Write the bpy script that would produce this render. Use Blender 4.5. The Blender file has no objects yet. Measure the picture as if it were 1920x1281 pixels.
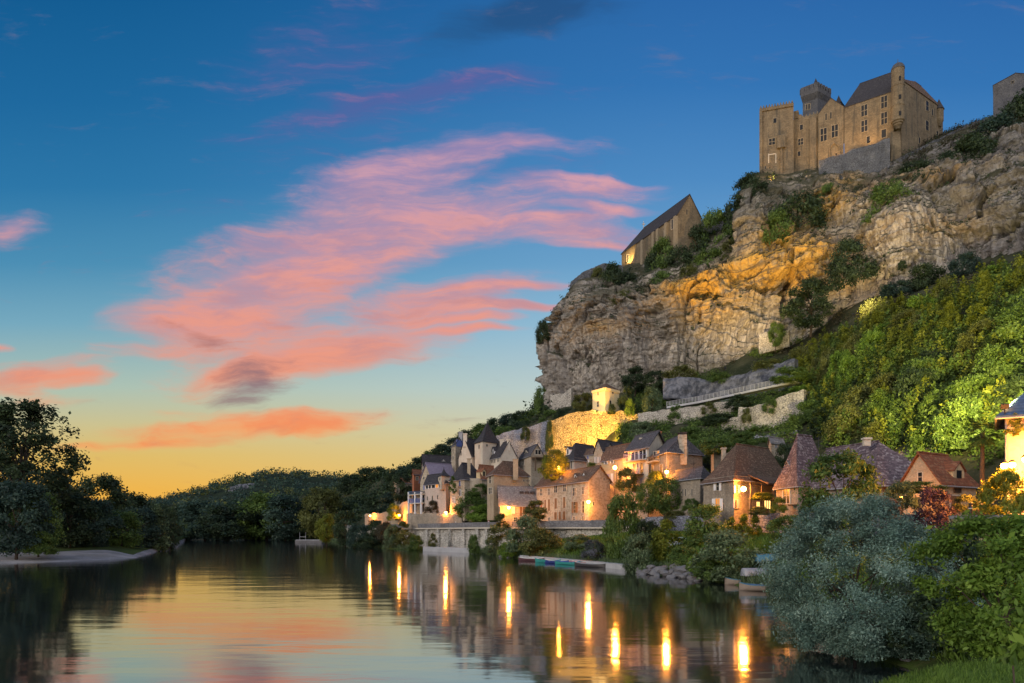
import bpy, math, random
import numpy as np
from mathutils import Vector

# ------------------------------------------------------------------ camera
scene = bpy.context.scene
CAMZ = 5.0            # eye height over the river
HOR = 990.0           # photograph row of the horizon
FPX = 1280.0          # focal length in photograph pixels (1920 wide)
cam_data = bpy.data.cameras.new("camera")
cam = bpy.data.objects.new("camera", cam_data)
scene.collection.objects.link(cam)
cam.location = (0, 0, CAMZ)
cam.rotation_euler = (math.radians(90), 0, 0)
cam_data.sensor_width = 36.0
cam_data.lens = 36.0 * FPX / 1920.0
cam_data.shift_y = (HOR - 640.5) / 1920.0
cam_data.clip_start = 0.1
cam_data.clip_end = 9000
scene.camera = cam
scene.render.resolution_x, scene.render.resolution_y = 1024, 683
scene.view_settings.view_transform = 'Standard'
scene.view_settings.look = 'None'
scene.view_settings.exposure = 0.0
scene.view_settings.gamma = 1.0
try:
    scene.cycles.use_denoising = True
    scene.cycles.denoiser = 'OPENIMAGEDENOISE'
    scene.cycles.max_bounces = 6
    scene.cycles.diffuse_bounces = 3
    scene.cycles.glossy_bounces = 3
    scene.cycles.transmission_bounces = 3
    scene.cycles.caustics_reflective = False
    scene.cycles.caustics_refractive = False
    scene.cycles.sample_clamp_indirect = 4.0
except Exception:
    pass


def lin(r, g, b, k=1.0):
    """8-bit display colour to linear"""
    o = []
    for v in (r, g, b):
        v = v / 255.0
        o.append((v / 12.92 if v <= 0.04045 else ((v + 0.055) / 1.055) ** 2.4) * k)
    return (o[0], o[1], o[2], 1.0)


class NT:
    """tiny node-tree writer"""
    def __init__(self, tree):
        self.t = tree
        tree.nodes.clear()

    def n(self, typ, ins=None, **props):
        nd = self.t.nodes.new(typ)
        for k, v in props.items():
            setattr(nd, k, v)
        for k, v in (ins or {}).items():
            s = nd.inputs[k]
            if isinstance(v, bpy.types.NodeSocket):
                self.t.links.new(v, s)
            else:
                s.default_value = v
        return nd

    def m(self, op, a, b=0.0, c=0.0, clamp=False):
        return self.n('ShaderNodeMath', {0: a, 1: b, 2: c}, operation=op, use_clamp=clamp).outputs[0]

    def ramp(self, fac, stops, interp='LINEAR'):
        r = self.n('ShaderNodeValToRGB', {'Fac': fac})
        cr = r.color_ramp
        cr.interpolation = interp
        while len(cr.elements) > 1:
            cr.elements.remove(cr.elements[-1])
        cr.elements[0].position = stops[0][0]
        cr.elements[0].color = stops[0][1]
        for p, c in stops[1:]:
            e = cr.elements.new(p)
            e.color = c
        return r.outputs['Color']

    def mix(self, fac, a, b, blend='MIX'):
        nd = self.n('ShaderNodeMix', data_type='RGBA', blend_type=blend)
        for k, v in ((0, fac), (6, a), (7, b)):
            s = nd.inputs[k]
            if isinstance(v, bpy.types.NodeSocket):
                self.t.links.new(v, s)
            else:
                s.default_value = v
        return nd.outputs[2]

    def sm(self, x, lo, hi):
        return self.n('ShaderNodeMapRange', {'Value': x, 'From Min': lo, 'From Max': hi, 'To Min': 0.0, 'To Max': 1.0},
                      interpolation_type='SMOOTHSTEP').outputs[0]

    def noise(self, vec, scale, detail=4.0, rough=0.55, dist=0.0, out=0):
        return self.n('ShaderNodeTexNoise', {'Vector': vec, 'Scale': scale, 'Detail': detail, 'Roughness': rough,
                                             'Distortion': dist}).outputs[out]


# ------------------------------------------------------------------ world: dusk sky
world = bpy.data.worlds.new("World")
scene.world = world
world.use_nodes = True
w = NT(world.node_tree)
geo = w.n('ShaderNodeNewGeometry')
d = w.n('ShaderNodeVectorMath', {0: geo.outputs['Incoming']}, operation='SCALE')
d.inputs['Scale'].default_value = -1.0
sep = w.n('ShaderNodeSeparateXYZ', {0: d.outputs[0]})
dx, dy, dz = sep.outputs
den = w.m('MAXIMUM', dy, 0.45)
u = w.m('DIVIDE', dx, den)                      # tangent of azimuth from the river's line
v = w.m('DIVIDE', dz, den)                      # tangent of elevation
va = w.m('MAXIMUM', v, 0.0)
vh = w.m('MULTIPLY', va, 0.8)
left = w.ramp(vh, [(0.0, lin(236, 164, 64)), (0.045, lin(234, 178, 76)), (0.085, lin(220, 186, 104)), (0.12, lin(202, 192, 142)),
                   (0.165, lin(170, 192, 178)), (0.24, lin(116, 168, 190)), (0.31, lin(74, 142, 180)), (0.40, lin(42, 118, 168)),
                   (0.50, lin(28, 104, 158)), (0.62, lin(18, 92, 146)), (1.0, lin(14, 74, 122))])
right = w.ramp(vh, [(0.0, lin(226, 190, 110)), (0.06, lin(226, 200, 134)), (0.11, lin(210, 206, 172)), (0.16, lin(190, 206, 206)),
                    (0.23, lin(152, 190, 214)), (0.31, lin(110, 162, 204)), (0.41, lin(78, 138, 194)), (0.52, lin(52, 116, 180)),
                    (0.64, lin(42, 102, 168)), (1.0, lin(30, 78, 132))])
sky = w.mix(w.sm(u, -0.65, 0.35), left, right)

# clouds: lens-shaped banks, in units of a tenth of... direction tangents (u, v) scaled by 12.8
cvec = w.n('ShaderNodeCombineXYZ', {0: w.m('MULTIPLY', u, 12.8), 1: w.m('MULTIPLY', v, 12.8), 2: 0.0}).outputs[0]
wn = w.n('ShaderNodeTexNoise', {'Vector': cvec, 'Scale': 0.55, 'Detail': 3.0, 'Roughness': 0.5})
warp = w.n('ShaderNodeVectorMath', {0: wn.outputs['Color'], 1: (0.5, 0.5, 0.5)}, operation='SUBTRACT').outputs[0]
warp = w.n('ShaderNodeVectorMath', {0: warp, 1: (1.5, 0.55, 0.0), 2: cvec}, operation='MULTIPLY_ADD').outputs[0]


def bank(cx, cy, rx, ry, ang, wt):
    """a cloud bank: centre and half axes given in photograph pixels of sky"""
    mp = w.n('ShaderNodeMapping', {'Vector': warp, 'Location': ((cx - 960) / 100, (HOR - cy) / 100, 0.0),
                                   'Rotation': (0, 0, math.radians(ang)), 'Scale': (rx / 100, ry / 100, 1.0)}, vector_type='TEXTURE')
    g = w.n('ShaderNodeTexGradient', {'Vector': mp.outputs[0]}, gradient_type='SPHERICAL').outputs['Fac']
    return w.m('MULTIPLY', g, wt)


def banks(lst):
    tot = None
    for b in lst:
        g = bank(*b)
        tot = g if tot is None else w.m('ADD', tot, g)
    return tot


main = banks([
    (760, 315, 330, 62, 13, 1.15), (1000, 280, 220, 30, 2, 0.5), (860, 400, 460, 85, 6, 0.95), (1100, 430, 210, 30, -2, 1.0),
    (1090, 350, 190, 24, -4, 0.7), (560, 480, 420, 105, 12, 0.95), (640, 497, 270, 36, 5, 0.8), (470, 580, 380, 80, 8, 0.9),
    (390, 610, 240, 50, -4, 1.0), (850, 555, 240, 46, 10, 1.15), (930, 578, 150, 18, 2, 0.9), (430, 695, 230, 50, 10, 0.85), (690, 645, 300, 62, 10, 1.25), (560, 690, 240, 50, 14, 0.9),
    (310, 660, 230, 26, 2, 0.75), (450, 800, 330, 34, 3, 1.35), (570, 796, 110, 34, 0, 0.9), (60, 704, 180, 40, 4, 1.4), (10, 425, 130, 46, 10, 0.9),
    (290, 832, 150, 16, 2, 0.9), (140, 838, 90, 15, 0, 0.7), (70, 750, 120, 20, 0, 0.6), (880, 600, 130, 10, 3, 1.2), (890, 620, 140, 10, 2, 1.1), (960, 538, 150, 12, 3, 1.1), (980, 574, 130, 10, 4, 1.2), (1130, 455, 130, 12, -3, 1.1), (1150, 390, 140, 12, -3, 1.0), (1060, 405, 200, 12, 2, .8), (1120, 340, 150, 10, -5, 0.9),
    (8, 648, 50, 12, 0, 0.9), (150, 712, 60, 24, 4, 0.7), (330, 770, 160, 12, 0, 0.4),
])
high = banks([(690, 195, 420, 44, 13, 0.75), (640, 120, 330, 60, 14, 0.55), (820, 160, 330, 26, 6, 0.55), (600, 60, 320, 90, 20, 0.5), (1000, 160, 260, 50, 0, 0.35),
              (700, 240, 400, 70, 8, 0.45), (380, 400, 420, 120, 12, 0.28), (1000, 330, 420, 90, 3, 0.35)])
dark = banks([(485, 728, 110, 40, 8, 0.95), (455, 762, 70, 20, 0, 0.5), (400, 640, 130, 24, -6, 0.6), (330, 612, 120, 20, -10, 0.5), (480, 690, 110, 30, 5, 0.7)])
slate = banks([(930, 40, 230, 70, 18, 1.0), (1080, 20, 200, 60, 0, 0.8)])


def streak(scale_x, scale_y, ang, seed, detail=7.0, rough=0.6, dist=0.35):
    mp = w.n('ShaderNodeMapping', {'Vector': warp, 'Location': (seed, seed * 0.7, 0), 'Rotation': (0, 0, math.radians(-ang)),
                                   'Scale': (scale_x, scale_y, 1.0)}, vector_type='POINT')
    return w.noise(mp.outputs[0], 1.0, detail, rough, dist)


n1 = streak(0.34, 1.25, 12, 3.1, 9.0, 0.64, 0.35)
n2 = streak(0.85, 4.2, 9, 11.7, 9.0, 0.66, 0.2)
nn = w.m('ADD', w.m('MULTIPLY', n1, 0.55), w.m('MULTIPLY', n2, 0.45))
nc = w.m('SUBTRACT', nn, 0.5)
front = w.sm(dy, 0.35, 0.6)
dm = w.sm(w.m('ADD', main, w.m('MULTIPLY', nc, 3.4)), 0.05, 1.45)
dm = w.m('MULTIPLY', w.m('MULTIPLY', w.m('MULTIPLY', dm, w.sm(main, 0.0, 0.35)), front), 0.80)
veil = w.m('MULTIPLY', w.m('MULTIPLY', w.sm(w.m('ADD', main, w.m('MULTIPLY', nc, 1.1)), 0.10, 1.1), front), 0.62)
dh = w.m('MULTIPLY', w.m('MULTIPLY', w.sm(high, 0.0, 0.2), w.m('MULTIPLY', w.sm(w.m('ADD', high, w.m('MULTIPLY', nc, 1.7)), 0.15, 1.1), front)), 0.66)
dd = w.m('MULTIPLY', w.m('MULTIPLY', w.sm(w.m('ADD', dark, w.m('MULTIPLY', nc, 3.2)), 0.15, 1.05), front), 0.85)
ds = w.m('MULTIPLY', w.m('MULTIPLY', w.sm(w.m('ADD', slate, w.m('MULTIPLY', nc, 1.6)), 0.15, 1.1), front), 0.55)
core = w.sm(w.m('ADD', w.m('MULTIPLY', n2, 0.9), w.m('MULTIPLY', main, 0.12)), 0.42, 0.70)
ccol_lo = w.ramp(vh, [(0.0, lin(246, 178, 92)), (0.12, lin(244, 160, 104)), (0.20, lin(228, 152, 136)), (0.30, lin(200, 150, 164)), (0.42, lin(176, 144, 178)), (0.55, lin(136, 118, 172))])
ccol_hi = w.ramp(vh, [(0.0, lin(250, 160, 70)), (0.10, lin(246, 132, 76)), (0.20, lin(242, 150, 120)), (0.30, lin(236, 156, 140)), (0.42, lin(222, 164, 172)), (0.55, lin(172, 124, 166))])
ccol = w.mix(core, ccol_lo, ccol_hi)
shade = w.m('MULTIPLY', w.sm(streak(0.5, 1.7, 6, 23.0, 8.0, 0.6, 0.2), 0.46, 0.68), 0.6)
ccol = w.mix(shade, ccol, w.ramp(vh, [(0.0, lin(206, 150, 104)), (0.14, lin(214, 140, 112)), (0.22, lin(178, 134, 146)), (0.34, lin(150, 132, 168)), (0.5, lin(110, 112, 168))]))
sky = w.mix(dh, sky, w.mix(w.m('MULTIPLY', core, 0.7), lin(92, 96, 158), lin(176, 104, 148)))
sky = w.mix(ds, sky, lin(36, 66, 104))
sky = w.mix(veil, sky, ccol_lo)
sky = w.mix(dm, sky, ccol)
sky = w.mix(dd, sky, w.ramp(vh, [(0.0, lin(196, 128, 92)), (0.17, lin(132, 112, 122)), (0.26, lin(176, 112, 112)), (0.4, lin(120, 120, 150))]))
# sky behind the camera is brightened as an added frontal fill light
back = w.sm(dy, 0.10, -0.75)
east_fill = w.ramp(w.sm(dz, -0.05, 0.9), [(0.0, (1.6, 1.42, 1.34, 1)), (0.35, (1.55, 1.45, 1.44, 1)), (1.0, (0.8, 0.95, 1.2, 1))])
sky = w.mix(back, sky, east_fill)
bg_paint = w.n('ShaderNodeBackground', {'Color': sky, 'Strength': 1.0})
nish = w.n('ShaderNodeTexSky')
try:
    nish.sky_type = 'NISHITA'
    nish.sun_disc = False
    nish.sun_elevation = math.radians(2.0)
    nish.sun_rotation = math.radians(-27.0)
except Exception:
    pass
bg_air = w.n('ShaderNodeBackground', {'Color': nish.outputs[0], 'Strength': 0.0012})
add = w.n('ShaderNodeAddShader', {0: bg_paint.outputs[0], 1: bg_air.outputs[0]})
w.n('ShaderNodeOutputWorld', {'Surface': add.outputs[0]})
world.cycles.sampling_method = 'MANUAL'
world.cycles.sample_map_resolution = 512

# ------------------------------------------------------------------ sun: only a soft afterglow is left of it
sun_data = bpy.data.lights.new("sun", 'SUN')
sun_data.energy = 1.25
sun_data.angle = math.radians(22)
sun_data.color = (1.0, 0.86, 0.72)
sun = bpy.data.objects.new("sun", sun_data)
scene.collection.objects.link(sun)
# light travelling from the left and from behind the camera down on to the cliff
sun.rotation_euler = Vector((0.85, 0.46, -0.34)).to_track_quat('-Z', 'Y').to_euler()

# ------------------------------------------------------------------ helpers
COL = scene.collection
RNG = np.random.default_rng(7)


def P(px, py, dist):
    """world point seen at photograph pixel (px, py) at distance `dist` along the view axis"""
    return np.array(((px - 960.0) / FPX * dist, dist, CAMZ + (HOR - py) / FPX * dist))


def XY(px, dist):
    return np.array(((px - 960.0) / FPX * dist, dist))


def ZZ(py, dist):
    return CAMZ + (HOR - py) / FPX * dist


def props(o, label=None, cat=None, group=None, kind=None):
    if label:
        o['label'] = label
    if cat:
        o['category'] = cat
    if group:
        o['group'] = group
    if kind:
        o['kind'] = kind
    return o


def link(o, parent=None):
    COL.objects.link(o)
    if parent is not None:
        o.parent = parent
    return o


def empty(name, loc, label=None, cat=None, group=None):
    o = bpy.data.objects.new(name, None)
    o.location = loc
    o.empty_display_size = 0.3
    return props(link(o), label, cat, group)


def np_mesh(name, verts, quads, attrs=None, smooth=False, tris=None):
    """mesh from numpy arrays of verts (N,3), quads (M,4)"""
    me = bpy.data.meshes.new(name)
    verts = np.asarray(verts, dtype=np.float32)
    q = np.asarray(quads, dtype=np.int32)
    me.vertices.add(len(verts))
    me.vertices.foreach_set('co', verts.ravel())
    k = q.shape[1]
    me.loops.add(q.size)
    me.loops.foreach_set('vertex_index', q.ravel())
    me.polygons.add(len(q))
    me.polygons.foreach_set('loop_start', np.arange(0, q.size, k, dtype=np.int32))
    me.polygons.foreach_set('loop_total', np.full(len(q), k, dtype=np.int32))
    if smooth:
        me.polygons.foreach_set('use_smooth', np.ones(len(q), dtype=bool))
    for an, (dom, arr) in (attrs or {}).items():
        a = me.attributes.new(an, 'FLOAT', dom)
        a.data.foreach_set('value', np.asarray(arr, dtype=np.float32))
    me.update(calc_edges=True)
    return me


class MB:
    """collects world-space polygons and links them as one mesh object"""
    def __init__(self):
        self.v, self.f = [], []

    def poly(self, pts):
        i = len(self.v)
        self.v += [tuple(map(float, p)) for p in pts]
        self.f.append(tuple(range(i, i + len(pts))))

    def prism(self, bottom, top):
        """closed solid between two rings of equal length (counter-clockwise seen from above)"""
        i, n = len(self.v), len(bottom)
        self.v += [tuple(map(float, p)) for p in bottom] + [tuple(map(float, p)) for p in top]
        self.f.append(tuple(i + k for k in reversed(range(n))))
        self.f.append(tuple(i + n + k for k in range(n)))
        for k in range(n):
            j = (k + 1) % n
            self.f.append((i + k, i + j, i + n + j, i + n + k))

    def obox(self, c, ax, ay, az):
        """box about c with half-vectors ax, ay, az"""
        c, ax, ay, az = map(np.asarray, (c, ax, ay, az))
        b = [c - ax - ay - az, c + ax - ay - az, c + ax + ay - az, c - ax + ay - az]
        self.prism(b, [p + 2 * az for p in b])

    def box(self, x0, y0, z0, x1, y1, z1):
        self.obox(((x0 + x1) / 2, (y0 + y1) / 2, (z0 + z1) / 2), ((x1 - x0) / 2, 0, 0), (0, (y1 - y0) / 2, 0), (0, 0, (z1 - z0) / 2))

    def tube(self, p0, p1, r0, r1, n=8, cap=True):
        p0, p1 = np.asarray(p0, float), np.asarray(p1, float)
        a = p1 - p0
        a = a / (np.linalg.norm(a) + 1e-9)
        h = np.array((0, 0, 1.0)) if abs(a[2]) < 0.9 else np.array((1.0, 0, 0))
        e1 = np.cross(h, a); e1 /= np.linalg.norm(e1)
        e2 = np.cross(a, e1)
        ring = [e1 * math.cos(2 * math.pi * k / n) + e2 * math.sin(2 * math.pi * k / n) for k in range(n)]
        self.prism([p0 + r0 * e for e in ring], [p1 + max(r1, 1e-3) * e for e in ring])

    def lathe(self, cx, cy, prof, n=16):
        """surface of revolution about a vertical axis, prof = [(r, z), ...] from bottom to top"""
        i = len(self.v)
        for r, z in prof:
            for k in range(n):
                a = 2 * math.pi * k / n
                self.v.append((cx + r * math.cos(a), cy + r * math.sin(a), z))
        for j in range(len(prof) - 1):
            for k in range(n):
                k2 = (k + 1) % n
                self.f.append((i + j * n + k, i + j * n + k2, i + (j + 1) * n + k2, i + (j + 1) * n + k))
        self.f.append(tuple(i + k for k in reversed(range(n))))
        self.f.append(tuple(i + (len(prof) - 1) * n + k for k in range(n)))

    def build(self, name, mat, parent=None, label=None, cat=None, group=None, kind=None, smooth=False):
        me = bpy.data.meshes.new(name)
        off = np.array(parent_origin(parent))
        me.from_pydata([tuple(np.array(p) - off) for p in self.v], [], self.f)
        if mat:
            me.materials.append(mat)
        if smooth:
            for p in me.polygons:
                p.use_smooth = True
        me.update()
        return props(link(bpy.data.objects.new(name, me), parent), label, cat, group, kind)


def parent_origin(o):
    loc = np.zeros(3)
    while o is not None:
        loc = loc + np.array(o.location)
        o = o.parent
    return loc


# ---- lattice noise in numpy
def _hash(ix, iy, iz, seed):
    h = (ix.astype(np.int64) * 374761393 + iy.astype(np.int64) * 668265263 + iz.astype(np.int64) * 2147483647 + seed * 974711) & 0xFFFFFFFF
    h = ((h ^ (h >> 13)) * 1274126177) & 0xFFFFFFFF
    h = ((h ^ (h >> 16)) * 2246822519) & 0xFFFFFFFF
    return ((h ^ (h >> 15)) & 0xFFFFFF) / float(0xFFFFFF)


def vnoise(p, seed=0):
    i = np.floor(p).astype(np.int64)
    f = p - i
    f = f * f * f * (f * (f * 6 - 15) + 10)
    r = 0.0
    for a in (0, 1):
        wa = f[..., 0] if a else 1 - f[..., 0]
        for b in (0, 1):
            wb = f[..., 1] if b else 1 - f[..., 1]
            for c in (0, 1):
                wc = f[..., 2] if c else 1 - f[..., 2]
                r = r + wa * wb * wc * _hash(i[..., 0] + a, i[..., 1] + b, i[..., 2] + c, seed)
    return r


def fbm(p, octaves=4, seed=0, gain=0.5, ridged=False):
    s, a, tot = 0.0, 1.0, 0.0
    for k in range(octaves):
        n = vnoise(p * (2.03 ** k) + 17.3 * k, seed + k)
        if ridged:
            n = 1 - np.abs(2 * n - 1)
        s = s + a * n
        tot += a
        a *= gain
    return s / tot


def spline(x, xs, ys):
    """smooth, overshoot-free interpolation of table ys (N, ...) over xs"""
    xs, ys = np.asarray(xs, float), np.asarray(ys, float)
    x = np.clip(x, xs[0], xs[-1])
    j = np.clip(np.searchsorted(xs, x) - 1, 0, len(xs) - 2)
    h = np.diff(xs)
    shp = (-1,) + (1,) * (ys.ndim - 1)
    dl = np.diff(ys, axis=0) / h.reshape(shp)
    m = np.zeros_like(ys)
    m[0], m[-1] = dl[0], dl[-1]
    same = dl[:-1] * dl[1:] > 0
    m[1:-1] = np.where(same, 2 * dl[:-1] * dl[1:] / np.where(same, dl[:-1] + dl[1:], 1), 0)
    t = ((x - xs[j]) / h[j]).reshape(shp)
    hh = h[j].reshape(shp)
    return ((2 * t ** 3 - 3 * t ** 2 + 1) * ys[j] + (t ** 3 - 2 * t ** 2 + t) * hh * m[j] + (-2 * t ** 3 + 3 * t ** 2) * ys[j + 1] + (t ** 3 - t ** 2) * hh * m[j + 1])


def worley(p, seed=0):
    """random value of the nearest jittered cell: blocks with crisp edges"""
    i = np.floor(p).astype(np.int64)
    best = np.full(p.shape[:-1], 9.0)
    val = np.zeros(p.shape[:-1])
    for a in (-1, 0, 1):
        for b in (-1, 0, 1):
            for c in (-1, 0, 1):
                jx, jy, jz = i[..., 0] + a, i[..., 1] + b, i[..., 2] + c
                h1, h2, h3 = _hash(jx, jy, jz, seed), _hash(jx, jy, jz, seed + 1), _hash(jx, jy, jz, seed + 2)
                dd = (jx + h1 - p[..., 0]) ** 2 + (jy + h2 - p[..., 1]) ** 2 + (jz + h3 - p[..., 2]) ** 2
                n = dd < best
                best = np.where(n, dd, best)
                val = np.where(n, _hash(jx, jy, jz, seed + 3), val)
    return val


def grid_quads(nc, nr):
    c, r = np.meshgrid(np.arange(nc - 1), np.arange(nr - 1), indexing='ij')
    a = (c * nr + r).ravel()
    return np.stack([a, a + nr, a + nr + 1, a + 1], axis=1)


def grid_normals(g):
    du = np.gradient(g, axis=0)
    dv = np.gradient(g, axis=1)
    n = np.cross(du, dv)
    return n / (np.linalg.norm(n, axis=2, keepdims=True) + 1e-9)
# ------------------------------------------------------------------ materials
def new_mat(name):
    m = bpy.data.materials.new(name)
    m.use_nodes = True
    return m, NT(m.node_tree)


def finish(t, col, rough=0.85, bump=None, bump_str=0.5, bump_dist=0.1, spec=0.25, normal=None, **kw):
    ins = {'Base Color': col, 'Roughness': rough, 'Specular IOR Level': spec}
    if bump is not None:
        b = t.n('ShaderNodeBump', {'Height': bump, 'Strength': bump_str, 'Distance': bump_dist})
        ins['Normal'] = b.outputs[0]
    ins.update(kw)
    p = t.n('ShaderNodeBsdfPrincipled', ins)
    t.n('ShaderNodeOutputMaterial', {'Surface': p.outputs[0]})
    return p


def gray(*c):
    return tuple(c) + (1.0,)


def pos(t):
    return t.n('ShaderNodeNewGeometry').outputs['Position']


def mapping(t, vec, scale=(1, 1, 1), rot=(0, 0, 0), loc=(0, 0, 0)):
    return t.n('ShaderNodeMapping', {'Vector': vec, 'Scale': scale, 'Rotation': rot, 'Location': loc}).outputs[0]


def stone_mat(name, c1, c2, mortar, size=0.45, mort_w=0.10, stain=0.35, flat=1.6, seed=0.0, bump=0.5):
    """rubble or coursed stone: irregular flattish stones, joints, blotches and damp streaks"""
    m, t = new_mat(name)
    p = mapping(t, pos(t), loc=(seed, seed * 2, seed * 3))
    wob = t.n('ShaderNodeTexNoise', {'Vector': p, 'Scale': 1.2 / size, 'Detail': 2.0})
    q = t.n('ShaderNodeVectorMath', {0: wob.outputs['Color'], 1: (size * 0.35,) * 3, 2: p}, operation='MULTIPLY_ADD').outputs[0]
    q = mapping(t, q, scale=(1, 1, flat))
    vd = t.n('ShaderNodeTexVoronoi', {'Vector': q, 'Scale': 1.0 / size}, feature='DISTANCE_TO_EDGE').outputs['Distance']
    vc = t.n('ShaderNodeTexVoronoi', {'Vector': q, 'Scale': 1.0 / size}, feature='F1').outputs['Color']
    sx = t.n('ShaderNodeSeparateColor', {0: vc}).outputs[0]
    big = t.noise(p, 0.22, 4.0, 0.6)
    fine = t.noise(p, 5.0, 3.0, 0.6)
    col = t.mix(t.m('ADD', t.m('MULTIPLY', sx, 0.6), t.m('MULTIPLY', t.sm(big, 0.3, 0.7), 0.4)), c1, c2)
    col = t.mix(t.sm(vd, mort_w, mort_w * 0.3), col, mortar)
    col = t.mix(t.m('MULTIPLY', t.sm(fine, 0.45, 0.75), 0.35), col, gray(c1[0] * 0.5, c1[1] * 0.5, c1[2] * 0.5))
    patch = t.noise(p, 0.42, 6.0, 0.68)
    col = t.mix(t.m('MULTIPLY', t.sm(patch, 0.52, 0.66), 0.42), col, gray(c1[0] * .55, c1[1] * .52, c1[2] * .50))
    col = t.mix(t.m('MULTIPLY', t.sm(patch, 0.46, 0.34), 0.35), col, gray(min(1, c2[0] * 1.3), min(1, c2[1] * 1.25), min(1, c2[2] * 1.15)))
    drip = t.noise(mapping(t, p, scale=(0.9, 0.9, 0.10)), 1.0, 4.0, 0.6)
    col = t.mix(t.m('MULTIPLY', t.sm(drip, 0.50, 0.74), stain), col, gray(0.05, 0.05, 0.045))
    h = t.m('ADD', t.m('MULTIPLY', t.sm(vd, 0.0, mort_w * 2), 0.8), t.m('MULTIPLY', fine, 0.4))
    finish(t, col, 0.9, h, bump, size * 0.3)
    return m


def plaster_mat(name, c1, c2, stain=0.25, stones=0.0):
    m, t = new_mat(name)
    p = pos(t)
    big = t.noise(p, 0.35, 5.0, 0.6)
    fine = t.noise(p, 3.0, 4.0, 0.65)
    col = t.mix(t.sm(big, 0.35, 0.68), c1, c2)
    drip = t.noise(mapping(t, p, scale=(1.1, 1.1, 0.14)), 1.0, 4.0, 0.6)
    col = t.mix(t.m('MULTIPLY', t.sm(drip, 0.48, 0.75), stain), col, gray(0.08, 0.075, 0.065))
    col = t.mix(t.m('MULTIPLY', t.sm(fine, 0.42, 0.7), 0.30), col, gray(c1[0] * 0.55, c1[1] * 0.52, c1[2] * 0.5))
    h = fine
    if stones:
        vc = t.n('ShaderNodeTexVoronoi', {'Vector': mapping(t, p, scale=(1, 1, 1.7)), 'Scale': 2.4}, feature='F1')
        s = t.sm(t.n('ShaderNodeSeparateColor', {0: vc.outputs['Color']}).outputs[0], 0.62, 0.7)
        col = t.mix(t.m('MULTIPLY', s, stones), col, gray(c1[0] * 0.5, c1[1] * 0.47, c1[2] * 0.42))
        h = t.m('ADD', fine, t.m('MULTIPLY', s, -0.6))
    finish(t, col, 0.92, h, 0.35, 0.08)
    return m


def roof_mat(name, c1, c2, c3, row=0.28, moss=0.25):
    """stepped rows of small tiles with strong tile-to-tile variation"""
    m, t = new_mat(name)
    p = pos(t)
    wob = t.noise(p, 0.8, 3.0)
    pz = t.n('ShaderNodeSeparateXYZ', {0: p}).outputs[2]
    rows = t.m('FRACT', t.m('DIVIDE', t.m('ADD', pz, t.m('MULTIPLY', wob, 0.12)), row))
    vo = t.n('ShaderNodeTexVoronoi', {'Vector': mapping(t, p, scale=(1, 1, 1.3)), 'Scale': 4.6}, feature='F1')
    s = t.n('ShaderNodeSeparateColor', {0: vo.outputs['Color']})
    big = t.noise(p, 0.3, 5.0, 0.6)
    col = t.mix(s.outputs[0], c1, c2)
    col = t.mix(t.m('MULTIPLY', t.sm(s.outputs[1], 0.74, 0.9), 0.7), col, c3)
    col = t.mix(t.m('MULTIPLY', t.sm(big, 0.45, 0.72), moss), col, gray(0.045, 0.05, 0.03))
    col = t.mix(t.m('MULTIPLY', t.sm(rows, 0.22, 0.0), 0.55), col, gray(0.02, 0.018, 0.018))
    h = t.m('ADD', rows, t.m('MULTIPLY', s.outputs[2], 0.5))
    finish(t, col, 0.8, h, 0.6, 0.06, spec=0.3)
    return m


def plain_mat(name, c, rough=0.6, var=0.3, scale=2.0, spec=0.3, metallic=0.0):
    m, t = new_mat(name)
    n = t.noise(pos(t), scale, 4.0, 0.6)
    col = t.mix(t.m('MULTIPLY', t.sm(n, 0.35, 0.7), var), c, gray(c[0] * 0.5, c[1] * 0.5, c[2] * 0.5))
    finish(t, col, rough, n, 0.15, 0.03, spec=spec, Metallic=metallic)
    return m


def leaf_mat(name, dark, mid, light, trans=0.35):
    m, t = new_mat(name)
    a = t.n('ShaderNodeAttribute', attribute_name='rnd').outputs['Fac']
    ob = t.n('ShaderNodeObjectInfo').outputs['Random']
    col = t.ramp(t.m('ADD', t.m('MULTIPLY', a, 0.86), t.m('MULTIPLY', ob, 0.14)), [(0.0, dark), (0.5, mid), (1.0, light)])
    df = t.n('ShaderNodeBsdfPrincipled', {'Base Color': col, 'Roughness': 0.55, 'Specular IOR Level': 0.3})
    tr = t.n('ShaderNodeBsdfTranslucent', {'Color': col})
    mx = t.n('ShaderNodeMixShader', {0: trans, 1: df.outputs[0], 2: tr.outputs[0]})
    t.n('ShaderNodeOutputMaterial', {'Surface': mx.outputs[0]})
    return m


def emit_mat(name, c, strength):
    m, t = new_mat(name)
    e = t.n('ShaderNodeEmission', {'Color': c, 'Strength': strength})
    t.n('ShaderNodeOutputMaterial', {'Surface': e.outputs[0]})
    return m


M = {}
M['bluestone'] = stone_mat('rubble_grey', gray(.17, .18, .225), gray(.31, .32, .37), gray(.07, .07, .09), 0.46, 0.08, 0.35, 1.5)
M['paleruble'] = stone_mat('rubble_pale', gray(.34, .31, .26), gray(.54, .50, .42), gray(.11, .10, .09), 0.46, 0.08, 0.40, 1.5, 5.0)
M['goldrubble'] = stone_mat('rubble_ochre', gray(.22, .18, .10), gray(.46, .38, .22), gray(.05, .04, .02), 0.5, 0.11, 0.35, 1.4, 9.0)  # ochre stone that also carries the tower wall's golden floodlight
M['housestone'] = stone_mat('house_stone', gray(.25, .205, .155), gray(.44, .375, .29), gray(.28, .24, .19), 0.34, 0.09, 0.25, 1.6, 2.0)
M['warmstone'] = stone_mat('warm_stone', gray(.36, .28, .19), gray(.50, .40, .28), gray(.36, .29, .20), 0.30, 0.08, 0.15, 1.6, 3.0, 0.35)
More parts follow.
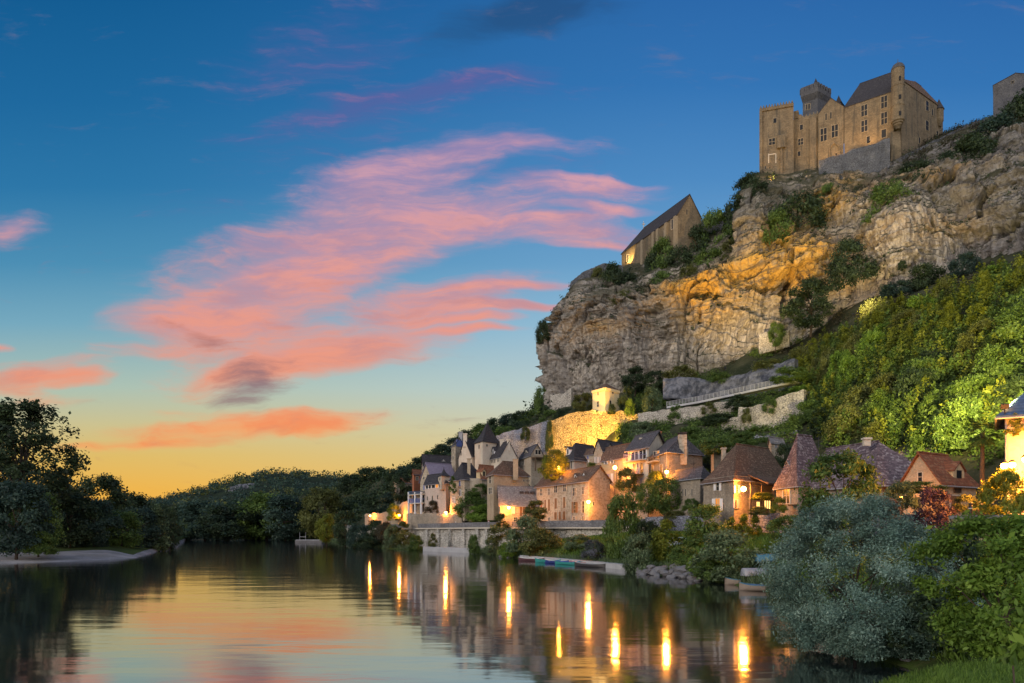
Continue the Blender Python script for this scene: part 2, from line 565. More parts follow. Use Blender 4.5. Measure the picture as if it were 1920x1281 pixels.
M['castle'] = stone_mat('castle_stone', gray(.13, .10, .066), gray(.235, .185, .12), gray(.13, .105, .07), 0.55, 0.07, 0.75, 1.8, 4.0, 0.35)
M['towerstone'] = stone_mat('grey_tower_stone', gray(.075, .078, .09), gray(.125, .125, .13), gray(.06, .06, .065), 0.55, 0.07, 0.5, 1.8, 6.0, 0.35)
M['rampart'] = stone_mat('rampart_stone', gray(.095, .10, .11), gray(.175, .178, .185), gray(.05, .05, .055), 0.6, 0.10, 0.4, 2.6, 7.0, 0.6)
M['quay'] = stone_mat('quay_stone', gray(.42, .40, .36), gray(.66, .63, .57), gray(.15, .14, .11), 0.6, 0.08, 0.5, 1.3, 8.0)
M['parapet'] = stone_mat('parapet_stone', gray(.15, .15, .16), gray(.26, .25, .26), gray(.12, .12, .12), 0.5, 0.08, 0.55, 1.4, 10.0)
M['cream'] = plaster_mat('cream_plaster', gray(.62, .55, .45), gray(.52, .45, .36), 0.12)
M['ivory'] = plaster_mat('pale_plaster', gray(.50, .425, .32), gray(.37, .31, .235), 0.3, 0.6)
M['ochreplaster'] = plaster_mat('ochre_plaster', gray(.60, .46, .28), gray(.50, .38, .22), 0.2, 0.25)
M['lightyellow'] = plaster_mat('yellow_tower_plaster', gray(.72, .60, .36), gray(.66, .55, .33), 0.06)
M['pinkplaster'] = plaster_mat('pinkish_plaster', gray(.56, .46, .40), gray(.47, .40, .34), 0.2, 0.2)
M['tan'] = plaster_mat('tan_plaster', gray(.46, .38, .29), gray(.36, .31, .24), 0.25, 0.3)
M['brick'] = plaster_mat('red_brick_render', gray(.42, .16, .08), gray(.34, .13, .07), 0.25)
M['timber'] = plain_mat('old_timber', gray(.10, .065, .04), 0.8)
M['rooftile'] = roof_mat('brown_tile', gray(.085, .052, .036), gray(.15, .09, .06), gray(.24, .17, .12))
M['roofpurple'] = roof_mat('purple_tile', gray(.075, .055, .065), gray(.16, .12, .135), gray(.32, .28, .29), 0.30)
M['roofred'] = roof_mat('red_tile', gray(.16, .06, .03), gray(.27, .10, .05), gray(.30, .18, .10))
M['slate'] = roof_mat('slate', gray(.055, .05, .055), gray(.10, .092, .10), gray(.17, .16, .17), 0.24, 0.15)
M['slatelight'] = roof_mat('slate_light', gray(.16, .145, .14), gray(.25, .23, .225), gray(.34, .32, .31), 0.26, 0.2)
M['slatedark'] = roof_mat('slate_dark', gray(.028, .026, .03), gray(.05, .046, .052), gray(.08, .075, .08), 0.24, 0.1)
M['slateblue'] = roof_mat('slate_blue', gray(.05, .085, .16), gray(.07, .115, .20), gray(.10, .15, .25), 0.24, 0.05)
M['slatelilac'] = roof_mat('slate_lilac', gray(.21, .18, .25), gray(.25, .22, .30), gray(.28, .25, .33), 0.24, 0.02)
M['trim'] = plain_mat('dressed_stone', gray(.55, .49, .40), 0.85, 0.25)
M['castletrim'] = plain_mat('weathered_trim', gray(.27, .22, .15), 0.9, 0.35)
M['whitepaint'] = plain_mat('white_paint', gray(.78, .78, .78), 0.5, 0.12)
M['bluepaint'] = plain_mat('blue_paint', gray(.12, .16, .38), 0.5, 0.15)
M['lilacpaint'] = plain_mat('lilac_paint', gray(.30, .27, .42), 0.5, 0.15)
M['brownpaint'] = plain_mat('brown_paint', gray(.22, .12, .06), 0.6, 0.3)
M['greypaint'] = plain_mat('grey_paint', gray(.30, .30, .32), 0.5, 0.15)
M['darkmetal'] = plain_mat('dark_iron', gray(.03, .03, .035), 0.5, 0.2, metallic=0.4)
M['asphalt'] = plain_mat('asphalt', gray(.06, .058, .06), 0.9, 0.3, 1.0)
M['paving'] = plain_mat('pale_paving', gray(.34, .31, .28), 0.9, 0.3, 1.5)
M['concrete'] = plain_mat('concrete', gray(.42, .42, .43), 0.85, 0.35, 0.8)
M['trunk'] = plain_mat('bark', gray(.07, .052, .038), 0.9, 0.5, 6.0)
M['boulder'] = plain_mat('boulder_rock', gray(.17, .165, .17), 0.9, 0.5, 1.2)
# window glass: dark, glossy
m, t = new_mat('window_glass')
finish(t, gray(.016, .018, .022), 0.35, spec=0.12)
M['glass'] = m
M['litglass'] = emit_mat('lit_window', (1.0, .62, .18, 1), 2.2)
M['warmglass'] = emit_mat('dim_lit_window', (1.0, .36, .06, 1), 0.9)
M['lamp'] = emit_mat('lamp_globe_light', (1.0, .40, .065, 1), 80.0)

# foliage kinds (dark, mid, light leaf)
LF = {
    'deep': leaf_mat('leaf_deep', gray(.014, .026, .016), gray(.038, .064, .028), gray(.080, .118, .042)),
    'teal': leaf_mat('leaf_teal', gray(.016, .034, .032), gray(.040, .076, .056), gray(.078, .128, .078)),
    'mid': leaf_mat('leaf_mid', gray(.032, .060, .014), gray(.095, .16, .034), gray(.20, .28, .06)),
    'bright': leaf_mat('leaf_bright', gray(.055, .10, .014), gray(.165, .28, .040), gray(.32, .46, .075), 0.45),
    'yellow': leaf_mat('leaf_yellow', gray(.055, .072, .010), gray(.18, .215, .026), gray(.34, .36, .05), 0.45),  # yellow green leaf; on lit plants its colour carries lamp light
    'olive': leaf_mat('leaf_olive', gray(.040, .048, .012), gray(.12, .135, .036), gray(.22, .235, .065)),
    'silver': leaf_mat('leaf_silver', gray(.042, .088, .068), gray(.135, .225, .175), gray(.37, .50, .40), 0.25),
    'sage': leaf_mat('leaf_sage', gray(.045, .072, .034), gray(.12, .175, .082), gray(.25, .33, .16)),
    'purple': leaf_mat('leaf_purple', gray(.018, .011, .020), gray(.042, .022, .040), gray(.085, .042, .072), .2),
    'brown': leaf_mat('leaf_brown', gray(.028, .026, .016), gray(.066, .060, .034), gray(.115, .105, .058)),
    'grass': leaf_mat('grass_blade', gray(.045, .085, .012), gray(.105, .19, .028), gray(.19, .30, .05)),
    'flower': leaf_mat('red_blossom', gray(.03, .03, .015), gray(.07, .05, .03), gray(.26, .09, .085), .2),
    'hydrangea': leaf_mat('pale_blossom', gray(.03, .05, .03), gray(.08, .10, .09), gray(.34, .33, .44)),
}

# rock face
m, t = new_mat('cliff_rock')
p = pos(t)
wn_ = t.n('ShaderNodeTexNoise', {'Vector': p, 'Scale': 0.05, 'Detail': 3.0})
pw = t.n('ShaderNodeVectorMath', {0: wn_.outputs['Color'], 1: (9, 9, 9), 2: p}, operation='MULTIPLY_ADD').outputs[0]
big = t.noise(pw, 0.05, 5.0, 0.6)
medn = t.noise(pw, 0.22, 6.0, 0.62)
fine = t.noise(p, 1.1, 8.0, 0.72)
strk = t.noise(mapping(t, pw, scale=(0.75, 0.75, 0.05)), 1.0, 7.0, 0.68)
strata = t.noise(mapping(t, pw, scale=(0.035, 0.035, 0.75), rot=(0.0, 0.12, 0.0)), 1.0, 5.0, 0.6)
crack = t.n('ShaderNodeTexVoronoi', {'Vector': mapping(t, pw, scale=(1, 1, 0.55)), 'Scale': 0.16}, feature='DISTANCE_TO_EDGE').outputs['Distance']
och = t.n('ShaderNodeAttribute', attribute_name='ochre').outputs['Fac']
grey_a = t.n('ShaderNodeAttribute', attribute_name='greyrock').outputs['Fac']
col = t.mix(t.sm(medn, 0.34, 0.66), gray(.235, .212, .182), gray(.47, .435, .385))
col = t.mix(t.m('MULTIPLY', t.sm(big, 0.42, 0.62), 0.4), col, gray(.38, .335, .265))
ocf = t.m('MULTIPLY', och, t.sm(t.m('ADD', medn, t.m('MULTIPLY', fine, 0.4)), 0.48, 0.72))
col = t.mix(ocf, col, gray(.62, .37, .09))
col = t.mix(t.m('MULTIPLY', t.sm(strk, 0.50, 0.66), 0.80), col, gray(.085, .08, .08))
col = t.mix(t.m('MULTIPLY', t.sm(strk, 0.40, 0.26), 0.45), col, gray(.58, .53, .45))
col = t.mix(t.m('MULTIPLY', t.sm(strata, 0.53, 0.63), 0.70), col, gray(.12, .105, .09))
col = t.mix(t.m('MULTIPLY', t.sm(fine, 0.52, 0.70), 0.62), col, gray(.09, .08, .068))
col = t.mix(t.m('MULTIPLY', t.m('MULTIPLY', t.sm(crack, 0.035, 0.0), 0.5), t.sm(big, 0.5, 0.62)), col, gray(.04, .035, .03))  # crack lines darkened so the colour carries their shadow
col = t.mix(t.m('MULTIPLY', grey_a, t.m('MULTIPLY', t.sm(medn, 0.25, 0.6), 0.85)), col, t.mix(t.sm(fine, 0.4, 0.62), gray(.20, .20, .215), gray(.055, .058, .068)))
nz = t.n('ShaderNodeSeparateXYZ', {0: t.n('ShaderNodeNewGeometry').outputs['Normal']}).outputs[2]
pale = t.n('ShaderNodeAttribute', attribute_name='pale').outputs['Fac']
flute = t.noise(mapping(t, pw, scale=(1.1, 1.1, 0.045)), 1.0, 6.0, 0.65)
pcol = t.mix(t.sm(flute, 0.38, 0.60), gray(.56, .50, .42), gray(.15, .135, .12))
col = t.mix(t.m('MULTIPLY', pale, t.m('MULTIPLY', t.sm(medn, 0.30, 0.5), 0.8)), col, pcol)
moss = t.m('MULTIPLY', t.sm(t.m('ADD', nz, t.m('MULTIPLY', t.m('SUBTRACT', medn, 0.5), 1.4)), 0.35, 0.75), 0.9)
vega = t.n('ShaderNodeAttribute', attribute_name='veg').outputs['Fac']
moss = t.m('MAXIMUM', moss, t.m('MULTIPLY', vega, t.sm(medn, 0.28, 0.5)))
col = t.mix(moss, col, t.mix(fine, gray(.030, .036, .016), gray(.085, .078, .042)))
hgt = t.m('ADD', t.m('ADD', t.m('MULTIPLY', fine, 0.7), t.m('MULTIPLY', strata, 0.9)), t.m('ADD', t.m('MULTIPLY', medn, 1.6), t.m('MULTIPLY', strk, 0.8)))
hgt = t.m('ADD', hgt, t.m('MULTIPLY', t.sm(crack, 0.0, 0.09), 0.12))
finish(t, col, 0.95, hgt, 1.0, 0.9, spec=0.1)
M['rock'] = m
m, t = new_mat('blue_grey_rock')
p = pos(t)
a, b = t.noise(p, 0.5, 7.0, 0.68), t.noise(mapping(t, p, scale=(.9, .9, .14)), 1.0, 6.0, 0.65)
col = t.mix(t.sm(a, 0.36, 0.64), gray(.05, .055, .068), gray(.19, .195, .215))
col = t.mix(t.m('MULTIPLY', t.sm(b, 0.5, 0.7), 0.75), col, gray(.035, .04, .045))
finish(t, col, 0.95, t.m('ADD', a, b), 0.9, 0.5, spec=0.1)
M['bluerock'] = m

# soil and grass ground
m, t = new_mat('grassy_ground')
p = pos(t)
a, b = t.noise(p, 0.25, 5.0, 0.6), t.noise(p, 2.2, 4.0, 0.65)
col = t.mix(t.sm(a, 0.36, 0.62), gray(.030, .050, .014), gray(.062, .10, .022))
col = t.mix(t.m('MULTIPLY', t.sm(b, 0.45, 0.72), 0.6), col, gray(.085, .075, .04))
finish(t, col, 0.95, b, 0.6, 0.2, spec=0.1)
M['ground'] = m
m, t = new_mat('lawn')
p = pos(t)
a, b = t.noise(p, 0.8, 5.0, 0.6), t.noise(p, 9.0, 4.0, 0.65)
col = t.mix(t.sm(a, 0.36, 0.62), gray(.07, .125, .022), gray(.12, .19, .034))
col = t.mix(t.m('MULTIPLY', t.sm(b, 0.45, 0.72), 0.5), col, gray(.05, .07, .02))
finish(t, col, 0.95, b, 0.6, 0.05, spec=0.1)
M['lawn'] = m
m, t = new_mat('hillside_soil')
p = pos(t)
a, b = t.noise(p, 0.12, 6.0, 0.62), t.noise(p, 1.3, 5.0, 0.65)
col = t.mix(t.sm(a, 0.36, 0.64), gray(.022, .030, .014), gray(.058, .060, .032))
col = t.mix(t.m('MULTIPLY', t.sm(b, 0.5, 0.75), 0.5), col, gray(.12, .105, .08))
finish(t, col, 0.95, b, 0.8, 0.4, spec=0.1)
M['hillsoil'] = m
m, t = new_mat('river_sand')
p = pos(t)
a, b = t.noise(p, 0.2, 5.0, 0.6), t.noise(p, 3.0, 4.0, 0.65)
col = t.mix(t.sm(a, 0.4, 0.62), gray(.32, .31, .32), gray(.22, .215, .21))
col = t.mix(t.m('MULTIPLY', t.sm(b, 0.5, 0.7), 0.4), col, gray(.12, .115, .11))
finish(t, col, 0.9, b, 0.4, 0.1, spec=0.2)
M['sand'] = m
m, t = new_mat('forest_floor')
p = pos(t)
a = t.noise(p, 0.03, 6.0, 0.65)
finish(t, t.mix(t.sm(a, 0.35, 0.65), gray(.012, .020, .014), gray(.030, .042, .022)), 0.95, a, 0.5, 2.0, spec=0.05)
M['forest'] = m

# water: still dusk river with long lazy ripples
m, t = new_mat('river_water')
p = pos(t)
r1 = t.noise(mapping(t, p, scale=(0.12, 0.34, 1.0), rot=(0, 0, 0.25)), 1.0, 3.0, 0.5)
r2 = t.noise(mapping(t, p, scale=(0.55, 1.7, 1.0), rot=(0, 0, 0.18)), 1.0, 3.0, 0.55)
r3 = t.noise(mapping(t, p, scale=(2.0, 5.0, 1.0), rot=(0, 0, 0.1)), 1.0, 2.0, 0.5)
calm = t.sm(t.noise(mapping(t, p, scale=(0.02, 0.05, 1.0)), 1.0, 3.0, 0.5), 0.35, 0.65)
h = t.m('ADD', t.m('MULTIPLY', r1, 1.0), t.m('MULTIPLY', r2, t.m('ADD', 0.10, t.m('MULTIPLY', calm, 0.10))))
h = t.m('ADD', h, t.m('MULTIPLY', r3, 0.035))
bm = t.n('ShaderNodeBump', {'Height': h, 'Strength': 0.36, 'Distance': 0.075})
pr = t.n('ShaderNodeBsdfPrincipled', {'Base Color': gray(.006, .009, .012), 'Roughness': 0.072, 'IOR': 2.6, 'Specular IOR Level': 0.75, 'Normal': bm.outputs[0]})
gl = t.n('ShaderNodeBsdfGlossy', {'Color': gray(.95, .96, .97), 'Roughness': 0.072, 'Normal': bm.outputs[0]})
mx = t.n('ShaderNodeMixShader', {0: 0.36, 1: pr.outputs[0], 2: gl.outputs[0]})
t.n('ShaderNodeOutputMaterial', {'Surface': mx.outputs[0]})
M['water'] = m
# ------------------------------------------------------------------ water, ground, hills
def sheet_obj(name, me, mat, label=None, cat=None, kind='structure'):
    me.materials.append(mat)
    return props(link(bpy.data.objects.new(name, me)), label, cat, None, kind)


mb = MB(); mb.poly([(-3500, -800, -3), (3500, -800, -3), (3500, 6000, -3), (-3500, 6000, -3)])
mb.build('ground', M['forest'], kind='structure')
mb = MB(); mb.poly([(-900, -120, 0), (700, -120, 0), (700, 900, 0), (-900, 900, 0)])
mb.build('river', M['water'], kind='structure')


def columns_to_grid(xs, table, ncol, nrow_list, extra=None):
    """table (C, K, 3) world points; smooth along columns over xs, smooth down rows"""
    table = np.asarray(table, float)
    xf = np.linspace(xs[0], xs[-1], ncol)
    g = spline(xf, xs, table)                                  # ncol, K, 3
    rows = np.concatenate([np.linspace(k, k + 1, n, endpoint=False) for k, n in enumerate(nrow_list)] + [[len(nrow_list)]])
    g = spline(rows, np.arange(table.shape[1]), np.swapaxes(g, 0, 1))   # R, ncol, 3
    return xf, rows, np.swapaxes(g, 0, 1)


# --- far hills and the plain behind: ridge of the hill seen down the river
def hill(name, prof, d_near, z_near, d_ridge, d_back, amp, seed):
    xs = [p[0] for p in prof]
    tab = []
    for px, py in prof:
        zr = ZZ(py, d_ridge)
        row = []
        for f, d in ((0, d_near), (0.3, d_near + (d_ridge - d_near) * 0.35), (0.72, d_near + (d_ridge - d_near) * 0.7), (1.0, d_ridge), (0.9, d_back)):
            x, y = XY(px, d)
            row.append((x, y, z_near + (zr - z_near) * f))
        tab.append(row)
    xf, rows, g = columns_to_grid(xs, tab, 160, [10, 12, 12, 6])
    n = fbm(g * (1 / 60.0), 4, seed) - 0.5
    g[..., 2] += n * amp * np.clip(rows / 2.0, 0, 1)[None, :]
    me = np_mesh(name, g.reshape(-1, 3), grid_quads(*g.shape[:2]), smooth=True)
    return sheet_obj(name, me, M['forest']), g


HILL_PROF = [(-900, 955), (-300, 952), (0, 950), (200, 946), (290, 944), (350, 930), (420, 909), (475, 896), (520, 889), (575, 893), (640, 899), (700, 900), (760, 905), (900, 905), (1300, 900)]
hill_obj, hill_grid = hill('far_hill', HILL_PROF, 300, -0.6, 820, 1300, 9.0, 3)

# --- hillside under the village: road level up to the foot of the cliff (columns by photograph x)
hs = {
    480: [(1006, 330), (1004, 340), (1000, 360), (985, 400), (960, 430), (950, 470), (955, 700)],
    600: [(1008, 290), (1000, 300), (990, 315), (970, 345), (940, 380), (925, 420), (935, 700)],
    690: [(985, 196), (984, 206), (968, 230), (950, 260), (925, 300), (905, 340), (915, 600)],
    770: [(983, 166), (982, 180), (955, 200), (925, 225), (900, 255), (884, 290), (900, 520)],
    850: [(981, 149), (980, 158), (940, 176), (895, 196), (860, 222), (846, 255), (860, 480)],
    930: [(979, 133), (979, 143), (935, 152), (885, 166), (838, 190), (815, 235), (830, 440)],
    1010: [(977, 120), (977, 128), (945, 138), (908, 152), (852, 168), (782, 202), (770, 330)],
    1100: [(975, 109), (974, 117), (935, 127), (905, 140), (862, 157), (772, 177), (740, 215)],
    1200: [(972, 99), (972, 104), (935, 114), (885, 124), (828, 140), (765, 168), (705, 205)],
    1300: [(968, 88), (968, 93), (930, 102), (870, 112), (815, 130), (768, 158), (688, 186)],
    1400: [(964, 80), (964, 84), (920, 94), (860, 105), (820, 122), (754, 148), (660, 181)],
    1500: [(960, 72), (960, 76), (905, 86), (850, 98), (812, 114), (738, 140), (632, 177)],
    1600: [(957, 62), (957, 68), (890, 80), (830, 92), (760, 110), (650, 138), (566, 167)],
    1700: [(954, 54), (953, 58), (880, 70), (820, 82), (730, 100), (590, 130), (520, 175)],
    1800: [(950, 47), (948, 51), (865, 62), (800, 75), (700, 95), (550, 122), (490, 170)],
    1920: [(945, 41), (943, 45), (850, 55), (780, 68), (650, 86), (510, 114), (460, 160)],
    2150: [(935, 32), (930, 36), (830, 44), (740, 55), (600, 72), (450, 95), (400, 140)],
    2600: [(925, 22), (900, 26), (800, 33), (700, 44), (540, 58), (380, 78), (330, 120)],
}
for px in hs:
    if px >= 1100:
        dd1 = hs[px][1][1] + (9 if px >= 1500 else 4)
        hs[px][1] = (HOR - 0.25 * FPX / dd1, dd1)
        hs[px][2] = (hs[px][2][0], max(hs[px][2][1], dd1 + 7))
hxs = sorted(hs)
htab = [[P(px, py, dd) for py, dd in hs[px]] for px in hxs]
for row in htab:
    row[0][2] = min(row[0][2], 4.6) if row[0][1] < 200 else -0.6
hxf, hrows, hgrid = columns_to_grid(hxs, htab, 420, [4, 16, 18, 20, 26, 14])
hn = (fbm(hgrid / 9.0, 4, 11) - 0.5) * 3.2 + (fbm(hgrid / 2.4, 3, 12) - 0.5) * 1.0
hk = np.clip((hrows - 1.2) / 1.2, 0, 1)[None, :]
hgrid[..., 2] += hn * hk
hgrid[..., 1] += (fbm(hgrid / 6.0, 3, 14) - 0.5) * 3.0 * hk
me = np_mesh('hillside', hgrid.reshape(-1, 3), grid_quads(*hgrid.shape[:2]), smooth=True)
sheet_obj('hillside', me, M['hillsoil'])

# --- the cliff: foot, low, middle, upper, lip, brink, plateau   (px, py, distance)
c0 = [(1030, 780, 199), (1020, 712, 203), (1010, 655, 205), (1018, 622, 207), (1040, 592, 208), (1066, 552, 211), (1076, 545, 250)]
cl = [
    [(1075, 770, 195), (1072, 700, 197), (1070, 640, 198), (1070, 600, 199), (1072, 570, 201), (1080, 534, 205), (1085, 524, 245)],
    [(1130, 760, 191), (1130, 690, 192), (1130, 630, 192), (1130, 596, 193), (1130, 562, 196), (1130, 522, 203), (1135, 512, 240)],
    [(1210, 725, 186), (1210, 660, 187), (1210, 612, 187), (1210, 576, 188), (1210, 545, 192), (1210, 510, 206), (1210, 476, 232)],
    [(1300, 698, 180), (1300, 640, 182), (1300, 592, 180), (1300, 545, 181), (1300, 515, 188), (1300, 455, 205), (1300, 424, 235)],
    [(1378, 672, 176), (1378, 612, 179), (1378, 560, 178), (1378, 510, 182), (1378, 480, 187), (1378, 440, 205), (1378, 404, 235)],
    [(1402, 665, 175), (1402, 600, 178), (1402, 545, 177), (1400, 480, 180), (1396, 400, 187), (1396, 346, 204), (1400, 336, 240)],
    [(1480, 645, 172), (1480, 570, 177), (1480, 510, 175), (1480, 440, 183), (1480, 385, 191), (1480, 329, 210), (1480, 322, 262)],
    [(1560, 612, 168), (1560, 550, 172), (1560, 480, 172), (1560, 420, 181), (1560, 364, 190), (1560, 309, 208), (1560, 303, 262)],
    [(1630, 578, 162), (1630, 520, 164), (1630, 450, 166), (1630, 385, 176), (1630, 348, 190), (1630, 294, 207), (1630, 288, 260)],
    [(1700, 548, 157), (1700, 490, 159), (1700, 420, 160), (1700, 350, 169), (1700, 320, 187), (1700, 284, 205), (1700, 277, 260)],
    [(1770, 528, 152), (1770, 460, 156), (1770, 390, 160), (1770, 334, 168), (1770, 294, 185), (1770, 258, 204), (1770, 252, 260)],
    [(1850, 505, 146), (1850, 435, 151), (1850, 365, 157), (1850, 305, 165), (1850, 266, 182), (1850, 232, 203), (1850, 226, 260)],
    [(1920, 482, 140), (1920, 402, 146), (1920, 334, 152), (1920, 286, 162), (1920, 250, 180), (1920, 218, 202), (1920, 212, 260)],
    [(2060, 440, 128), (2060, 360, 134), (2060, 292, 142), (2060, 247, 155), (2060, 212, 178), (2060, 186, 200), (2060, 180, 260)],
    [(2400, 340, 105), (2400, 260, 112), (2400, 200, 122), (2400, 160, 138), (2400, 130, 160), (2400, 110, 185), (2400, 100, 260)],
]
w0 = [P(*q) for q in c0]
hid1 = [p + np.array((9, 22, 0)) for p in w0]
hid2 = [p + np.array((45, 90, -3)) for p in w0]
ctab = [hid2, hid1, w0] + [[P(*q) for q in col] for col in cl]
for col in ctab[3:]:
    col[0] = col[0] - np.array((0, -1.5, 4.0))
cxs = [860, 985, 1024] + [col[2][0] for col in cl]
cxf, crows, cgrid = columns_to_grid(cxs, ctab, 1000, [66, 80, 80, 80, 64, 14])
base = cgrid.copy()
nrm = grid_normals(cgrid)
nrm *= np.where(nrm[..., 1:2] > 0, -1, 1)
hor = nrm * np.array((1, 1, 0.25))
hor /= np.linalg.norm(hor, axis=2, keepdims=True)
q = base + (fbm(base / 22.0, 3, 40)[..., None] - 0.5) * 14
d1 = fbm(q * np.array((1 / 15, 1 / 15, 1 / 36)), 4, 21, 0.55, True) - 0.6
d2 = fbm(q * np.array((1 / 6.5, 1 / 6.5, 1 / 10)), 4, 25, 0.55) - 0.5
tilt = q[..., 2:3] - 0.05 * q[..., 0:1]
ps = np.concatenate([q[..., :2] / 40.0, tilt / 3.4], axis=2)
d3 = fbm(ps, 3, 31, 0.6) - 0.5
ps2 = np.concatenate([q[..., :2] / 9.0, tilt / 1.1], axis=2)
d4 = fbm(ps2, 3, 35, 0.6, True) - 0.6
d5 = fbm(q / 2.2, 3, 37, 0.6, True) - 0.6
kmask = spline(crows, [0, 0.4, 1, 3.6, 4.3, 5, 6], [0.3, 0.8, 1, 1, 0.75, 0.25, 0.1])[None, :]
d6 = fbm(q * np.array((1 / 2.4, 1 / 2.4, 1 / 14)), 3, 39, 0.6, True) - 0.6
d7 = fbm(q / 0.9, 2, 47, 0.6) - 0.5
qw = q + (np.stack([fbm(q / 5.0, 3, s_) for s_ in (90, 91, 92)], -1) - .5) * 2.6
blk = worley(qw * np.array((1 / 9.0, 1 / 9.0, 1 / 13.0)), 200) - .5
blk2 = worley(qw * np.array((1 / 3.4, 1 / 3.4, 1 / 4.2)), 210) - .5
blk3 = worley(qw * np.array((1 / 1.3, 1 / 1.3, 1 / 1.5)), 220) - .5
saw = tilt[..., 0] / 6.5 + 2.2 * fbm(q / 30.0, 3, 83)
saw = saw - np.floor(saw)
saw2 = tilt[..., 0] / 2.3 + 2.5 * fbm(q / 14.0, 3, 84)
saw2 = saw2 - np.floor(saw2)
lm_ = np.clip((fbm(q / 16.0, 2, 85) - .42) * 5, 0, 1)
crev = np.clip((fbm(q * np.array((1 / 7, 1 / 7, 1 / 60)), 3, 86, .5, True) - .80) * 8, 0, 1)
disp = (2.4 * lm_ * (saw ** 1.6 - .35) + .8 * (1 - lm_) * (saw2 ** 1.5 - .4) - 4.4 * crev + 5.0 * d1 + 2.2 * d2 + 2.2 * d3 + 1.2 * d4 + 1.0 * d5 + 1.5 * d6 + .7 * d7 + 3.4 * blk + 1.2 * blk2 + .35 * blk3) * kmask


def blob(px, py, dd, rx, rz):
    """soft spot on the rock wall round a world point (half widths in metres)"""
    c = P(px, py, dd)
    r = ((base[..., 0] - c[0]) / rx) ** 2 + ((base[..., 2] - c[2]) / rz) ** 2
    return np.exp(-r)


# ledges, caves and the pale buttress the photograph shows
disp -= 5.0 * blob(1312, 548, 181, 6.5, 1.3) + 3.5 * blob(1398, 520, 180, 5, 3.0) + 4.0 * blob(1452, 532, 176, 4, 2.5)
disp += 2.6 * blob(1320, 528, 183, 9, 2.4) + 2.4 * blob(1420, 500, 180, 7, 3)
disp -= 4.5 * blob(1216, 640, 187, 1.5, 14)
disp += 4.0 * blob(1690, 440, 162, 8, 12)
disp -= 4.5 * blob(1630, 500, 165, 2.5, 14)
disp -= 5.0 * blob(1790, 420, 158, 5, 12)
disp += 3.0 * blob(1600, 360, 180, 2.4, 9) + 3.0 * blob(1398, 420, 185, 3.5, 9)
pale_ = np.clip(blob(1700, 440, 162, 9, 15) * 1.3 + blob(1665, 500, 163, 7, 9) + .8 * blob(1300, 650, 181, 16, 6) + .7 * blob(1160, 660, 190, 12, 9) + .7 * blob(1090, 690, 196, 8, 10) + .6 * blob(1410, 610, 177, 10, 6), 0, 1)
flu = fbm(q * np.array((1 / 1.6, 1 / 1.6, 1 / 26)), 3, 93, .55, True) - .6
disp = disp * (1 - .45 * pale_) + 1.5 * flu * pale_ * kmask
disp *= spline(cxf, [860, 985, 1024, 1075, 2400], [.35, .5, .7, 1, 1])[:, None]
cgrid = base + hor * disp[..., None]
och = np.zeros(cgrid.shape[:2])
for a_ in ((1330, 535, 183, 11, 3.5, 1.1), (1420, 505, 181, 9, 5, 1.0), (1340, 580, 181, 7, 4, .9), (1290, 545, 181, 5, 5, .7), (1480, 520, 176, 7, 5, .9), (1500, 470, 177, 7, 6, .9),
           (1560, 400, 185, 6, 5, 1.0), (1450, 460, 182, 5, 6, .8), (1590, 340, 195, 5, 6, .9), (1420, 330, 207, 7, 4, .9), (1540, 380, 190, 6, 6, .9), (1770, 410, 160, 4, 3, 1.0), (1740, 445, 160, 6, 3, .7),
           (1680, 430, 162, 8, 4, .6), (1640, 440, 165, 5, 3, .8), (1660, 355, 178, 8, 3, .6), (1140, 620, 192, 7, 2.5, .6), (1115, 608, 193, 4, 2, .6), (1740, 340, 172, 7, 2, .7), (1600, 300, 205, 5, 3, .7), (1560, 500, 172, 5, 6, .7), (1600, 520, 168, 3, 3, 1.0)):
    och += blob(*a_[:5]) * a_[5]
gr = 1 / (1 + np.exp(-(cgrid[..., 0] - 98) / 5.0)) * (0.5 + 0.5 * fbm(base / 18.0, 2, 60))
gr += 0.8 * blob(1060, 690, 197, 6, 20) * 0.5
veg = np.clip((fbm(base / 9.0, 3, 71) - 0.46) * 5, 0, 1) * spline(crows, [0, 3.3, 3.9, 4.6, 6], [0, 0, .5, .9, 1])[None, :]
veg = np.maximum(veg, 0.85 * blob(1440, 370, 200, 10, 7)) 
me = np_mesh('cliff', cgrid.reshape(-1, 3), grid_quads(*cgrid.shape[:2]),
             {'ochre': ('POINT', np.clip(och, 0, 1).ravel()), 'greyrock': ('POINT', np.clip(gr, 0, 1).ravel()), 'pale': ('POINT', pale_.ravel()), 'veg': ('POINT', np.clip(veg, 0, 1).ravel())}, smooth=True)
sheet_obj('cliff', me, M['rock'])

# --- river bank between the road wall and the water:  px: (water edge d, foot-of-wall d, foot z)
bk = {480: (330, 345, 1.5), 600: (270, 290, 1.5), 690: (174, 194, 1.0), 770: (155, 163.4, 0.7), 840: (143.5, 148.0, 0.6), 905: (134, 136.2, 0.7), 960: (115, 126, 1.6), 1010: (105, 117.6, 2.4), 1130: (88, 104, 3.6),
      1200: (79, 97, 4.2), 1320: (66, 85, 4.2), 1450: (52, 74, 4.0), 1600: (27.6, 59, 3.9), 1720: (24, 49, 3.8), 1780: (22, 44.5, 3.8), 1920: (16.5, 38.5, 3.8), 2150: (13, 30, 3.8), 2600: (9, 20, 3.8)}
bxs = sorted(bk)
btab = []
for px in bxs:
    dw, df, zf = bk[px]
    row = []
    for dd, z in ((dw - 2.0, -0.9), (dw, 0.02), (dw + 0.25 * (df - dw), 0.22 * zf + 0.25), (dw + 0.6 * (df - dw), 0.75 * zf), (df, zf), (df + 4, zf)):
        x, y = XY(px, dd)
        row.append((x, y, z))
    btab.append(row)
bxf, brows, bgrid = columns_to_grid(bxs, btab, 420, [4, 8, 10, 10, 3])
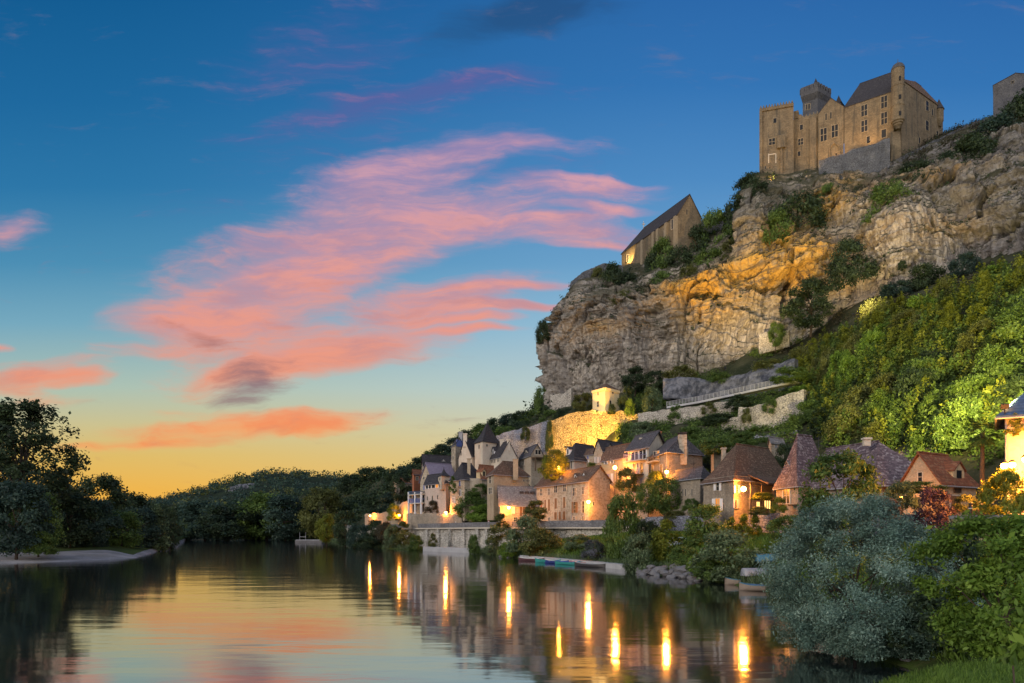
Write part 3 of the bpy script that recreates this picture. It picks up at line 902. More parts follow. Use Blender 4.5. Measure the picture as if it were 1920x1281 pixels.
bgrid[..., 2] += (fbm(bgrid * np.array((1 / 2.5, 1 / 2.5, 0)), 4, 91) - 0.5) * 0.55 * spline(brows, [0, 1, 2, 4, 5], [.3, .5, 1, .4, .2])[None, :]
me = np_mesh('river_bank', bgrid.reshape(-1, 3), grid_quads(*bgrid.shape[:2]), smooth=True)
sheet_obj('river_bank', me, M['ground'])


def surf_z(grid, x, y):
    """height of the sheet vertex nearest to (x, y)"""
    k = np.argmin((grid[..., 0] - x) ** 2 + (grid[..., 1] - y) ** 2)
    return grid[..., 2].ravel()[k]


# --- near grassy mound in the corner
gx, gy = np.meshgrid(np.linspace(5, 26, 90), np.linspace(3, 19, 80), indexing='ij')
edge = gx - (14.3 - 0.38 * gy) + (fbm(np.stack([gx, gy, gx * 0], -1) / 2.5, 2, 94) - .5) * 1.2
es_ = np.clip(edge / 1.3, 0, 1)
gz = -0.6 + (2.2 * es_ * es_ * (3 - 2 * es_) + .15 * np.clip(edge, 0, 9)) * np.clip((19.0 - gy) / 3.5, 0, 1) ** 0.6
gz = gz + (fbm(np.stack([gx, gy, gx * 0], -1) / 1.2, 3, 95) - 0.5) * 0.22
mound = np.stack([gx, gy, gz], -1)
me = np_mesh('grass_bank', mound.reshape(-1, 3), grid_quads(*mound.shape[:2]), smooth=True)
sheet_obj('grass_bank', me, M['lawn'])

# --- left shore with its sand bar
lb = {-900: (70, 90, 2.2), -300: (80, 100, 2.2), 0: (96, 112, 1.5), 100: (100, 118, 1.5), 200: (108, 124, 1.4), 250: (113, 122, .5), 275: (128, 140, .8), 300: (150, 160, 1.0), 330: (190, 200, 1.2), 345: (250, 262, 1.2), 352: (330, 340, 1.3)}
lxs = sorted(lb)
ltab = []
for px in lxs:
    dw, df, zf = lb[px]
    row = []
    for dd, z in ((dw - 4.0, -0.5), (dw, 0.05), ((dw + df) / 2, 0.55 * zf), (df, zf), (df + 40, zf + 1.2), (df + 200, zf + 2)):
        x, y = XY(px, dd)
        row.append((x, y, z))
    ltab.append(row)
lxf, lrows, lgrid = columns_to_grid(lxs, ltab, 260, [4, 8, 8, 8, 6])
lgrid[..., 2] += (fbm(lgrid * np.array((1 / 6, 1 / 6, 0)), 4, 97) - 0.5) * 0.5 * spline(lrows, [0, 1, 2, 5], [.1, .2, .8, 1])[None, :]
fl = (lrows < 2.6)
nsand = int(np.sum(fl))
me = np_mesh('sand_bar', lgrid[:, :nsand].reshape(-1, 3), grid_quads(lgrid.shape[0], nsand), smooth=True)
sheet_obj('sand_bar', me, M['sand'])
lg2 = lgrid[:, nsand - 1:]
me = np_mesh('left_shore', lg2.reshape(-1, 3), grid_quads(*lg2.shape[:2]), smooth=True)
sheet_obj('left_shore', me, M['ground'])

# ------------------------------------------------------------------ road along the quay and its walls
ROAD = [(560, 330, 5.0), (640, 230, 5.2), (690, 195, 5.3), (764, 165.5, 5.4), (840, 149.5, 5.5), (920, 135, 5.6), (1011, 119, 5.6), (1130, 105.2, 5.6), (1200, 98.2, 5.7), (1320, 86.5, 5.8), (1450, 75.2, 5.8), (1600, 60.5, 5.5),
        (1700, 51, 5.2), (1780, 45.4, 5.0), (1920, 39.2, 5.0), (2150, 31, 5.0)]
rxs = [r[0] for r in ROAD]


def road_edge(px):
    r = spline(np.array([px], float), rxs, [r[1:] for r in ROAD])[0]
    x, y = XY(px, r[0])
    return np.array((x, y, r[1]))


def road_frame(px):
    a, b = road_edge(px - 6), road_edge(px + 6)
    t_ = (b - a)[:2]
    t_ /= np.linalg.norm(t_)
    return road_edge(px), np.array((t_[0], t_[1], 0)), np.array((-t_[1], t_[0], 0))


def road_back(px):
    return road_frame(px)


mb = MB()
pxs = list(range(570, 2140, 15))
for a, b in zip(pxs[:-1], pxs[1:]):
    o1, _, n1_ = road_back(a)
    o2, _, n2_ = road_back(b)
    mb.poly([o1 + n1_ * 0.2, o2 + n2_ * 0.2, o2 + n2_ * 6.5 + (0, 0, .05), o1 + n1_ * 6.5 + (0, 0, .05)])
mb.build('road', M['asphalt'], kind='structure')
mb = MB()
for a, b in zip(pxs[:-1], pxs[1:]):
    o1, _, n1_ = road_back(a)
    o2, _, n2_ = road_back(b)
    bt = [o1 + n1_ * 6.5 - (0, 0, .3), o2 + n2_ * 6.5 - (0, 0, .3), o2 + n2_ * 8.6 - (0, 0, .3), o1 + n1_ * 8.6 - (0, 0, .3)]
    mb.prism(bt, [p + np.array((0, 0, .47)) for p in bt])
mb.build('pavement', M['paving'], kind='structure')


def along(p0, p1, step=12):
    n = max(1, int(abs(p1 - p0) / step))
    return [p0 + (p1 - p0) * k / n for k in range(n + 1)]


def strip_wall(pts_bot, pts_top, thick, mb):
    """wall following a polyline; pts front-bottom and front-top, thickness goes away from the camera"""
    n = len(pts_bot)
    offs = []
    for k in range(n):
        a, b = np.array(pts_bot[max(0, k - 1)]), np.array(pts_bot[min(n - 1, k + 1)])
        t_ = (b - a)[:2]; t_ = t_ / (np.linalg.norm(t_) + 1e-9)
        nn_ = np.array((-t_[1], t_[0], 0))
        offs.append(nn_ * thick)
    i = len(mb.v)
    for k in range(n):
        b, tp = np.array(pts_bot[k], float), np.array(pts_top[k], float)
        mb.v += [tuple(b), tuple(tp), tuple(tp + offs[k]), tuple(b + offs[k])]
    for k in range(n - 1):
        o, p_ = i + 4 * k, i + 4 * (k + 1)
        mb.f += [(o, p_, p_ + 1, o + 1), (o + 1, p_ + 1, p_ + 2, o + 2), (o + 2, p_ + 2, p_ + 3, o + 3), (o + 3, p_ + 3, p_, o)]
    mb.f += [(i, i + 1, i + 2, i + 3), (i + 4 * n - 1, i + 4 * n - 2, i + 4 * n - 3, i + 4 * n - 4)]


# quay wall with parapet, from the far lamps to the trees
qw = empty('quay_wall', tuple(road_edge(840)), 'long stained stone quay wall with parapet below the street lamps', 'wall')
mb = MB()
xs = along(650, 1010)
bot, top = [], []
for px in xs:
    o, _, nn_ = road_back(px)
    bot.append((o - nn_ * 0.05) * (1, 1, 0) + np.array((0, 0, -0.5)))
    top.append((o + nn_ * 0.12) * (1, 1, 0) + np.array((0, 0, o[2] - 0.45)))
strip_wall(bot, top, 0.9, mb)
mb.build('wall', M['quay'], qw)
mb = MB()
for px in (772, 803, 824, 846, 872, 898, 915, 940):
    o, tt, nn_ = road_back(px)
    mb.obox(o * (1, 1, 0) - nn_ * 0.22 + np.array((0, 0, 2.3)), tt * 0.45, nn_ * 0.28, (0, 0, 2.5))
mb.build('buttress', M['quay'], qw)
mb = MB()
strip_wall([road_back(px)[0] - road_back(px)[2] * 0.42 - np.array((0, 0, .45)) for px in xs], [road_back(px)[0] - road_back(px)[2] * 0.42 + np.array((0, 0, .55)) for px in xs], 0.62, mb)
mb.build('parapet', M['parapet'], qw)
mb = MB()
strip_wall([road_back(px)[0] - road_back(px)[2] * 0.6 - np.array((0, 0, .75)) for px in xs], [road_back(px)[0] - road_back(px)[2] * 0.6 - np.array((0, 0, .46)) for px in xs], 0.9, mb)
mb.build('ledge', M['trim'], qw)
# white footing at the water
mb = MB()
fx = along(793, 880, 8)
strip_wall([np.append(XY(px, float(spline(np.array([px], float), [793, 880], [[147], [136.4]])[0, 0])), -0.3) for px in fx],
           [np.append(XY(px, float(spline(np.array([px], float), [793, 880], [[147], [136.4]])[0, 0])), 0.95) for px in fx], 2.0, mb)
mb.build('quay_footing', M['concrete'], None, 'pale concrete footing at the water under the quay wall', 'footing')

# second parapet in front of the long row house, carried on a dark recessed wall
q2 = empty('street_parapet', tuple(road_edge(1070)), 'grey stone parapet in front of the long three storey row house', 'wall')
xs = along(1011, 1210)
mb = MB()
strip_wall([road_back(px)[0] - road_back(px)[2] * 0.4 - np.array((0, 0, .5)) for px in xs], [road_back(px)[0] - road_back(px)[2] * 0.4 + np.array((0, 0, .6)) for px in xs], 0.55, mb)
mb.build('parapet', M['parapet'], q2)
mb = MB()
strip_wall([road_back(px)[0] - road_back(px)[2] * 0.6 - np.array((0, 0, .7)) for px in xs], [road_back(px)[0] - road_back(px)[2] * 0.6 - np.array((0, 0, .5)) for px in xs], 0.9, mb)
mb.build('ledge', M['trim'], q2)
mb = MB()
strip_wall([(road_back(px)[0] + road_back(px)[2] * .35) * (1, 1, 0) + np.array((0, 0, 0)) for px in xs], [(road_back(px)[0] + road_back(px)[2] * 0.35) * (1, 1, 0) + np.array((0, 0, road_edge(px)[2] - .68)) for px in xs], 0.6, mb)
mb.build('wall', M['quay'], q2)
# dark bluish wall along the road further right
xs = along(1210, 1778)
mb = MB()
strip_wall([road_back(px)[0] * (1, 1, 0) + np.array((0, 0, 2.5)) for px in xs], [road_back(px)[0] * (1, 1, 1) + np.array((0, 0, .82)) for px in xs], 0.5, mb)
mb.build('roadside_wall', M['bluestone'], None, 'long dark bluish stone wall along the road behind the bushes', 'wall')
# stone wall with coping in the right corner
cw = empty('coped_wall', tuple(P(1850, 985, 43)), 'short ochre stone wall with grey coping beside the bollard', 'wall')
mb = MB()
pa, pb = XY(1779, 43.2), XY(2000, 37.0)
strip_wall([(*pa, 3.2), (*pb, 3.2)], [(*pa, ZZ(973, 43.2)), (*pb, ZZ(971, 37))], 0.6, mb)
mb.build('wall', M['goldrubble'], cw)
mb = MB()
strip_wall([(pa[0] - .06, pa[1] - .06, ZZ(973, 43.2)), (pb[0], pb[1] - .08, ZZ(971, 37))], [(pa[0] - .06, pa[1] - .06, ZZ(967, 43.2)), (pb[0], pb[1] - .08, ZZ(963.5, 37))], 0.75, mb)
mb.build('coping', M['parapet'], cw)
# landing stage with paving by the canoes
mb = MB()
lx = along(975, 1176, 10)
ld = lambda px: float(spline(np.array([px], float), [975, 1060, 1176], [[109.5], [95.5], [80.5]])[0, 0])
strip_wall([np.append(XY(px, ld(px)), -0.5) for px in lx], [np.append(XY(px, ld(px)), 0.62) for px in lx], 3.4, mb)
mb.build('landing_stage', M['concrete'], None, 'low pale stone landing stage where the canoes are moored', 'landing stage')

# ------------------------------------------------------------------ the big rubble walls on the slope


def slope_wall(name, label, top, zdrop, mat, thick=1.5, lean=0.08, rough=0.35):
    """top: [(px, py, d)]; bottom is straight down by zdrop metres (per point), leaning outwards"""
    mb = MB()
    tp, bt = [], []
    for (px, py, dd), dz in zip(top, zdrop):
        p_ = P(px, py, dd)
        tp.append(p_)
        v_ = p_ * (1, 1, 0); v_ = v_ / np.linalg.norm(v_)
        bt.append(p_ - np.array((0, 0, dz)) - v_ * dz * lean)
    # subdivide for an irregular top
    n = len(tp)
    xs_ = np.arange(n)
    xf_ = np.linspace(0, n - 1, (n - 1) * 12 + 1)
    T = np.stack([np.interp(xf_, xs_, [p_[k] for p_ in tp]) for k in range(3)], 1)
    B = np.stack([np.interp(xf_, xs_, [p_[k] for p_ in bt]) for k in range(3)], 1)
    T[:, 2] += (fbm(T / 1.5, 2, 5) - 0.5) * 0.9
    strip_wall(list(B), list(T), thick, mb)
    # rough weathered face in front of the core
    m_ = 26
    xg = np.linspace(0, n - 1, (n - 1) * 44 + 1)
    Tg = np.stack([np.interp(xg, xf_, T[:, k]) for k in range(3)], 1)
    Bg = np.stack([np.interp(xg, xf_, B[:, k]) for k in range(3)], 1)
    s_ = np.linspace(0, 1, m_)[None, :, None]
    G = Bg[:, None] * (1 - s_) + Tg[:, None] * s_
    dv_ = G * np.array((1, 1, 0)); dv_ /= np.linalg.norm(dv_, axis=2, keepdims=True)
    G = G - dv_ * (0.04 + rough * (fbm(G / (1.0 + 2 * rough), 4, 77, .6))[..., None] * np.minimum(1, 6 * (1 - s_) + .15))
    i = len(mb.v)
    mb.v += [tuple(p_) for p_ in G.reshape(-1, 3)]
    mb.f += [tuple(int(i + q_) for q_ in f_) for f_ in grid_quads(G.shape[0], m_)]
    return mb.build(name, mat, None, label, 'wall')


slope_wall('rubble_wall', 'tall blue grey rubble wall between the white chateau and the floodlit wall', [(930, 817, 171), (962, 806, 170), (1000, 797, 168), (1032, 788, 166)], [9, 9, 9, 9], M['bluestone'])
slope_wall('rubble_wall', 'tall rubble wall lit golden yellow below the square yellow tower', [(1026, 791, 164.5), (1050, 782, 163), (1081, 773, 161.5), (1111, 769, 160), (1160, 771, 158), (1199, 778, 156)], [13, 13, 14, 14, 12, 9], M['goldrubble'])  # same wall as the grey stretch; golden light is put into the stone
slope_wall('rubble_wall', 'long pale rubble wall under the railed ramp', [(1196, 777, 152), (1240, 768, 149), (1290, 763, 145), (1340, 757, 142), (1384, 750, 139)], [8, 7, 7, 7, 7], M['paleruble'])
slope_wall('rubble_wall', 'high pale rubble wall with a square end beside the leafy slope', [(1352, 793, 131), (1383, 780, 130), (1385, 764, 129.8), (1413, 761, 129), (1460, 746, 126), (1507, 730, 123)], [7, 8, 9, 10, 10.5, 11], M['paleruble'], 3.0)
slope_wall('rubble_wall', 'low blue grey rubble wall above the roof of the brown hipped house', [(1400, 822, 118), (1440, 817, 116), (1494, 806, 113)], [4, 4, 5], M['bluestone'])
slope_wall('rubble_wall', 'blue grey rock wall running under the path above the railed ramp', [(1243, 712, 166), (1290, 705, 163), (1330, 716, 159), (1390, 702, 155), (1440, 688, 151), (1490, 672, 147)], [5, 6, 7, 8, 8, 8], M['bluerock'], 2.0, 0.25, 3.0)
slope_wall('rubble_wall', 'small pale wall at the foot of the cliff by the thin sapling', [(1423, 625, 173), (1450, 621, 171), (1480, 617, 169)], [5.5, 5, 4.5], M['paleruble'], 1.0)
slope_wall('rubble_wall', 'small wall closing a hollow at the left foot of the cliff', [(1032, 741, 196), (1058, 737, 194), (1071, 728, 193)], [5, 6, 6.5], M['paleruble'], 1.2)
# railed ramp
rr = empty('railed_ramp', tuple(P(1350, 745, 146)), 'sloping footpath with a pale slatted railing climbing past the rubble walls', 'footpath')
tops = [(1250, 762, 152), (1310, 752, 149), (1380, 737, 145), (1450, 722, 141), (1500, 713, 138)]
mb = MB()
strip_wall([P(a, b + 4, c) for a, b, c in tops], [P(a, b, c) for a, b, c in tops], 2.2, mb)
mb.build('ramp', M['concrete'], rr)
mb = MB()
for (a0, b0, e0), (a1, b1, e1) in zip(tops[:-1], tops[1:]):
    for h_ in (1.0, .75, .5, .25):
        mb.tube(P(a0, b0, e0) + (0, 0, h_), P(a1, b1, e1) + (0, 0, h_), .045, .045, 5)
    for k in range(10):
        p_ = P(a0, b0, e0) * (1 - k / 10) + P(a1, b1, e1) * k / 10
        mb.tube(p_, p_ + (0, 0, 1.05), .05, .05, 5)
mb.build('railing', M['concrete'], rr)
# ------------------------------------------------------------------ building kit
def unit2(v):
    return v / (np.linalg.norm(v) + 1e-9)


def v3(p, z):
    return np.array((p[0], p[1], z))


class House:
    """footprint A-B-C-D (A left, B the corner nearest the river, C right), each given as (photo x, distance)"""
    def __init__(self, name, label, cat, A, B, C, base, eave, wall, group=None, slack=0.0):
        self.A, self.B, self.C = XY(*A), XY(*B), XY(*C)
        self.D = self.A + self.C - self.B
        self.base, self.eave = base, eave
        self.cen = (self.A + self.C) / 2
        self.e = empty(name, (self.B[0], self.B[1], base), label, cat, group)
        self.wallmat = wall
        self.ov = 0.35
        self.rise_done = False

    def face(self, f):
        return {'L': (self.A, self.B), 'R': (self.B, self.C)}[f]

    def nrm(self, f):
        a, b = self.face(f)
        t_ = unit2(b - a)
        n_ = np.array((t_[1], -t_[0]))
        if np.dot(n_, (a + b) / 2 - self.cen) < 0:
            n_ = -n_
        return n_

    def hit(self, f, px, off=0.0):
        a, b = self.face(f)
        n_ = self.nrm(f)
        a, b = a + n_ * off, b + n_ * off
        u_ = (px - 960) / FPX
        t_ = (u_ * a[1] - a[0]) / ((b[0] - a[0]) - u_ * (b[1] - a[1]))
        return a + t_ * (b - a)

    # ---- walls
    def walls(self, extra=None, mat=None):
        mb = MB()
        f = [v3(p, self.base) for p in (self.A, self.B, self.C, self.D)]
        mb.prism(f, [v3(p, self.eave) for p in (self.A, self.B, self.C, self.D)])
        for tri, back in (extra or []):
            mb.prism(tri, back) if False else None
        self._wm = mb
        return self

    def roof(self, kind, ridge, mat, hipL=0.0, hipR=0.0, ov=0.35, thick=0.16, axis='R', sag=0.0, gable_mat=None, dirt=0.05, flare=0.0):
        """axis 'R': ridge runs parallel to B-C (gable end is face L); axis 'L': parallel to A-B (gable end is face R).
        ridge: height; hipL/hipR: inset of the two ridge ends as a share of its length (0 = gable)"""
        A, B, C, D, ev = self.A, self.B, self.C, self.D, self.eave
        if axis == 'R':
            p0, p1, q0, q1 = A, B, D, C          # end edges: (A,B) and (D,C)
        else:
            p0, p1, q0, q1 = B, C, A, D          # end edges: (B,C) and (A,D)
        m0, m1 = (p0 + p1) / 2, (q0 + q1) / 2
        L = m1 - m0
        r0, r1 = m0 + L * hipL, m1 - L * hipR
        dirr = unit2(L)
        # gable masonry
        for hip, (a_, b_), r_ in ((hipL, (p0, p1), m0), (hipR, (q0, q1), m1)):
            if hip == 0:
                inw = dirr * 0.25 * (1 if r_ is m0 else -1)
                tri = [v3(a_, ev - .01), v3(b_, ev - .01), v3(r_, ridge - 0.12)]
                back = [v3(a_ + inw, ev - .01), v3(b_ + inw, ev - .01), v3(r_ + inw, ridge - 0.12)]
                i = len(self._wm.v)
                self._wm.v += [tuple(p) for p in tri + back]
                self._wm.f += [(i, i + 1, i + 2), (i + 5, i + 4, i + 3), (i, i + 2, i + 5, i + 3), (i + 1, i + 4, i + 5, i + 2), (i, i + 3, i + 4, i + 1)]
        # roof planes
        side0, side1 = unit2(p0 - p1), unit2(p1 - p0)
        slope = (ridge - ev) / (np.linalg.norm(p0 - p1) / 2)
        dz = ov * slope
        h0 = (ridge - ev) / max(np.linalg.norm(L) * hipL, .01) if hipL > 0 else 0
        h1 = (ridge - ev) / max(np.linalg.norm(L) * hipR, .01) if hipR > 0 else 0
        e0 = -dirr * ov
        e1 = dirr * ov
        zc0 = ev - (dz if hipL == 0 else dz) + dirt
        c_p0 = v3(p0 + side0 * ov + e0, zc0)
        c_p1 = v3(p1 + side1 * ov + e0, zc0)
        c_q0 = v3(q0 + side0 * ov + e1, zc0)
        c_q1 = v3(q1 + side1 * ov + e1, zc0)
        R0 = v3(r0 + (e0 if hipL == 0 else 0), ridge + dirt)
        R1 = v3(r1 + (e1 if hipR == 0 else 0), ridge + dirt)
        planes = [[c_p1, c_q1, R1, R0], [c_q0, c_p0, R0, R1]]
        if hipL > 0:
            planes.append([c_p0, c_p1, R0])
        if hipR > 0:
            planes.append([c_q1, c_q0, R1])
        mb = MB()
        for pl in planes:
            self._roof_plane(mb, pl, thick, sag, flare)
        # ridge cap
        mb.tube(R0 + (0, 0, .02), R1 + (0, 0, .02), .11, .11, 6)
        self.roof_o = mb.build('roof', mat, self.e)
        if self.e['category'] in ('house', 'cottage', 'barn', 'shed') if 'category' in self.e.keys() else False:
            mg = MB()
            ends = [(c_p1, c_q1)] if axis == 'R' else [(c_q0, c_p0), (c_p1, c_q1)]
            if hipL > 0:
                ends.append((c_p0, c_p1))
            for s_, e_ in ends:
                off = np.array((0, 0, -.16))
                mg.tube(s_ + off, e_ + off, .07, .07, 6)
            mg.build('gutter', M['greypaint'], self.e)
        self.ridge = ridge
        return self

    def _roof_plane(self, mb, pl, thick, sag, flare):
        pl = [np.array(p) for p in pl]
        if len(pl) == 3:
            pl = [pl[0], pl[1], pl[2], pl[2]]
        n = 9
        i = len(mb.v)
        nn_ = np.cross(pl[1] - pl[0], pl[3] - pl[0] if len(pl) > 3 else pl[2] - pl[0])
        nn_ = nn_ / (np.linalg.norm(nn_) + 1e-9)
        if nn_[2] < 0:
            nn_ = -nn_
        for a in range(n):
            for b in range(n):
                s_, t_ = a / (n - 1), b / (n - 1)
                p_ = (pl[0] * (1 - s_) + pl[1] * s_) * (1 - t_) + (pl[3] * (1 - s_) + pl[2] * s_) * t_
                w_ = float(vnoise(p_[None] / 1.7, 3)[0] - 0.5) * 0.10 - sag * math.sin(math.pi * s_) * math.sin(math.pi * t_) - flare * math.sin(math.pi * min(1, t_ * 1.25)) * (t_ < .8)
                mb.v.append(tuple(p_ + nn_ * w_ * (0 < t_ < 1)))
        for a in range(n):
            for b in range(n):
                mb.v.append(tuple(np.array(mb.v[i + a * n + b]) - np.array((0, 0, thick))))
        k = n * n
        up = np.cross(pl[1] - pl[0], (pl[3] - pl[0]))[2] > 0
        for a in range(n - 1):
            for b in range(n - 1):
                q_ = (i + a * n + b, i + (a + 1) * n + b, i + (a + 1) * n + b + 1, i + a * n + b + 1)
                lo = tuple(x + k for x in reversed(q_))
                mb.f += [q_, lo] if up else [tuple(reversed(q_)), tuple(reversed(lo))]
        ring = [i + a * n for a in range(n)] + [i + (n - 1) * n + b for b in range(1, n)] + [i + a * n + n - 1 for a in range(n - 2, -1, -1)] + [i + b for b in range(n - 2, 0, -1)]
        for a in range(len(ring)):
            b = (a + 1) % len(ring)
            mb.f.append((ring[a], ring[a] + k, ring[b] + k, ring[b]))

    def done(self):
        self.wall_o = self._wm.build('wall', self.wallmat, self.e)
        return self

    # ---- openings
    def box_on(self, mb, f, px0, py0, px1, py1, out0, out1):
        """box standing on a face, spanning photo rectangle, from out0 to out1 metres proud of the wall"""
        n_ = self.nrm(f)
        a, b = self.hit(f, px0), self.hit(f, px1)
        dc = (a[1] + b[1]) / 2
        z1, z0 = ZZ(py0, dc), ZZ(py1, dc)
        mb.prism([v3(a + n_ * out1, z0), v3(b + n_ * out1, z0), v3(b + n_ * out0, z0), v3(a + n_ * out0, z0)],
                 [v3(a + n_ * out1, z1), v3(b + n_ * out1, z1), v3(b + n_ * out0, z1), v3(a + n_ * out0, z1)])

    def window(self, f, px0, py0, px1, py1, frame='trim', pane='glass', shut=None, cross=(1, 1), fw=None, name='window'):
        w_ = px1 - px0
        fw = fw if fw is not None else max(0.8, w_ * 0.14)
        mb = MB()
        self.box_on(mb, f, px0 - fw, py0 - fw, px0, py1 + fw, -.02, .07)
        self.box_on(mb, f, px1, py0 - fw, px1 + fw, py1 + fw, -.02, .07)
        self.box_on(mb, f, px0, py0 - fw, px1, py0, -.02, .07)
        self.box_on(mb, f, px0, py1, px1, py1 + fw * .8, -.02, .11)
        bar = max(.35, w_ * .05)
        for k in range(cross[0]):
            x = px0 + w_ * (k + 1) / (cross[0] + 1)
            self.box_on(mb, f, x - bar, py0, x + bar, py1, .02, .05)
        for k in range(cross[1]):
            y = py0 + (py1 - py0) * (k + 1) / (cross[1] + 1)
            self.box_on(mb, f, px0, y - bar * .8, px1, y + bar * .8, .02, .05)
        wo = mb.build(name, M[frame], self.e)
        mb = MB()
        self.box_on(mb, f, px0, py0, px1, py1, -.03, .025)
        mb.build('pane', M[pane], wo)
        if shut:
            for s_ in (-1, 1):
                mb = MB()
                sw = w_ * .62
                if s_ < 0:
                    self.box_on(mb, f, px0 - fw * .3 - sw, py0, px0 - fw * .3, py1, .085, .15)
                else:
                    self.box_on(mb, f, px1 + fw * .3, py0, px1 + fw * .3 + sw, py1, .085, .15)
                mb.build('shutter', M[shut], self.e)
        return wo

    def closed(self, f, px0, py0, px1, py1, mat='brownpaint', name='shutter'):
        """closed shutters or a door: flat leaf with a stone surround"""
        fw = max(.7, (px1 - px0) * .12)
        mb = MB()
        self.box_on(mb, f, px0 - fw, py0 - fw, px0, py1, -.02, .06)
        self.box_on(mb, f, px1, py0 - fw, px1 + fw, py1, -.02, .06)
        self.box_on(mb, f, px0, py0 - fw, px1, py0, -.02, .06)
        fo = mb.build('door_frame' if name == 'door' else 'window_frame', M['trim'], self.e)
        mb = MB()
        mid = (px0 + px1) / 2
        self.box_on(mb, f, px0, py0, mid - .15, py1, -.02, .035)
        self.box_on(mb, f, mid + .15, py0, px1, py1, -.02, .035)
        mb.build(name, M[mat], fo)

    def door(self, f, px0, py0, px1, py1, mat='brownpaint'):
        self.closed(f, px0, py0, px1, py1, mat, 'door')

    def chimney(self, px0, px1, pytop, dist, drop, mat='trim', cap=True, depth=None, pots=0):
        a, b = XY(px0, dist), XY(px1, dist)
        ztop = ZZ(pytop, dist)
        w_ = (b[0] - a[0])
        dp = depth or w_
        mb = MB()
        mb.box(a[0], dist, ztop - drop, b[0], dist + dp, ztop)
        co = mb.build('chimney', M[mat], self.roof_o if hasattr(self, 'roof_o') else self.e)
        if cap:
            mb = MB()
            if pots:
                for k in range(pots):
                    x = a[0] + w_ * (k + .5) / pots
                    mb.box(x - w_ * .09, dist + .02, ztop, x + w_ * .09, dist + dp - .02, ztop + w_ * .22)
                mb.box(a[0] - .08, dist - .08, ztop + w_ * .22, b[0] + .08, dist + dp + .08, ztop + w_ * .34)
            else:
                mb.box(a[0] - .1, dist - .1, ztop, b[0] + .1, dist + dp + .1, ztop + .18)
            mb.build('chimney_cap', M['slatedark'] if pots else M[mat], self.e)
        return co

    def aerial(self, px, dist, z, h_=1.6):
        p_ = v3(XY(px, dist), z)
        mb = MB(); mb.tube(p_, p_ + (0, 0, h_), .025, .02, 5)
        for k in range(5):
            w_ = .42 - .05 * k
            mb.tube(p_ + (-w_, .1 * k, h_ - .1 - .05 * k), p_ + (w_, .1 * k, h_ - .1 - .05 * k), .014, .014, 4)
        mb.build('aerial', M['darkmetal'], self.e)

    def dormer(self, f, px0, px1, pybase, pyeave, pyapex, inset, wall='trim', roof='slate', lit=None, depth=2.2, win=True):
        n_ = self.nrm(f)
        a, b = self.hit(f, px0, -inset), self.hit(f, px1, -inset)
        dc = (a[1] + b[1]) / 2
        zb, ze, za = ZZ(pybase, dc), ZZ(pyeave, dc), ZZ(pyapex, dc)
        bk_ = -n_ * depth
        m_ = (a + b) / 2
        mb = MB()
        mb.prism([v3(a, zb), v3(b, zb), v3(b + bk_, zb), v3(a + bk_, zb)], [v3(a, ze), v3(b, ze), v3(b + bk_, ze), v3(a + bk_, ze)])
        i = len(mb.v)
        mb.v += [tuple(v3(a, ze - .01)), tuple(v3(b, ze - .01)), tuple(v3(m_, za)), tuple(v3(a + bk_, ze - .01)), tuple(v3(b + bk_, ze - .01)), tuple(v3(m_ + bk_, za))]
        mb.f += [(i, i + 1, i + 2), (i + 5, i + 4, i + 3)]
        do = mb.build('dormer', M[wall], self.e)
        t_ = unit2(b - a)
        o_ = t_ * .14
        mb = MB()
        for s_, q_ in ((-1, a), (1, b)):
            q2_ = q_ + o_ * s_
            mb.prism([v3(q2_ + n_ * .15, ze - .16), v3(m_ + n_ * .15, za), v3(m_ + bk_, za), v3(q2_ + bk_, ze - .16)] if s_ < 0 else [v3(m_ + n_ * .15, za), v3(q2_ + n_ * .15, ze - .16), v3(q2_ + bk_, ze - .16), v3(m_ + bk_, za)],
                     [v3(q2_ + n_ * .15, ze - .06), v3(m_ + n_ * .15, za + .12), v3(m_ + bk_, za + .12), v3(q2_ + bk_, ze - .06)] if s_ < 0 else [v3(m_ + n_ * .15, za + .12), v3(q2_ + n_ * .15, ze - .06), v3(q2_ + bk_, ze - .06), v3(m_ + bk_, za + .12)])
        mb.build('dormer_roof', M[roof], do)
        if win:
            w_ = np.linalg.norm(b - a)
            mb = MB()
            c0_, c1_ = a + (b - a) * .28, b - (b - a) * .28
            mb.prism([v3(c0_ + n_ * .03, zb + (ze - zb) * .15), v3(c1_ + n_ * .03, zb + (ze - zb) * .15), v3(c1_, zb + (ze - zb) * .15), v3(c0_, zb + (ze - zb) * .15)],
                     [v3(c0_ + n_ * .03, ze - .05), v3(c1_ + n_ * .03, ze - .05), v3(c1_, ze - .05), v3(c0_, ze - .05)])
            mb.build('window', M['litglass' if lit else 'glass'], do)

    def balcony(self, f, px0, px1, pytop, pybot, out=1.0, mat='darkmetal', slab='trim', bars=12):
        mb = MB()
        dd = (px1 - px0)
        self.box_on(mb, f, px0 - .5, pybot, px1 + .5, pybot + 1.6, -.02, out + .05)
        bo = mb.build('balcony', M[slab], self.e)
        mb = MB()
        self.box_on(mb, f, px0, pytop, px1, pytop + .8, out - .08, out)
        self.box_on(mb, f, px0, pybot - 1.0, px1, pybot - .5, out - .08, out)
        for k in range(bars + 1):
            x = px0 + dd * k / bars
            self.box_on(mb, f, x - .18, pytop + .8, x + .18, pybot - .5, out - .07, out - .02)
        for x in (px0, px1):
            self.box_on(mb, f, x - .3, pytop, x + .3, pytop + .8, 0, out)
        mb.build('railing', M[mat], bo)


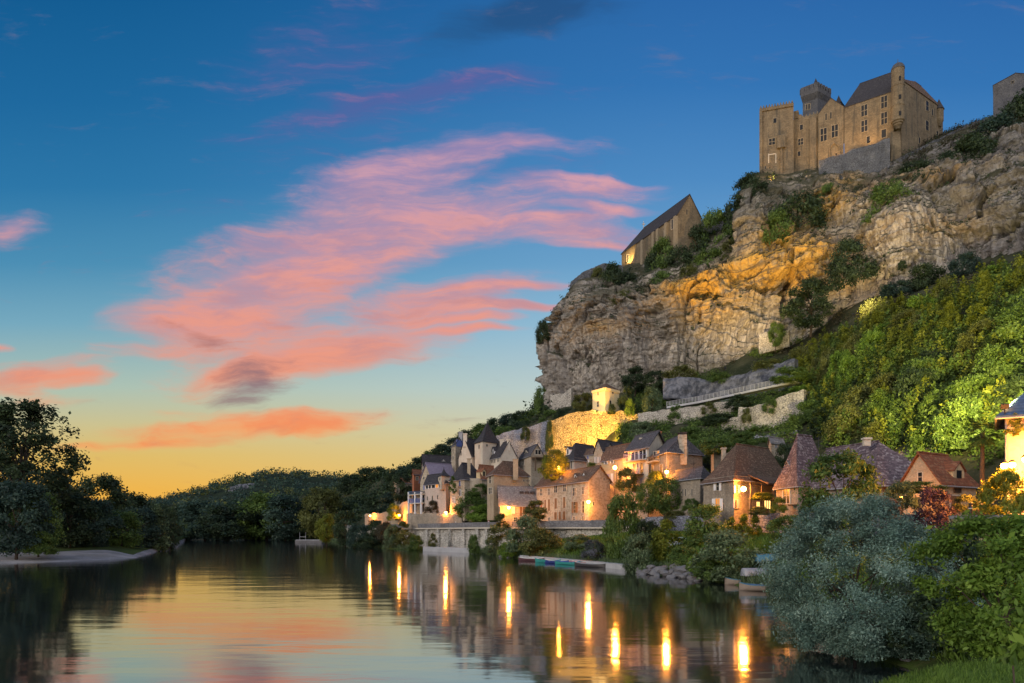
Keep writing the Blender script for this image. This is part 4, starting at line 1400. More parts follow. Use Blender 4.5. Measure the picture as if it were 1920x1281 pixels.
def pyramid_roof(h, ring_xy, z0, apex_xy, za, mat, name='roof', flare=0.25, ov=0.3, finial=0.0, n=7):
    """flared pyramid or cone over a ring of plan points"""
    cx, cy = np.mean(np.array(ring_xy), axis=0) if apex_xy is None else apex_xy
    mb = MB()
    ring = [np.array(p) for p in ring_xy]
    c = np.array((cx, cy))
    k = len(ring)
    i = len(mb.v)
    for a in range(n):
        t_ = a / (n - 1)
        z = z0 + (za - z0) * t_
        r_ = (1 - t_) * (1 - flare * math.sin(math.pi * t_) * 0.9)
        for p in ring:
            dv = p - c
            q_ = c + dv * r_ + unit2(dv) * ov * (1 - t_) ** 3
            mb.v.append((q_[0], q_[1], z - (0.12 if a == 0 else 0)))
    for a in range(n - 1):
        for b in range(k):
            b2 = (b + 1) % k
            mb.f.append((i + a * k + b, i + a * k + b2, i + (a + 1) * k + b2, i + (a + 1) * k + b))
    mb.f.append(tuple(i + b for b in reversed(range(k))))
    if finial:
        mb.tube((cx, cy, za - .1), (cx, cy, za + finial), .09, .03, 6)
    return mb.build(name, M[mat], h)


HOUSES = {}
# ------------------------------------------------------------------ the castle on the rock
castle = House('castle', 'huge honey coloured medieval castle with keep and round corner turret on the cliff top', 'castle', (1426, 226), (1424, 214), (1488, 211), 106, ZZ(204, 214), M['castle'])
ce = castle.e


def block(A, B, C, base, eave, mat):
    """another mass of the same building: shares the castle's root"""
    h = House.__new__(House)
    h.A, h.B, h.C = XY(*A), XY(*B), XY(*C)
    h.D = h.A + h.C - h.B
    h.base, h.eave = base, eave
    h.cen = (h.A + h.C) / 2
    h.wallmat = mat
    return h


def sub(parent, *a):
    h = block(*a)
    h.e = parent
    return h


def merlons(h, f, n, w, height, thick=.8, spike=False, out=0.0, mb=None):
    a, b = h.face(f)
    n_ = h.nrm(f)
    t_ = unit2(b - a)
    L = np.linalg.norm(b - a)
    mb = mb or MB()
    for k in range(n):
        c = a + (b - a) * ((k + .5) / n) + n_ * (out - thick / 2)
        if spike:
            r = [v3(c + t_ * sx * w / 2 + n_ * sy * thick / 2, h.eave - .02) for sx, sy in ((-1, -1), (1, -1), (1, 1), (-1, 1))]
            tp = [v3(c + t_ * sx * w * .14 + n_ * sy * thick * .2, h.eave + height) for sx, sy in ((-1, -1), (1, -1), (1, 1), (-1, 1))]
            mb.prism(r, tp)
        else:
            mb.obox(v3(c, h.eave + height / 2 - .02), v3(t_ * w / 2, 0), v3(n_ * thick / 2, 0), (0, 0, height / 2))
    return mb


castle.walls().done()
merlons(castle, 'L', 6, .62, 1.0, .8, True).build('battlement', M['castle'], ce)
mb = merlons(castle, 'R', 12, .62, 1.0, .8, True)
a, b = castle.face('R'); nn_ = castle.nrm('R')
mb.prism([v3(a + nn_ * .35, castle.eave - 1.1), v3(b + nn_ * .35, castle.eave - 1.1), v3(b + nn_ * -.01, castle.eave - 1.1), v3(a + nn_ * -.01, castle.eave - 1.1)],
         [v3(a + nn_ * .45, castle.eave - .3), v3(b + nn_ * .45, castle.eave - .3), v3(b, castle.eave - .3), v3(a, castle.eave - .3)])
mb.build('battlement', M['castle'], ce)
castle.window('R', 1450, 222, 1456, 231, fw=1, cross=(0, 0), frame='castletrim')
castle.window('R', 1442, 260, 1453, 272, fw=1.2, frame='castletrim')
castle.closed('R', 1442, 290, 1454, 306, 'castle', 'blocked_window')
castle.window('R', 1434, 312, 1436, 318, fw=.6, cross=(0, 0), frame='castletrim')
mb = MB(); castle.box_on(mb, 'R', 1457, 256, 1472, 279, 0, .9)
mb.build('latrine', M['castle'], ce)
mb = MB()
castle.box_on(mb, 'R', 1423.8, 210, 1429, 345, 0, .6); castle.box_on(mb, 'R', 1463, 280, 1467, 345, 0, .5)
mb.build('buttress', M['castle'], ce)

mid = sub(ce, (1489, 225), (1488, 213), (1536, 209.4), 106, ZZ(221, 212), M['castle'])
mid.walls().done()
mid.window('R', 1496.7, 260, 1506, 272, fw=1.1, frame='castletrim')
mid.window('R', 1500, 234, 1505.4, 244, fw=1, cross=(0, 0), frame='castletrim')
mid.window('R', 1496, 284, 1501, 293, fw=1, cross=(0, 0), frame='castletrim')
mb = MB()
mid.box_on(mb, 'R', 1488.2, 208, 1497, 222, -2.2, .05); mid.box_on(mb, 'R', 1497, 215, 1503, 222, -2.0, .05)
mid.box_on(mb, 'R', 1512, 217, 1534, 222, -1.2, .08); mid.box_on(mb, 'R', 1519, 222, 1531, 330, 0, .9)
mb.build('buttress', M['castle'], ce)

merlons(mid, 'R', 7, .55, .8, .7, True).build('battlement', M['castle'], ce)
# dark square tower with battlements on corbels
tw = sub(ce, (1505, 224.5), (1533, 221.6), (1554, 224.6), 112, ZZ(181, 222), M['towerstone'])
tw.walls().done()
head = sub(ce, (1501, 224), (1533.5, 220.6), (1558, 224.2), ZZ(181, 222) + .9, ZZ(168, 222), M['towerstone'])
head.walls()
for f in 'LR':
    a, b = head.face(f)
    a2, b2 = tw.face(f)
    for k in range(9):
        s_ = (k + .5) / 9
        p_, q_ = a + (b - a) * s_, a2 + (b2 - a2) * s_
        t_ = unit2(b - a) * .28
        head._wm.prism([v3(q_ - t_, head.base - 1.6), v3(q_ + t_, head.base - 1.6), v3(q_ + t_ - head.nrm(f) * .3, head.base - 1.6), v3(q_ - t_ - head.nrm(f) * .3, head.base - 1.6)],
                       [v3(p_ - t_, head.base + .02), v3(p_ + t_, head.base + .02), v3(q_ + t_ - head.nrm(f) * .3, head.base + .02), v3(q_ - t_ - head.nrm(f) * .3, head.base + .02)])
head.done()
merlons(head, 'L', 4, 1.25, 1.7, .8).build('battlement', M['towerstone'], ce)
merlons(head, 'R', 5, .8, 1.7, .8).build('battlement', M['towerstone'], ce)
mb = MB()
bk = sub(ce, tuple([0, 1]), (0, 1), (0, 1), 0, head.eave, None)
bk.A, bk.B, bk.C = head.D, head.A, head.D; bk.D = head.A; bk.cen = head.cen
for p0, p1 in ((head.A, head.D), (head.D, head.C)):
    for k in range(4):
        c = p0 + (p1 - p0) * (k + .5) / 4
        mb.obox(v3(c, head.eave + .8), (.6, 0, 0), (0, .5, 0), (0, 0, .85))
mb.build('battlement', M['towerstone'], ce)
tw.window('L', 1511, 196, 1514, 206, fw=1, cross=(0, 0), frame='castletrim'); tw.window('L', 1515.5, 195, 1519, 205, fw=1, cross=(0, 0), frame='castletrim')
c = head.cen
ring = [c + np.array((math.cos(a), math.sin(a))) * 1.35 for a in np.linspace(0, 2 * math.pi, 9)[:-1]]
mb = MB(); mb.lathe(c[0], c[1], [(1.3, head.eave - .5), (1.3, head.eave + 1.6)], 10)
mb.build('stair_turret', M['towerstone'], ce)
pyramid_roof(ce, ring, head.eave + 1.6, None, ZZ(150, 225), 'slatedark', flare=.0, ov=.25)

# gabled hall
gb = sub(ce, (1536, 224), (1534, 209.2), (1582, 205.6), 106, ZZ(205, 207), M['castle'])
gb.walls().roof('', ZZ(184, 207.5), M['slatedark'], 0, 0, axis='L', ov=.12).done()
gb.window('R', 1538.5, 241, 1550, 265, fw=1.2, frame='castletrim'); gb.window('R', 1559.5, 234.5, 1571, 257.5, fw=1.2, frame='castletrim')
gb.window('R', 1547.6, 213, 1550.2, 226, fw=.7, cross=(0, 0), frame='castletrim'); gb.window('R', 1556.6, 210.5, 1559.2, 223, fw=.7, cross=(0, 0), frame='castletrim')
# blind arch: a shallow pointed ring
mb = MB()
for rr_, cx_, top_, wd_ in ((1, 1565, 270, 9.5),):
    pr = [(1555, 300), (1555, 283), (1558, 275), (1565, 268), (1572, 274), (1575, 282), (1575, 296)]
    for (x0, y0), (x1, y1) in zip(pr[:-1], pr[1:]):
        a = gb.hit('R', x0); b = gb.hit('R', x1)
        nn_ = gb.nrm('R')
        mb.tube(v3(a + nn_ * .1, ZZ(y0, a[1])), v3(b + nn_ * .1, ZZ(y1, b[1])), .28, .28, 6)
mb.build('blind_arch', M['castle'], ce)

# little roofed turret behind the hall
st = sub(ce, (1562, 214), (1577, 210.5), (1583, 213), 125, ZZ(189, 210), M['towerstone'])
st.walls().done()
pyramid_roof(ce, [st.A, st.B, st.C, st.D], st.eave, None, ZZ(169, 211), 'slatedark', flare=0.05, ov=.4)

# main range with its steep slate roof
mr = sub(ce, (1588, 218), (1583, 205.5), (1676, 197.6), 106, 131.7, M['castle'])
mr.walls().roof('', 141.2, M['slatedark'], 0.30, 0.0, axis='R', ov=.15, sag=0.1)
mr.done()
mb = MB(); mr.box_on(mb, 'R', 1592, 166, 1605, 200, -5.5, -3.5)
mb.build('chimney', M['towerstone'], ce)
for wn_ in ((1615, 197, 1626, 218), (1615, 226, 1626.5, 247), (1652.3, 180.5, 1663.3, 202.6), (1652.3, 211, 1663.3, 233)):
    mr.window('R', *wn_, fw=1.2, cross=(1, 1), frame='castletrim')
mr.window('R', 1652.8, 243, 1661.5, 258, fw=1.2, cross=(0, 0), frame='castletrim'); mr.window('R', 1625, 256, 1631, 269, fw=1, cross=(0, 0), frame='castletrim')
# right wing, turned away
rw = sub(ce, (1672, 200), (1690, 197), (1768, 211), 106, 134.9, M['castle'])
rw.walls().roof('', 138.6, M['rooftile'], 0.42, 0.42, axis='R', ov=.2).done()
for wn_ in ((1736, 190, 1741, 208), (1735.5, 227, 1741, 245), (1755.7, 246, 1759, 262)):
    rw.window('R', *wn_, fw=1, cross=(0, 1), frame='castletrim')
rw.window('R', 1722.3, 258, 1725.3, 269, fw=.8, cross=(0, 0), frame='castletrim'); rw.window('R', 1747, 205, 1749.5, 217, fw=.8, cross=(0, 0), frame='castletrim'); rw.window('R', 1762, 228, 1764, 240, fw=.6, cross=(0, 0), frame='castletrim')
# round corner turret on corbels
tx, ty = XY(1683.5, 195.6)
zb, zt = ZZ(240, 196), ZZ(133, 196)
prof = [(.5, zb - .6), (.8, zb), (1.15, zb + .35), (1.15, zb + .7), (1.45, zb + .9), (1.45, zb + 1.3), (1.75, zb + 1.5), (1.75, zb + 5.6), (1.85, zb + 5.6), (1.85, zb + 5.85), (1.72, zb + 5.85), (1.72, zb + 11.3), (1.82, zb + 11.3), (1.82, zb + 11.55), (1.68, zb + 11.55), (1.68, zt)]
tur = empty('turret', (0, 0, 0)); tur.parent = ce; tur.location = tuple(-parent_origin(ce))
mb = MB(); mb.lathe(tx, ty, prof, 22)
turret_o = mb.build('corner_turret', M['castle'], ce)
bpy.data.objects.remove(tur)
mb = MB(); mb.lathe(tx, ty, [(1.8, zt - .05), (1.7, zt + .6), (1.3, zt + 1.3), (.7, zt + 1.75), (.1, zt + 1.95), (.05, zt + 3.1)], 18)
mb.build('turret_cap', M['towerstone'], turret_o)
for pyc, w_ in ((147, .5), (182, .6), (213, .6)):
    zc = ZZ(pyc, 194)
    mb = MB(); mb.box(tx - w_ / 2 - .35, ty - 1.79, zc - .6, tx + w_ / 2 - .35, ty - 1.3, zc + .6)
    mb.build('window', M['glass'], turret_o)
mb = MB()
a = XY(1671, 196.6); b = XY(1692, 196.3)
mb.prism([(a[0], a[1], 100), (b[0], b[1], 100), (b[0], b[1] + 3, 100), (a[0], a[1] + 3, 100)], [(a[0] + .3, a[1] + .5, zb - .5), (b[0] - .3, b[1] + .5, zb - .5), (b[0], b[1] + 3, zb - .5), (a[0], a[1] + 3, zb - .5)])
mb.build('buttress', M['castle'], ce)
# small pointed turret at the far right corner
x_, y_ = XY(1760.5, 209.6)
mb = MB(); mb.lathe(x_, y_, [(.6, ZZ(236, 209)), (1.25, ZZ(226, 209)), (1.25, ZZ(204, 209))], 14)
mb.build('corner_turret', M['castle'], ce)
pyramid_roof(ce, [np.array((x_, y_)) + np.array((math.cos(a), math.sin(a))) * 1.35 for a in np.linspace(0, 2 * math.pi, 13)[:-1]], ZZ(204, 209), None, ZZ(183, 209), 'slatedark', flare=0, ov=.15)

# ramparts
slope_wall('rampart', 'dark grey stepped stone rampart under the castle windows', [(1535, 302, 205), (1575, 290, 201), (1625, 273, 197.5), (1669, 259, 194.5)], [11, 11, 10, 9], M['rampart'], 3.0, 0.16)
slope_wall('rampart', 'long rubble rampart sloping up from the castle to the right hand tower', [(1692, 292, 193), (1730, 274, 196), (1768, 257, 199), (1810, 236, 203), (1864, 216, 206), (1990, 190, 204)], [7, 7, 8, 9, 10, 12], M['rampart'], 3.0, 0.1)
slope_wall('rampart', 'blue shaded rampart wall running below the grey tower toward the cliff', [(1452, 394, 196), (1490, 372, 197), (1536, 350, 198), (1580, 342, 198)], [4, 5, 5, 4], M['rampart'], 2.0, 0.15)
slope_wall('rampart', 'old rampart on the brink of the cliff to the left of the chapel', [(1070, 530, 208), (1092, 510, 208), (1131, 494, 208), (1168, 499, 209)], [8, 8, 8, 6], M['rampart'], 2.0, 0.03)
slope_wall('rampart', 'rampart wall behind the trees between the chapel and the rock pillar', [(1312, 414, 212), (1350, 400, 214), (1392, 392, 215)], [7, 7, 7], M['rampart'], 2.0, 0.0)
# tower at the right edge
rt = House('block_tower', 'dark stone tower block with a low gabled top at the right end of the rampart', 'tower', (1864, 222), (1862, 208), (1948, 203), 110, ZZ(160, 208), M['towerstone'])
rt.walls().roof('', ZZ(139, 206), M['slatedark'], 0, 0, axis='L', ov=.1).done()
rt.window('R', 1896, 152, 1901, 156, frame='castletrim', cross=(0, 0), fw=.5)

# ------------------------------------------------------------------ chapel
ch = House('chapel', 'long stone chapel with steep slate roof on the brink of the cliff', 'chapel', (1165.6, 229), (1271, 200), (1314.5, 203), 84, 97.2, M['ivory'])
ch.wallmat = M['castle']
ch.walls().roof('', 103.4, M['slatedark'], 0.0, 0.22, axis='L', ov=.25).done()
mb = MB()
for px in (1207, 1228, 1236, 1252, 1269):
    ch.box_on(mb, 'L', px - 2, 452 - (px - 1206) * .72, px + 2, 560, -.02, .9)
mb.build('buttress', M['castletrim'], ch.e)
ch.window('R', 1286.5, 393, 1288.8, 403, fw=.6, cross=(0, 0), frame='castletrim')
ch.window('L', 1176, 478, 1179, 492, fw=.8, cross=(0, 0)); ch.window('L', 1246, 432, 1249, 452, fw=.8, cross=(0, 0)); ch.window('L', 1277 - 18, 412, 1262, 430, fw=.8, cross=(0, 0))
p_ = (ch.A + ch.D) / 2 + ((ch.B + ch.C) / 2 - (ch.A + ch.D) / 2) * .22
mb = MB(); mb.tube(v3(p_, 103.3), v3(p_, 105.6), .12, .1, 6); mb.box(p_[0] - .5, p_[1] - .1, 104.6, p_[0] + .5, p_[1] + .1, 104.85)
mb.build('cross', M['trim'], ch.e)

# ------------------------------------------------------------------ square tower on the golden wall
yt = House('square_tower', 'small square pale yellow tower with pyramid roof on top of the golden wall', 'tower', (1111, 165), (1134.6, 161), (1161, 165), 28, 38.0, M['lightyellow'])
yt.walls().done()
pyramid_roof(yt.e, [yt.A, yt.B, yt.C, yt.D], 38.25, None, ZZ(717, 164), 'rooftile', flare=.0, ov=.3)
mb = MB()
for f in 'LR':
    a, b = yt.face(f); nn_ = yt.nrm(f)
    mb.prism([v3(a + nn_ * .22, 37.5), v3(b + nn_ * .22, 37.5), v3(b, 37.5), v3(a, 37.5)], [v3(a + nn_ * .3, 38.1), v3(b + nn_ * .3, 38.1), v3(b, 38.1), v3(a, 38.1)])
mb.build('cornice', M['lightyellow'], yt.e)
yt.window('L', 1120.4, 736, 1122.6, 741, fw=.5, cross=(0, 0)); yt.window('L', 1119.8, 753, 1123, 763, fw=.6, cross=(0, 1))
yt.window('R', 1147.5, 734, 1150, 738.5, fw=.5, cross=(0, 0)); yt.window('R', 1142.3, 751, 1146, 759, fw=.6, cross=(0, 0))
# ------------------------------------------------------------------ village houses, right to left
H = House
vg = 'village houses below the cliff'
# house at the right edge with a blue roof
h = H('plaster_house', 'pinkish plaster house with blue slate hipped roof at the right edge behind the palm', 'house', (1884, 50), (1886, 45.5), (2040, 43.5), 5.0, ZZ(772, 45.5), M['pinkplaster'], vg)
h.walls().roof('', ZZ(728, 47), M['slateblue'], 0.32, 0.3, axis='R', ov=.55).done()
h.window('R', 1926, 800, 1944, 836, cross=(1, 1)); h.window('R', 1960, 800, 1978, 836)
mb = MB(); mb.tube(v3(h.B + h.nrm('R') * .12, 5.2), v3(h.B + h.nrm('R') * .12, 12.5), .06, .06, 6); mb.build('drainpipe', M['greypaint'], h.e)
# gabled barn lit orange
h = H('gabled_barn', 'small gabled stone barn with glowing orange tiled roof and a loft dormer', 'barn', (1688, 60), (1763, 56), (1830, 59), 4.6, 8.9, M['warmstone'], vg)
h.walls().roof('', 11.35, M['roofred'], 0.0, 0.22, axis='R', ov=.3, sag=.08).done()
h.window('L', 1722, 886, 1730, 903, cross=(0, 1))
h.dormer('R', 1788, 1808, 905, 881, 867, .3, 'ochreplaster', 'roofred', depth=2.4)
h.window('R', 1789, 917, 1800, 923, frame='timber', cross=(3, 0)); h.door('R', 1782, 930, 1800, 958, 'brownpaint')
mb = MB(); h.box_on(mb, 'R', 1764, 911, 1810, 913.5, 0, .1); mb.build('lintel', M['timber'], h.e)
# long low roof behind it
h = H('long_shed', 'long low shed with purplish tiled roof behind the orange barn', 'shed', (1664, 81), (1677, 76), (1822, 67.5), 6, 11.4, M['tan'], vg)
h.walls().roof('', 13.5, M['roofpurple'], 0, 0, axis='R', ov=.3).done()
# manor: tall pavilion and long wing under speckled purple tiles
h = H('manor_house', 'stone manor with tall purple tiled pavilion roof and long hipped wing', 'house', (1455, 75), (1496, 70), (1562, 73.5), 5, 10.0, M['housestone'], vg)
h.walls().roof('', 15.0, M['roofpurple'], 0.30, 0.28, axis='R', ov=.35, flare=.12).done()
h.window('L', 1469.5, 915, 1481, 944, fw=1.8, cross=(1, 1))
h.dormer('L', 1469, 1485, 899, 881, 866, .75, 'trim', 'slatelight', depth=2.0)
for px in (1463, 1486):
    mb = MB(); h.box_on(mb, 'L', px, 946, px + 8, 949, 0, .5); mb.build('window_box', M['timber'], h.e)
g = sub(h.e, (1500, 72.2), (1641, 62.4), (1765, 63), 4.8, 9.4, M['housestone'])
g.walls().roof('', 13.35, M['roofpurple'], 0.34, 0.0, axis='L', ov=.4, sag=.12).done()
g.window('L', 1508, 918, 1514, 934, cross=(0, 1)); g.window('L', 1540, 922, 1550, 944); g.window('L', 1588, 922, 1600, 946)
g.chimney(1621, 1633, 824, 65.5, .6, 'trim', True, .4)
mb = MB(); g.box_on(mb, 'R', 1655, 912, 1672, 945, 0, .06); mb.build('door', M['brownpaint'], g.e)
h.aerial(1535, 71, 13.0)
# brown hipped house with the bright lamp
h = H('hipped_house', 'stone house with very steep brown hipped roof and white shutters by the brightest lamp', 'house', (1319, 85), (1376, 78), (1484, 87), 5.2, 11.0, M['housestone'], vg)
h.walls().roof('', 15.3, M['rooftile'], 0.30, 0.12, axis='R', ov=.4, flare=.14).done()
h.window('L', 1344, 903, 1350, 920, shut='whitepaint', cross=(0, 1)); h.window('L', 1342.5, 935, 1351, 957, shut='whitepaint', cross=(1, 1), pane='warmglass')
h.window('R', 1378, 910, 1382.5, 925, shut='whitepaint', cross=(0, 1)); h.window('R', 1376.5, 937, 1381, 953, shut='lilacpaint', cross=(0, 0))
h.window('R', 1417.5, 941, 1424, 950, pane='litglass', cross=(1, 0), frame='timber'); h.window('R', 1432.5, 939, 1444, 954, pane='litglass', cross=(2, 0), frame='timber')
h.chimney(1354.5, 1361, 842, 85.5, 3.5, 'tan')
mb = MB()
a, b = h.hit('R', 1405), h.hit('R', 1453); nn_ = h.nrm('R')
for k, (o0, o1, z0, z1) in enumerate(((0, 2.4, 11.1, 10.0),)):
    mb.prism([v3(a + nn_ * o1, z1), v3(b + nn_ * o1, z1), v3(b - nn_ * .1, z0), v3(a - nn_ * .1, z0)], [v3(a + nn_ * o1, z1 + .16), v3(b + nn_ * o1, z1 + .16), v3(b - nn_ * .1, z0 + .16), v3(a - nn_ * .1, z0 + .16)])
mb.build('porch_roof', M['rooftile'], h.e)
mb = MB()
for px in (1408, 1428, 1450):
    p_ = h.hit('R', px, 2.2); mb.tube(v3(p_, 5.4), v3(p_, 10.05), .07, .07, 6)
p_, q_ = h.hit('R', 1406, 2.2), h.hit('R', 1452, 2.2)
mb.tube(v3(p_, 8.2), v3(q_, 8.2), .07, .07, 6); mb.tube(v3(p_, 9.9), v3(q_, 9.9), .08, .08, 6)
mb.build('porch_frame', M['timber'], h.e)
mb = MB(); p_ = h.hit('R', 1405, .1); mb.tube(v3(p_, 5.5), v3(p_, 10.9), .05, .05, 6); mb.build('drainpipe', M['greypaint'], h.e)
# low stone barn between
h = H('stone_barn', 'low stone barn with shallow slate roof and slit windows beside the clipped hedge', 'barn', (1257, 97), (1313, 90), (1338, 94), 5.5, ZZ(893, 90), M['housestone'], vg)
h.walls().roof('', ZZ(877, 94), M['slate'], 0.12, 0.0, axis='L', ov=.35).done()
for x in (1280, 1285, 1297):
    h.window('L', x, 917, x + 2, 930, fw=.3, cross=(0, 0))
for x in (1265.5, 1280, 1295):
    h.window('L', x, 899, x + 1, 905, fw=.2, cross=(0, 0))
h.window('R', 1318, 905, 1322, 915)
h.aerial(1300, 93.5, 12.4)
# rubble gable house with the big chimney
h = H('rubble_house', 'rubble stone house with wide blank gable and tall chimney above the stone barn', 'house', (1219, 110.5), (1252, 101), (1317, 105.5), 8.5, 16.5, M['housestone'], vg)
h.walls().roof('', 19.3, M['slate'], 0.16, 0.0, axis='L', ov=.35).done()
h.chimney(1274, 1288, 815, 102.6, 4.5, 'ivory', True, 1.0, 5)
h.balcony('L', 1223, 1237, 857, 866, 1.0, 'darkmetal', 'trim', 8)
h.window('L', 1226, 847, 1230, 862, cross=(0, 1)); h.window('L', 1233, 846, 1236, 861, cross=(0, 1), pane='warmglass')
h.closed('L', 1221.5, 873, 1226, 891, 'brownpaint'); h.closed('L', 1238, 871, 1242, 888, 'brownpaint'); h.window('L', 1223, 905, 1227, 912)
mb = MB(); p_ = h.hit('L', 1249.5, .1); mb.tube(v3(p_, 8.6), v3(p_, 16.6), .05, .05, 6); mb.build('drainpipe', M['greypaint'], h.e)
mb = MB(); h.box_on(mb, 'R', 1279, 838, 1287, 858, 0, .35); mb.build('breast', M['tan'], h.e)
# house with the long balcony
h = H('balcony_house', 'cream house with wide windows behind a long balcony under a sloping slate roof', 'house', (1177, 116), (1216, 110), (1249, 117), 8.5, ZZ(838, 112.6), M['cream'], vg)
h.walls().roof('', ZZ(814, 117), M['slate'], 0.0, 0.0, axis='L', ov=.6).done()
h.window('L', 1184.5, 848, 1196.5, 864, frame='whitepaint', cross=(1, 0)); h.window('L', 1199.5, 844, 1211.5, 861, frame='whitepaint', cross=(1, 0))
h.balcony('L', 1180, 1212.5, 852, 864, 1.1, 'lilacpaint', 'trim', 12)
h.window('L', 1188.5, 870, 1193, 889, cross=(0, 0), shut='lilacpaint'); h.window('L', 1201, 868, 1206, 888, cross=(0, 0))
h.balcony('L', 1186, 1207, 880, 890, 1.0, 'lilacpaint', 'timber', 10)
h.closed('L', 1194, 899, 1198, 919, 'lilacpaint', 'door'); h.closed('L', 1200, 897, 1205, 914, 'lilacpaint'); h.window('L', 1187, 900, 1190.2, 910, cross=(0, 0))
h.chimney(1200, 1204, 823, 116, 3.0, 'trim'); h.chimney(1236, 1240, 811, 117.5, 2.5, 'brick')
h.aerial(1228, 116.5, 20.6)
# low house glowing orange
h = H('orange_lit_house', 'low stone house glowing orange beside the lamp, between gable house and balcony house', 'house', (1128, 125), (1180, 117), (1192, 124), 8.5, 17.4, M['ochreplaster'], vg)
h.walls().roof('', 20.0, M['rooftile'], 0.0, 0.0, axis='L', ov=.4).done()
h.window('L', 1135.5, 863, 1138.5, 870.5, shut='whitepaint', cross=(0, 0)); h.window('L', 1147, 860.5, 1150, 869, shut='whitepaint', cross=(0, 0))
h.closed('L', 1174, 857, 1178, 869, 'brownpaint'); h.door('L', 1145.5, 888, 1150, 906, 'whitepaint'); h.closed('L', 1139, 889, 1143, 901, 'lilacpaint')
# gable house with dark roof
h = H('gable_house', 'narrow gable house with white shutters and dark steep roof under the golden wall', 'house', (1113.5, 131.5), (1130, 127), (1174, 132.5), 11, 19.5, M['ivory'], vg)
h.walls().roof('', 21.7, M['slatedark'], 0, 0, axis='R', ov=.25).done()
h.window('L', 1117.6, 857, 1119.6, 869, shut='whitepaint', cross=(0, 0)); h.window('L', 1120.8, 834, 1122.4, 842, cross=(0, 0)); h.window('L', 1123.8, 857, 1125.4, 868, shut='whitepaint', cross=(0, 0))
h.dormer('R', 1139.5, 1147, 847, 838, 832, .6, 'tan', 'slatedark', depth=2.2)
# link house
h = H('whitewashed_house', 'low whitewashed house with blue shutter and white door between two dark roofed houses', 'house', (1081, 136), (1114, 131.8), (1120, 137), 11, ZZ(851, 132), M['ivory'], vg)
h.walls().roof('', ZZ(842, 135), M['rooftile'], 0.0, 0.0, axis='L', ov=.25).done()
h.closed('L', 1101, 854, 1104, 861, 'bluepaint'); h.door('L', 1099.5, 863, 1105, 876, 'whitepaint'); h.window('L', 1087, 866, 1089, 873, shut='whitepaint', cross=(0, 0))
h.aerial(1095, 134, 20.2)
# hipped dark roof house
h = H('shuttered_house', 'house with dark hipped roof and row of shutters glowing behind the yellow tree', 'house', (1051, 136.5), (1077, 131), (1124, 136.5), 11, 18.5, M['pinkplaster'], vg)
h.walls().roof('', 21.7, M['slatedark'], 0.30, 0.0, axis='R', ov=.45, flare=.1).done()
h.window('L', 1057, 865, 1060, 880, shut='brownpaint', cross=(0, 0)); h.window('L', 1064, 864, 1067, 880, shut='brownpaint', cross=(0, 0)); h.window('L', 1071, 864, 1073, 879, cross=(0, 0))
h.dormer('L', 1062, 1067.5, 853, 842, 838, .6, 'whitepaint', 'slatedark', depth=2.2)
# timber gable cottage
h = H('timber_cottage', 'small brown timber gabled cottage with dormers against the tall rubble wall', 'cottage', (973, 161), (996, 151), (1018.5, 153), 13, 21.4, M['tan'], vg)
h.walls().roof('', 23.6, M['slate'], 0, 0, axis='L', ov=.3).done()
h.window('R', 1003.5, 844, 1013.5, 852, frame='trim', cross=(1, 0)); h.dormer('L', 983, 990, 857, 848, 842, .5, 'trim', 'slatedark', depth=2)
mb = MB(); h.box_on(mb, 'R', 996, 858, 1018, 861, 0, 1.6); h.box_on(mb, 'R', 996.3, 858, 997.5, 884, 1.2, 1.5); h.box_on(mb, 'R', 1016, 858, 1017.2, 884, 1.2, 1.5)
mb.build('porch', M['timber'], h.e)
h.window('L', 979, 862, 983, 872)
# the long three storey row
h = H('row_house', 'long three storey stone row house with many brown shutters facing the street', 'house', (1005, 130), (1104, 111.5), (1144, 115.5), 5.2, 13.0, M['ivory'], vg)
h.walls().roof('', 15.3, M['rooftile'], 0, 0, axis='L', ov=.4, sag=.1).done()
W6 = lambda a, b, c, d_: (1000 + a / 6, 790 + b / 6, 1000 + c / 6, 790 + d_ / 6)
for q_ in ((76, 762, 100, 835), (167, 755, 188, 828), (237, 722, 272, 803), (338, 708, 368, 788), (447, 750, 478, 838), (552, 738, 577, 822)):
    h.window('L', *W6(*q_), cross=(1, 1), shut=None)
for q_ in ((240, 866, 268, 982), (337, 852, 363, 974), (167, 878, 190, 1008), (126, 882, 145, 974)):
    h.closed('L', *W6(*q_), 'brownpaint')
h.closed('L', *W6(82, 890, 104, 968), 'brick'); h.window('L', *W6(455, 906, 482, 1030), cross=(0, 2), shut='brownpaint'); h.window('L', *W6(552, 900, 577, 1030), cross=(0, 2))
for q_ in ((237, 1022, 268, 1106), (290, 1016, 313, 1106), (334, 1012, 363, 1106)):
    h.door('L', *W6(*q_))
h.window('L', *W6(167, 1082, 190, 1118)); h.window('L', *W6(449, 1076, 475, 1114)); h.window('L', *W6(551, 1070, 580, 1110))
h.window('R', 1131, 896, 1133.4, 901, fw=.4, cross=(0, 0)); h.window('R', 1111.5, 941, 1113.8, 948, fw=.4, cross=(0, 0))
for q_ in ((1050, 1054, 905, 897, 893), (1076.5, 1081, 900, 892, 888), (1092.8, 1097.2, 897, 890, 885.5)):
    h.dormer('L', *q_, .9, 'whitepaint', 'rooftile', depth=2.4)
h.chimney(1119, 1125, 873, 115.5, 1.6, 'warmstone')
mb = MB()
for px in (1005.6, 1072):
    p_ = h.hit('L', px, .1); mb.tube(v3(p_, 5.4), v3(p_, 12.9), .06, .06, 6)
mb.build('drainpipe', M['greypaint'], h.e)
h.aerial(1060, 121, 15.1)
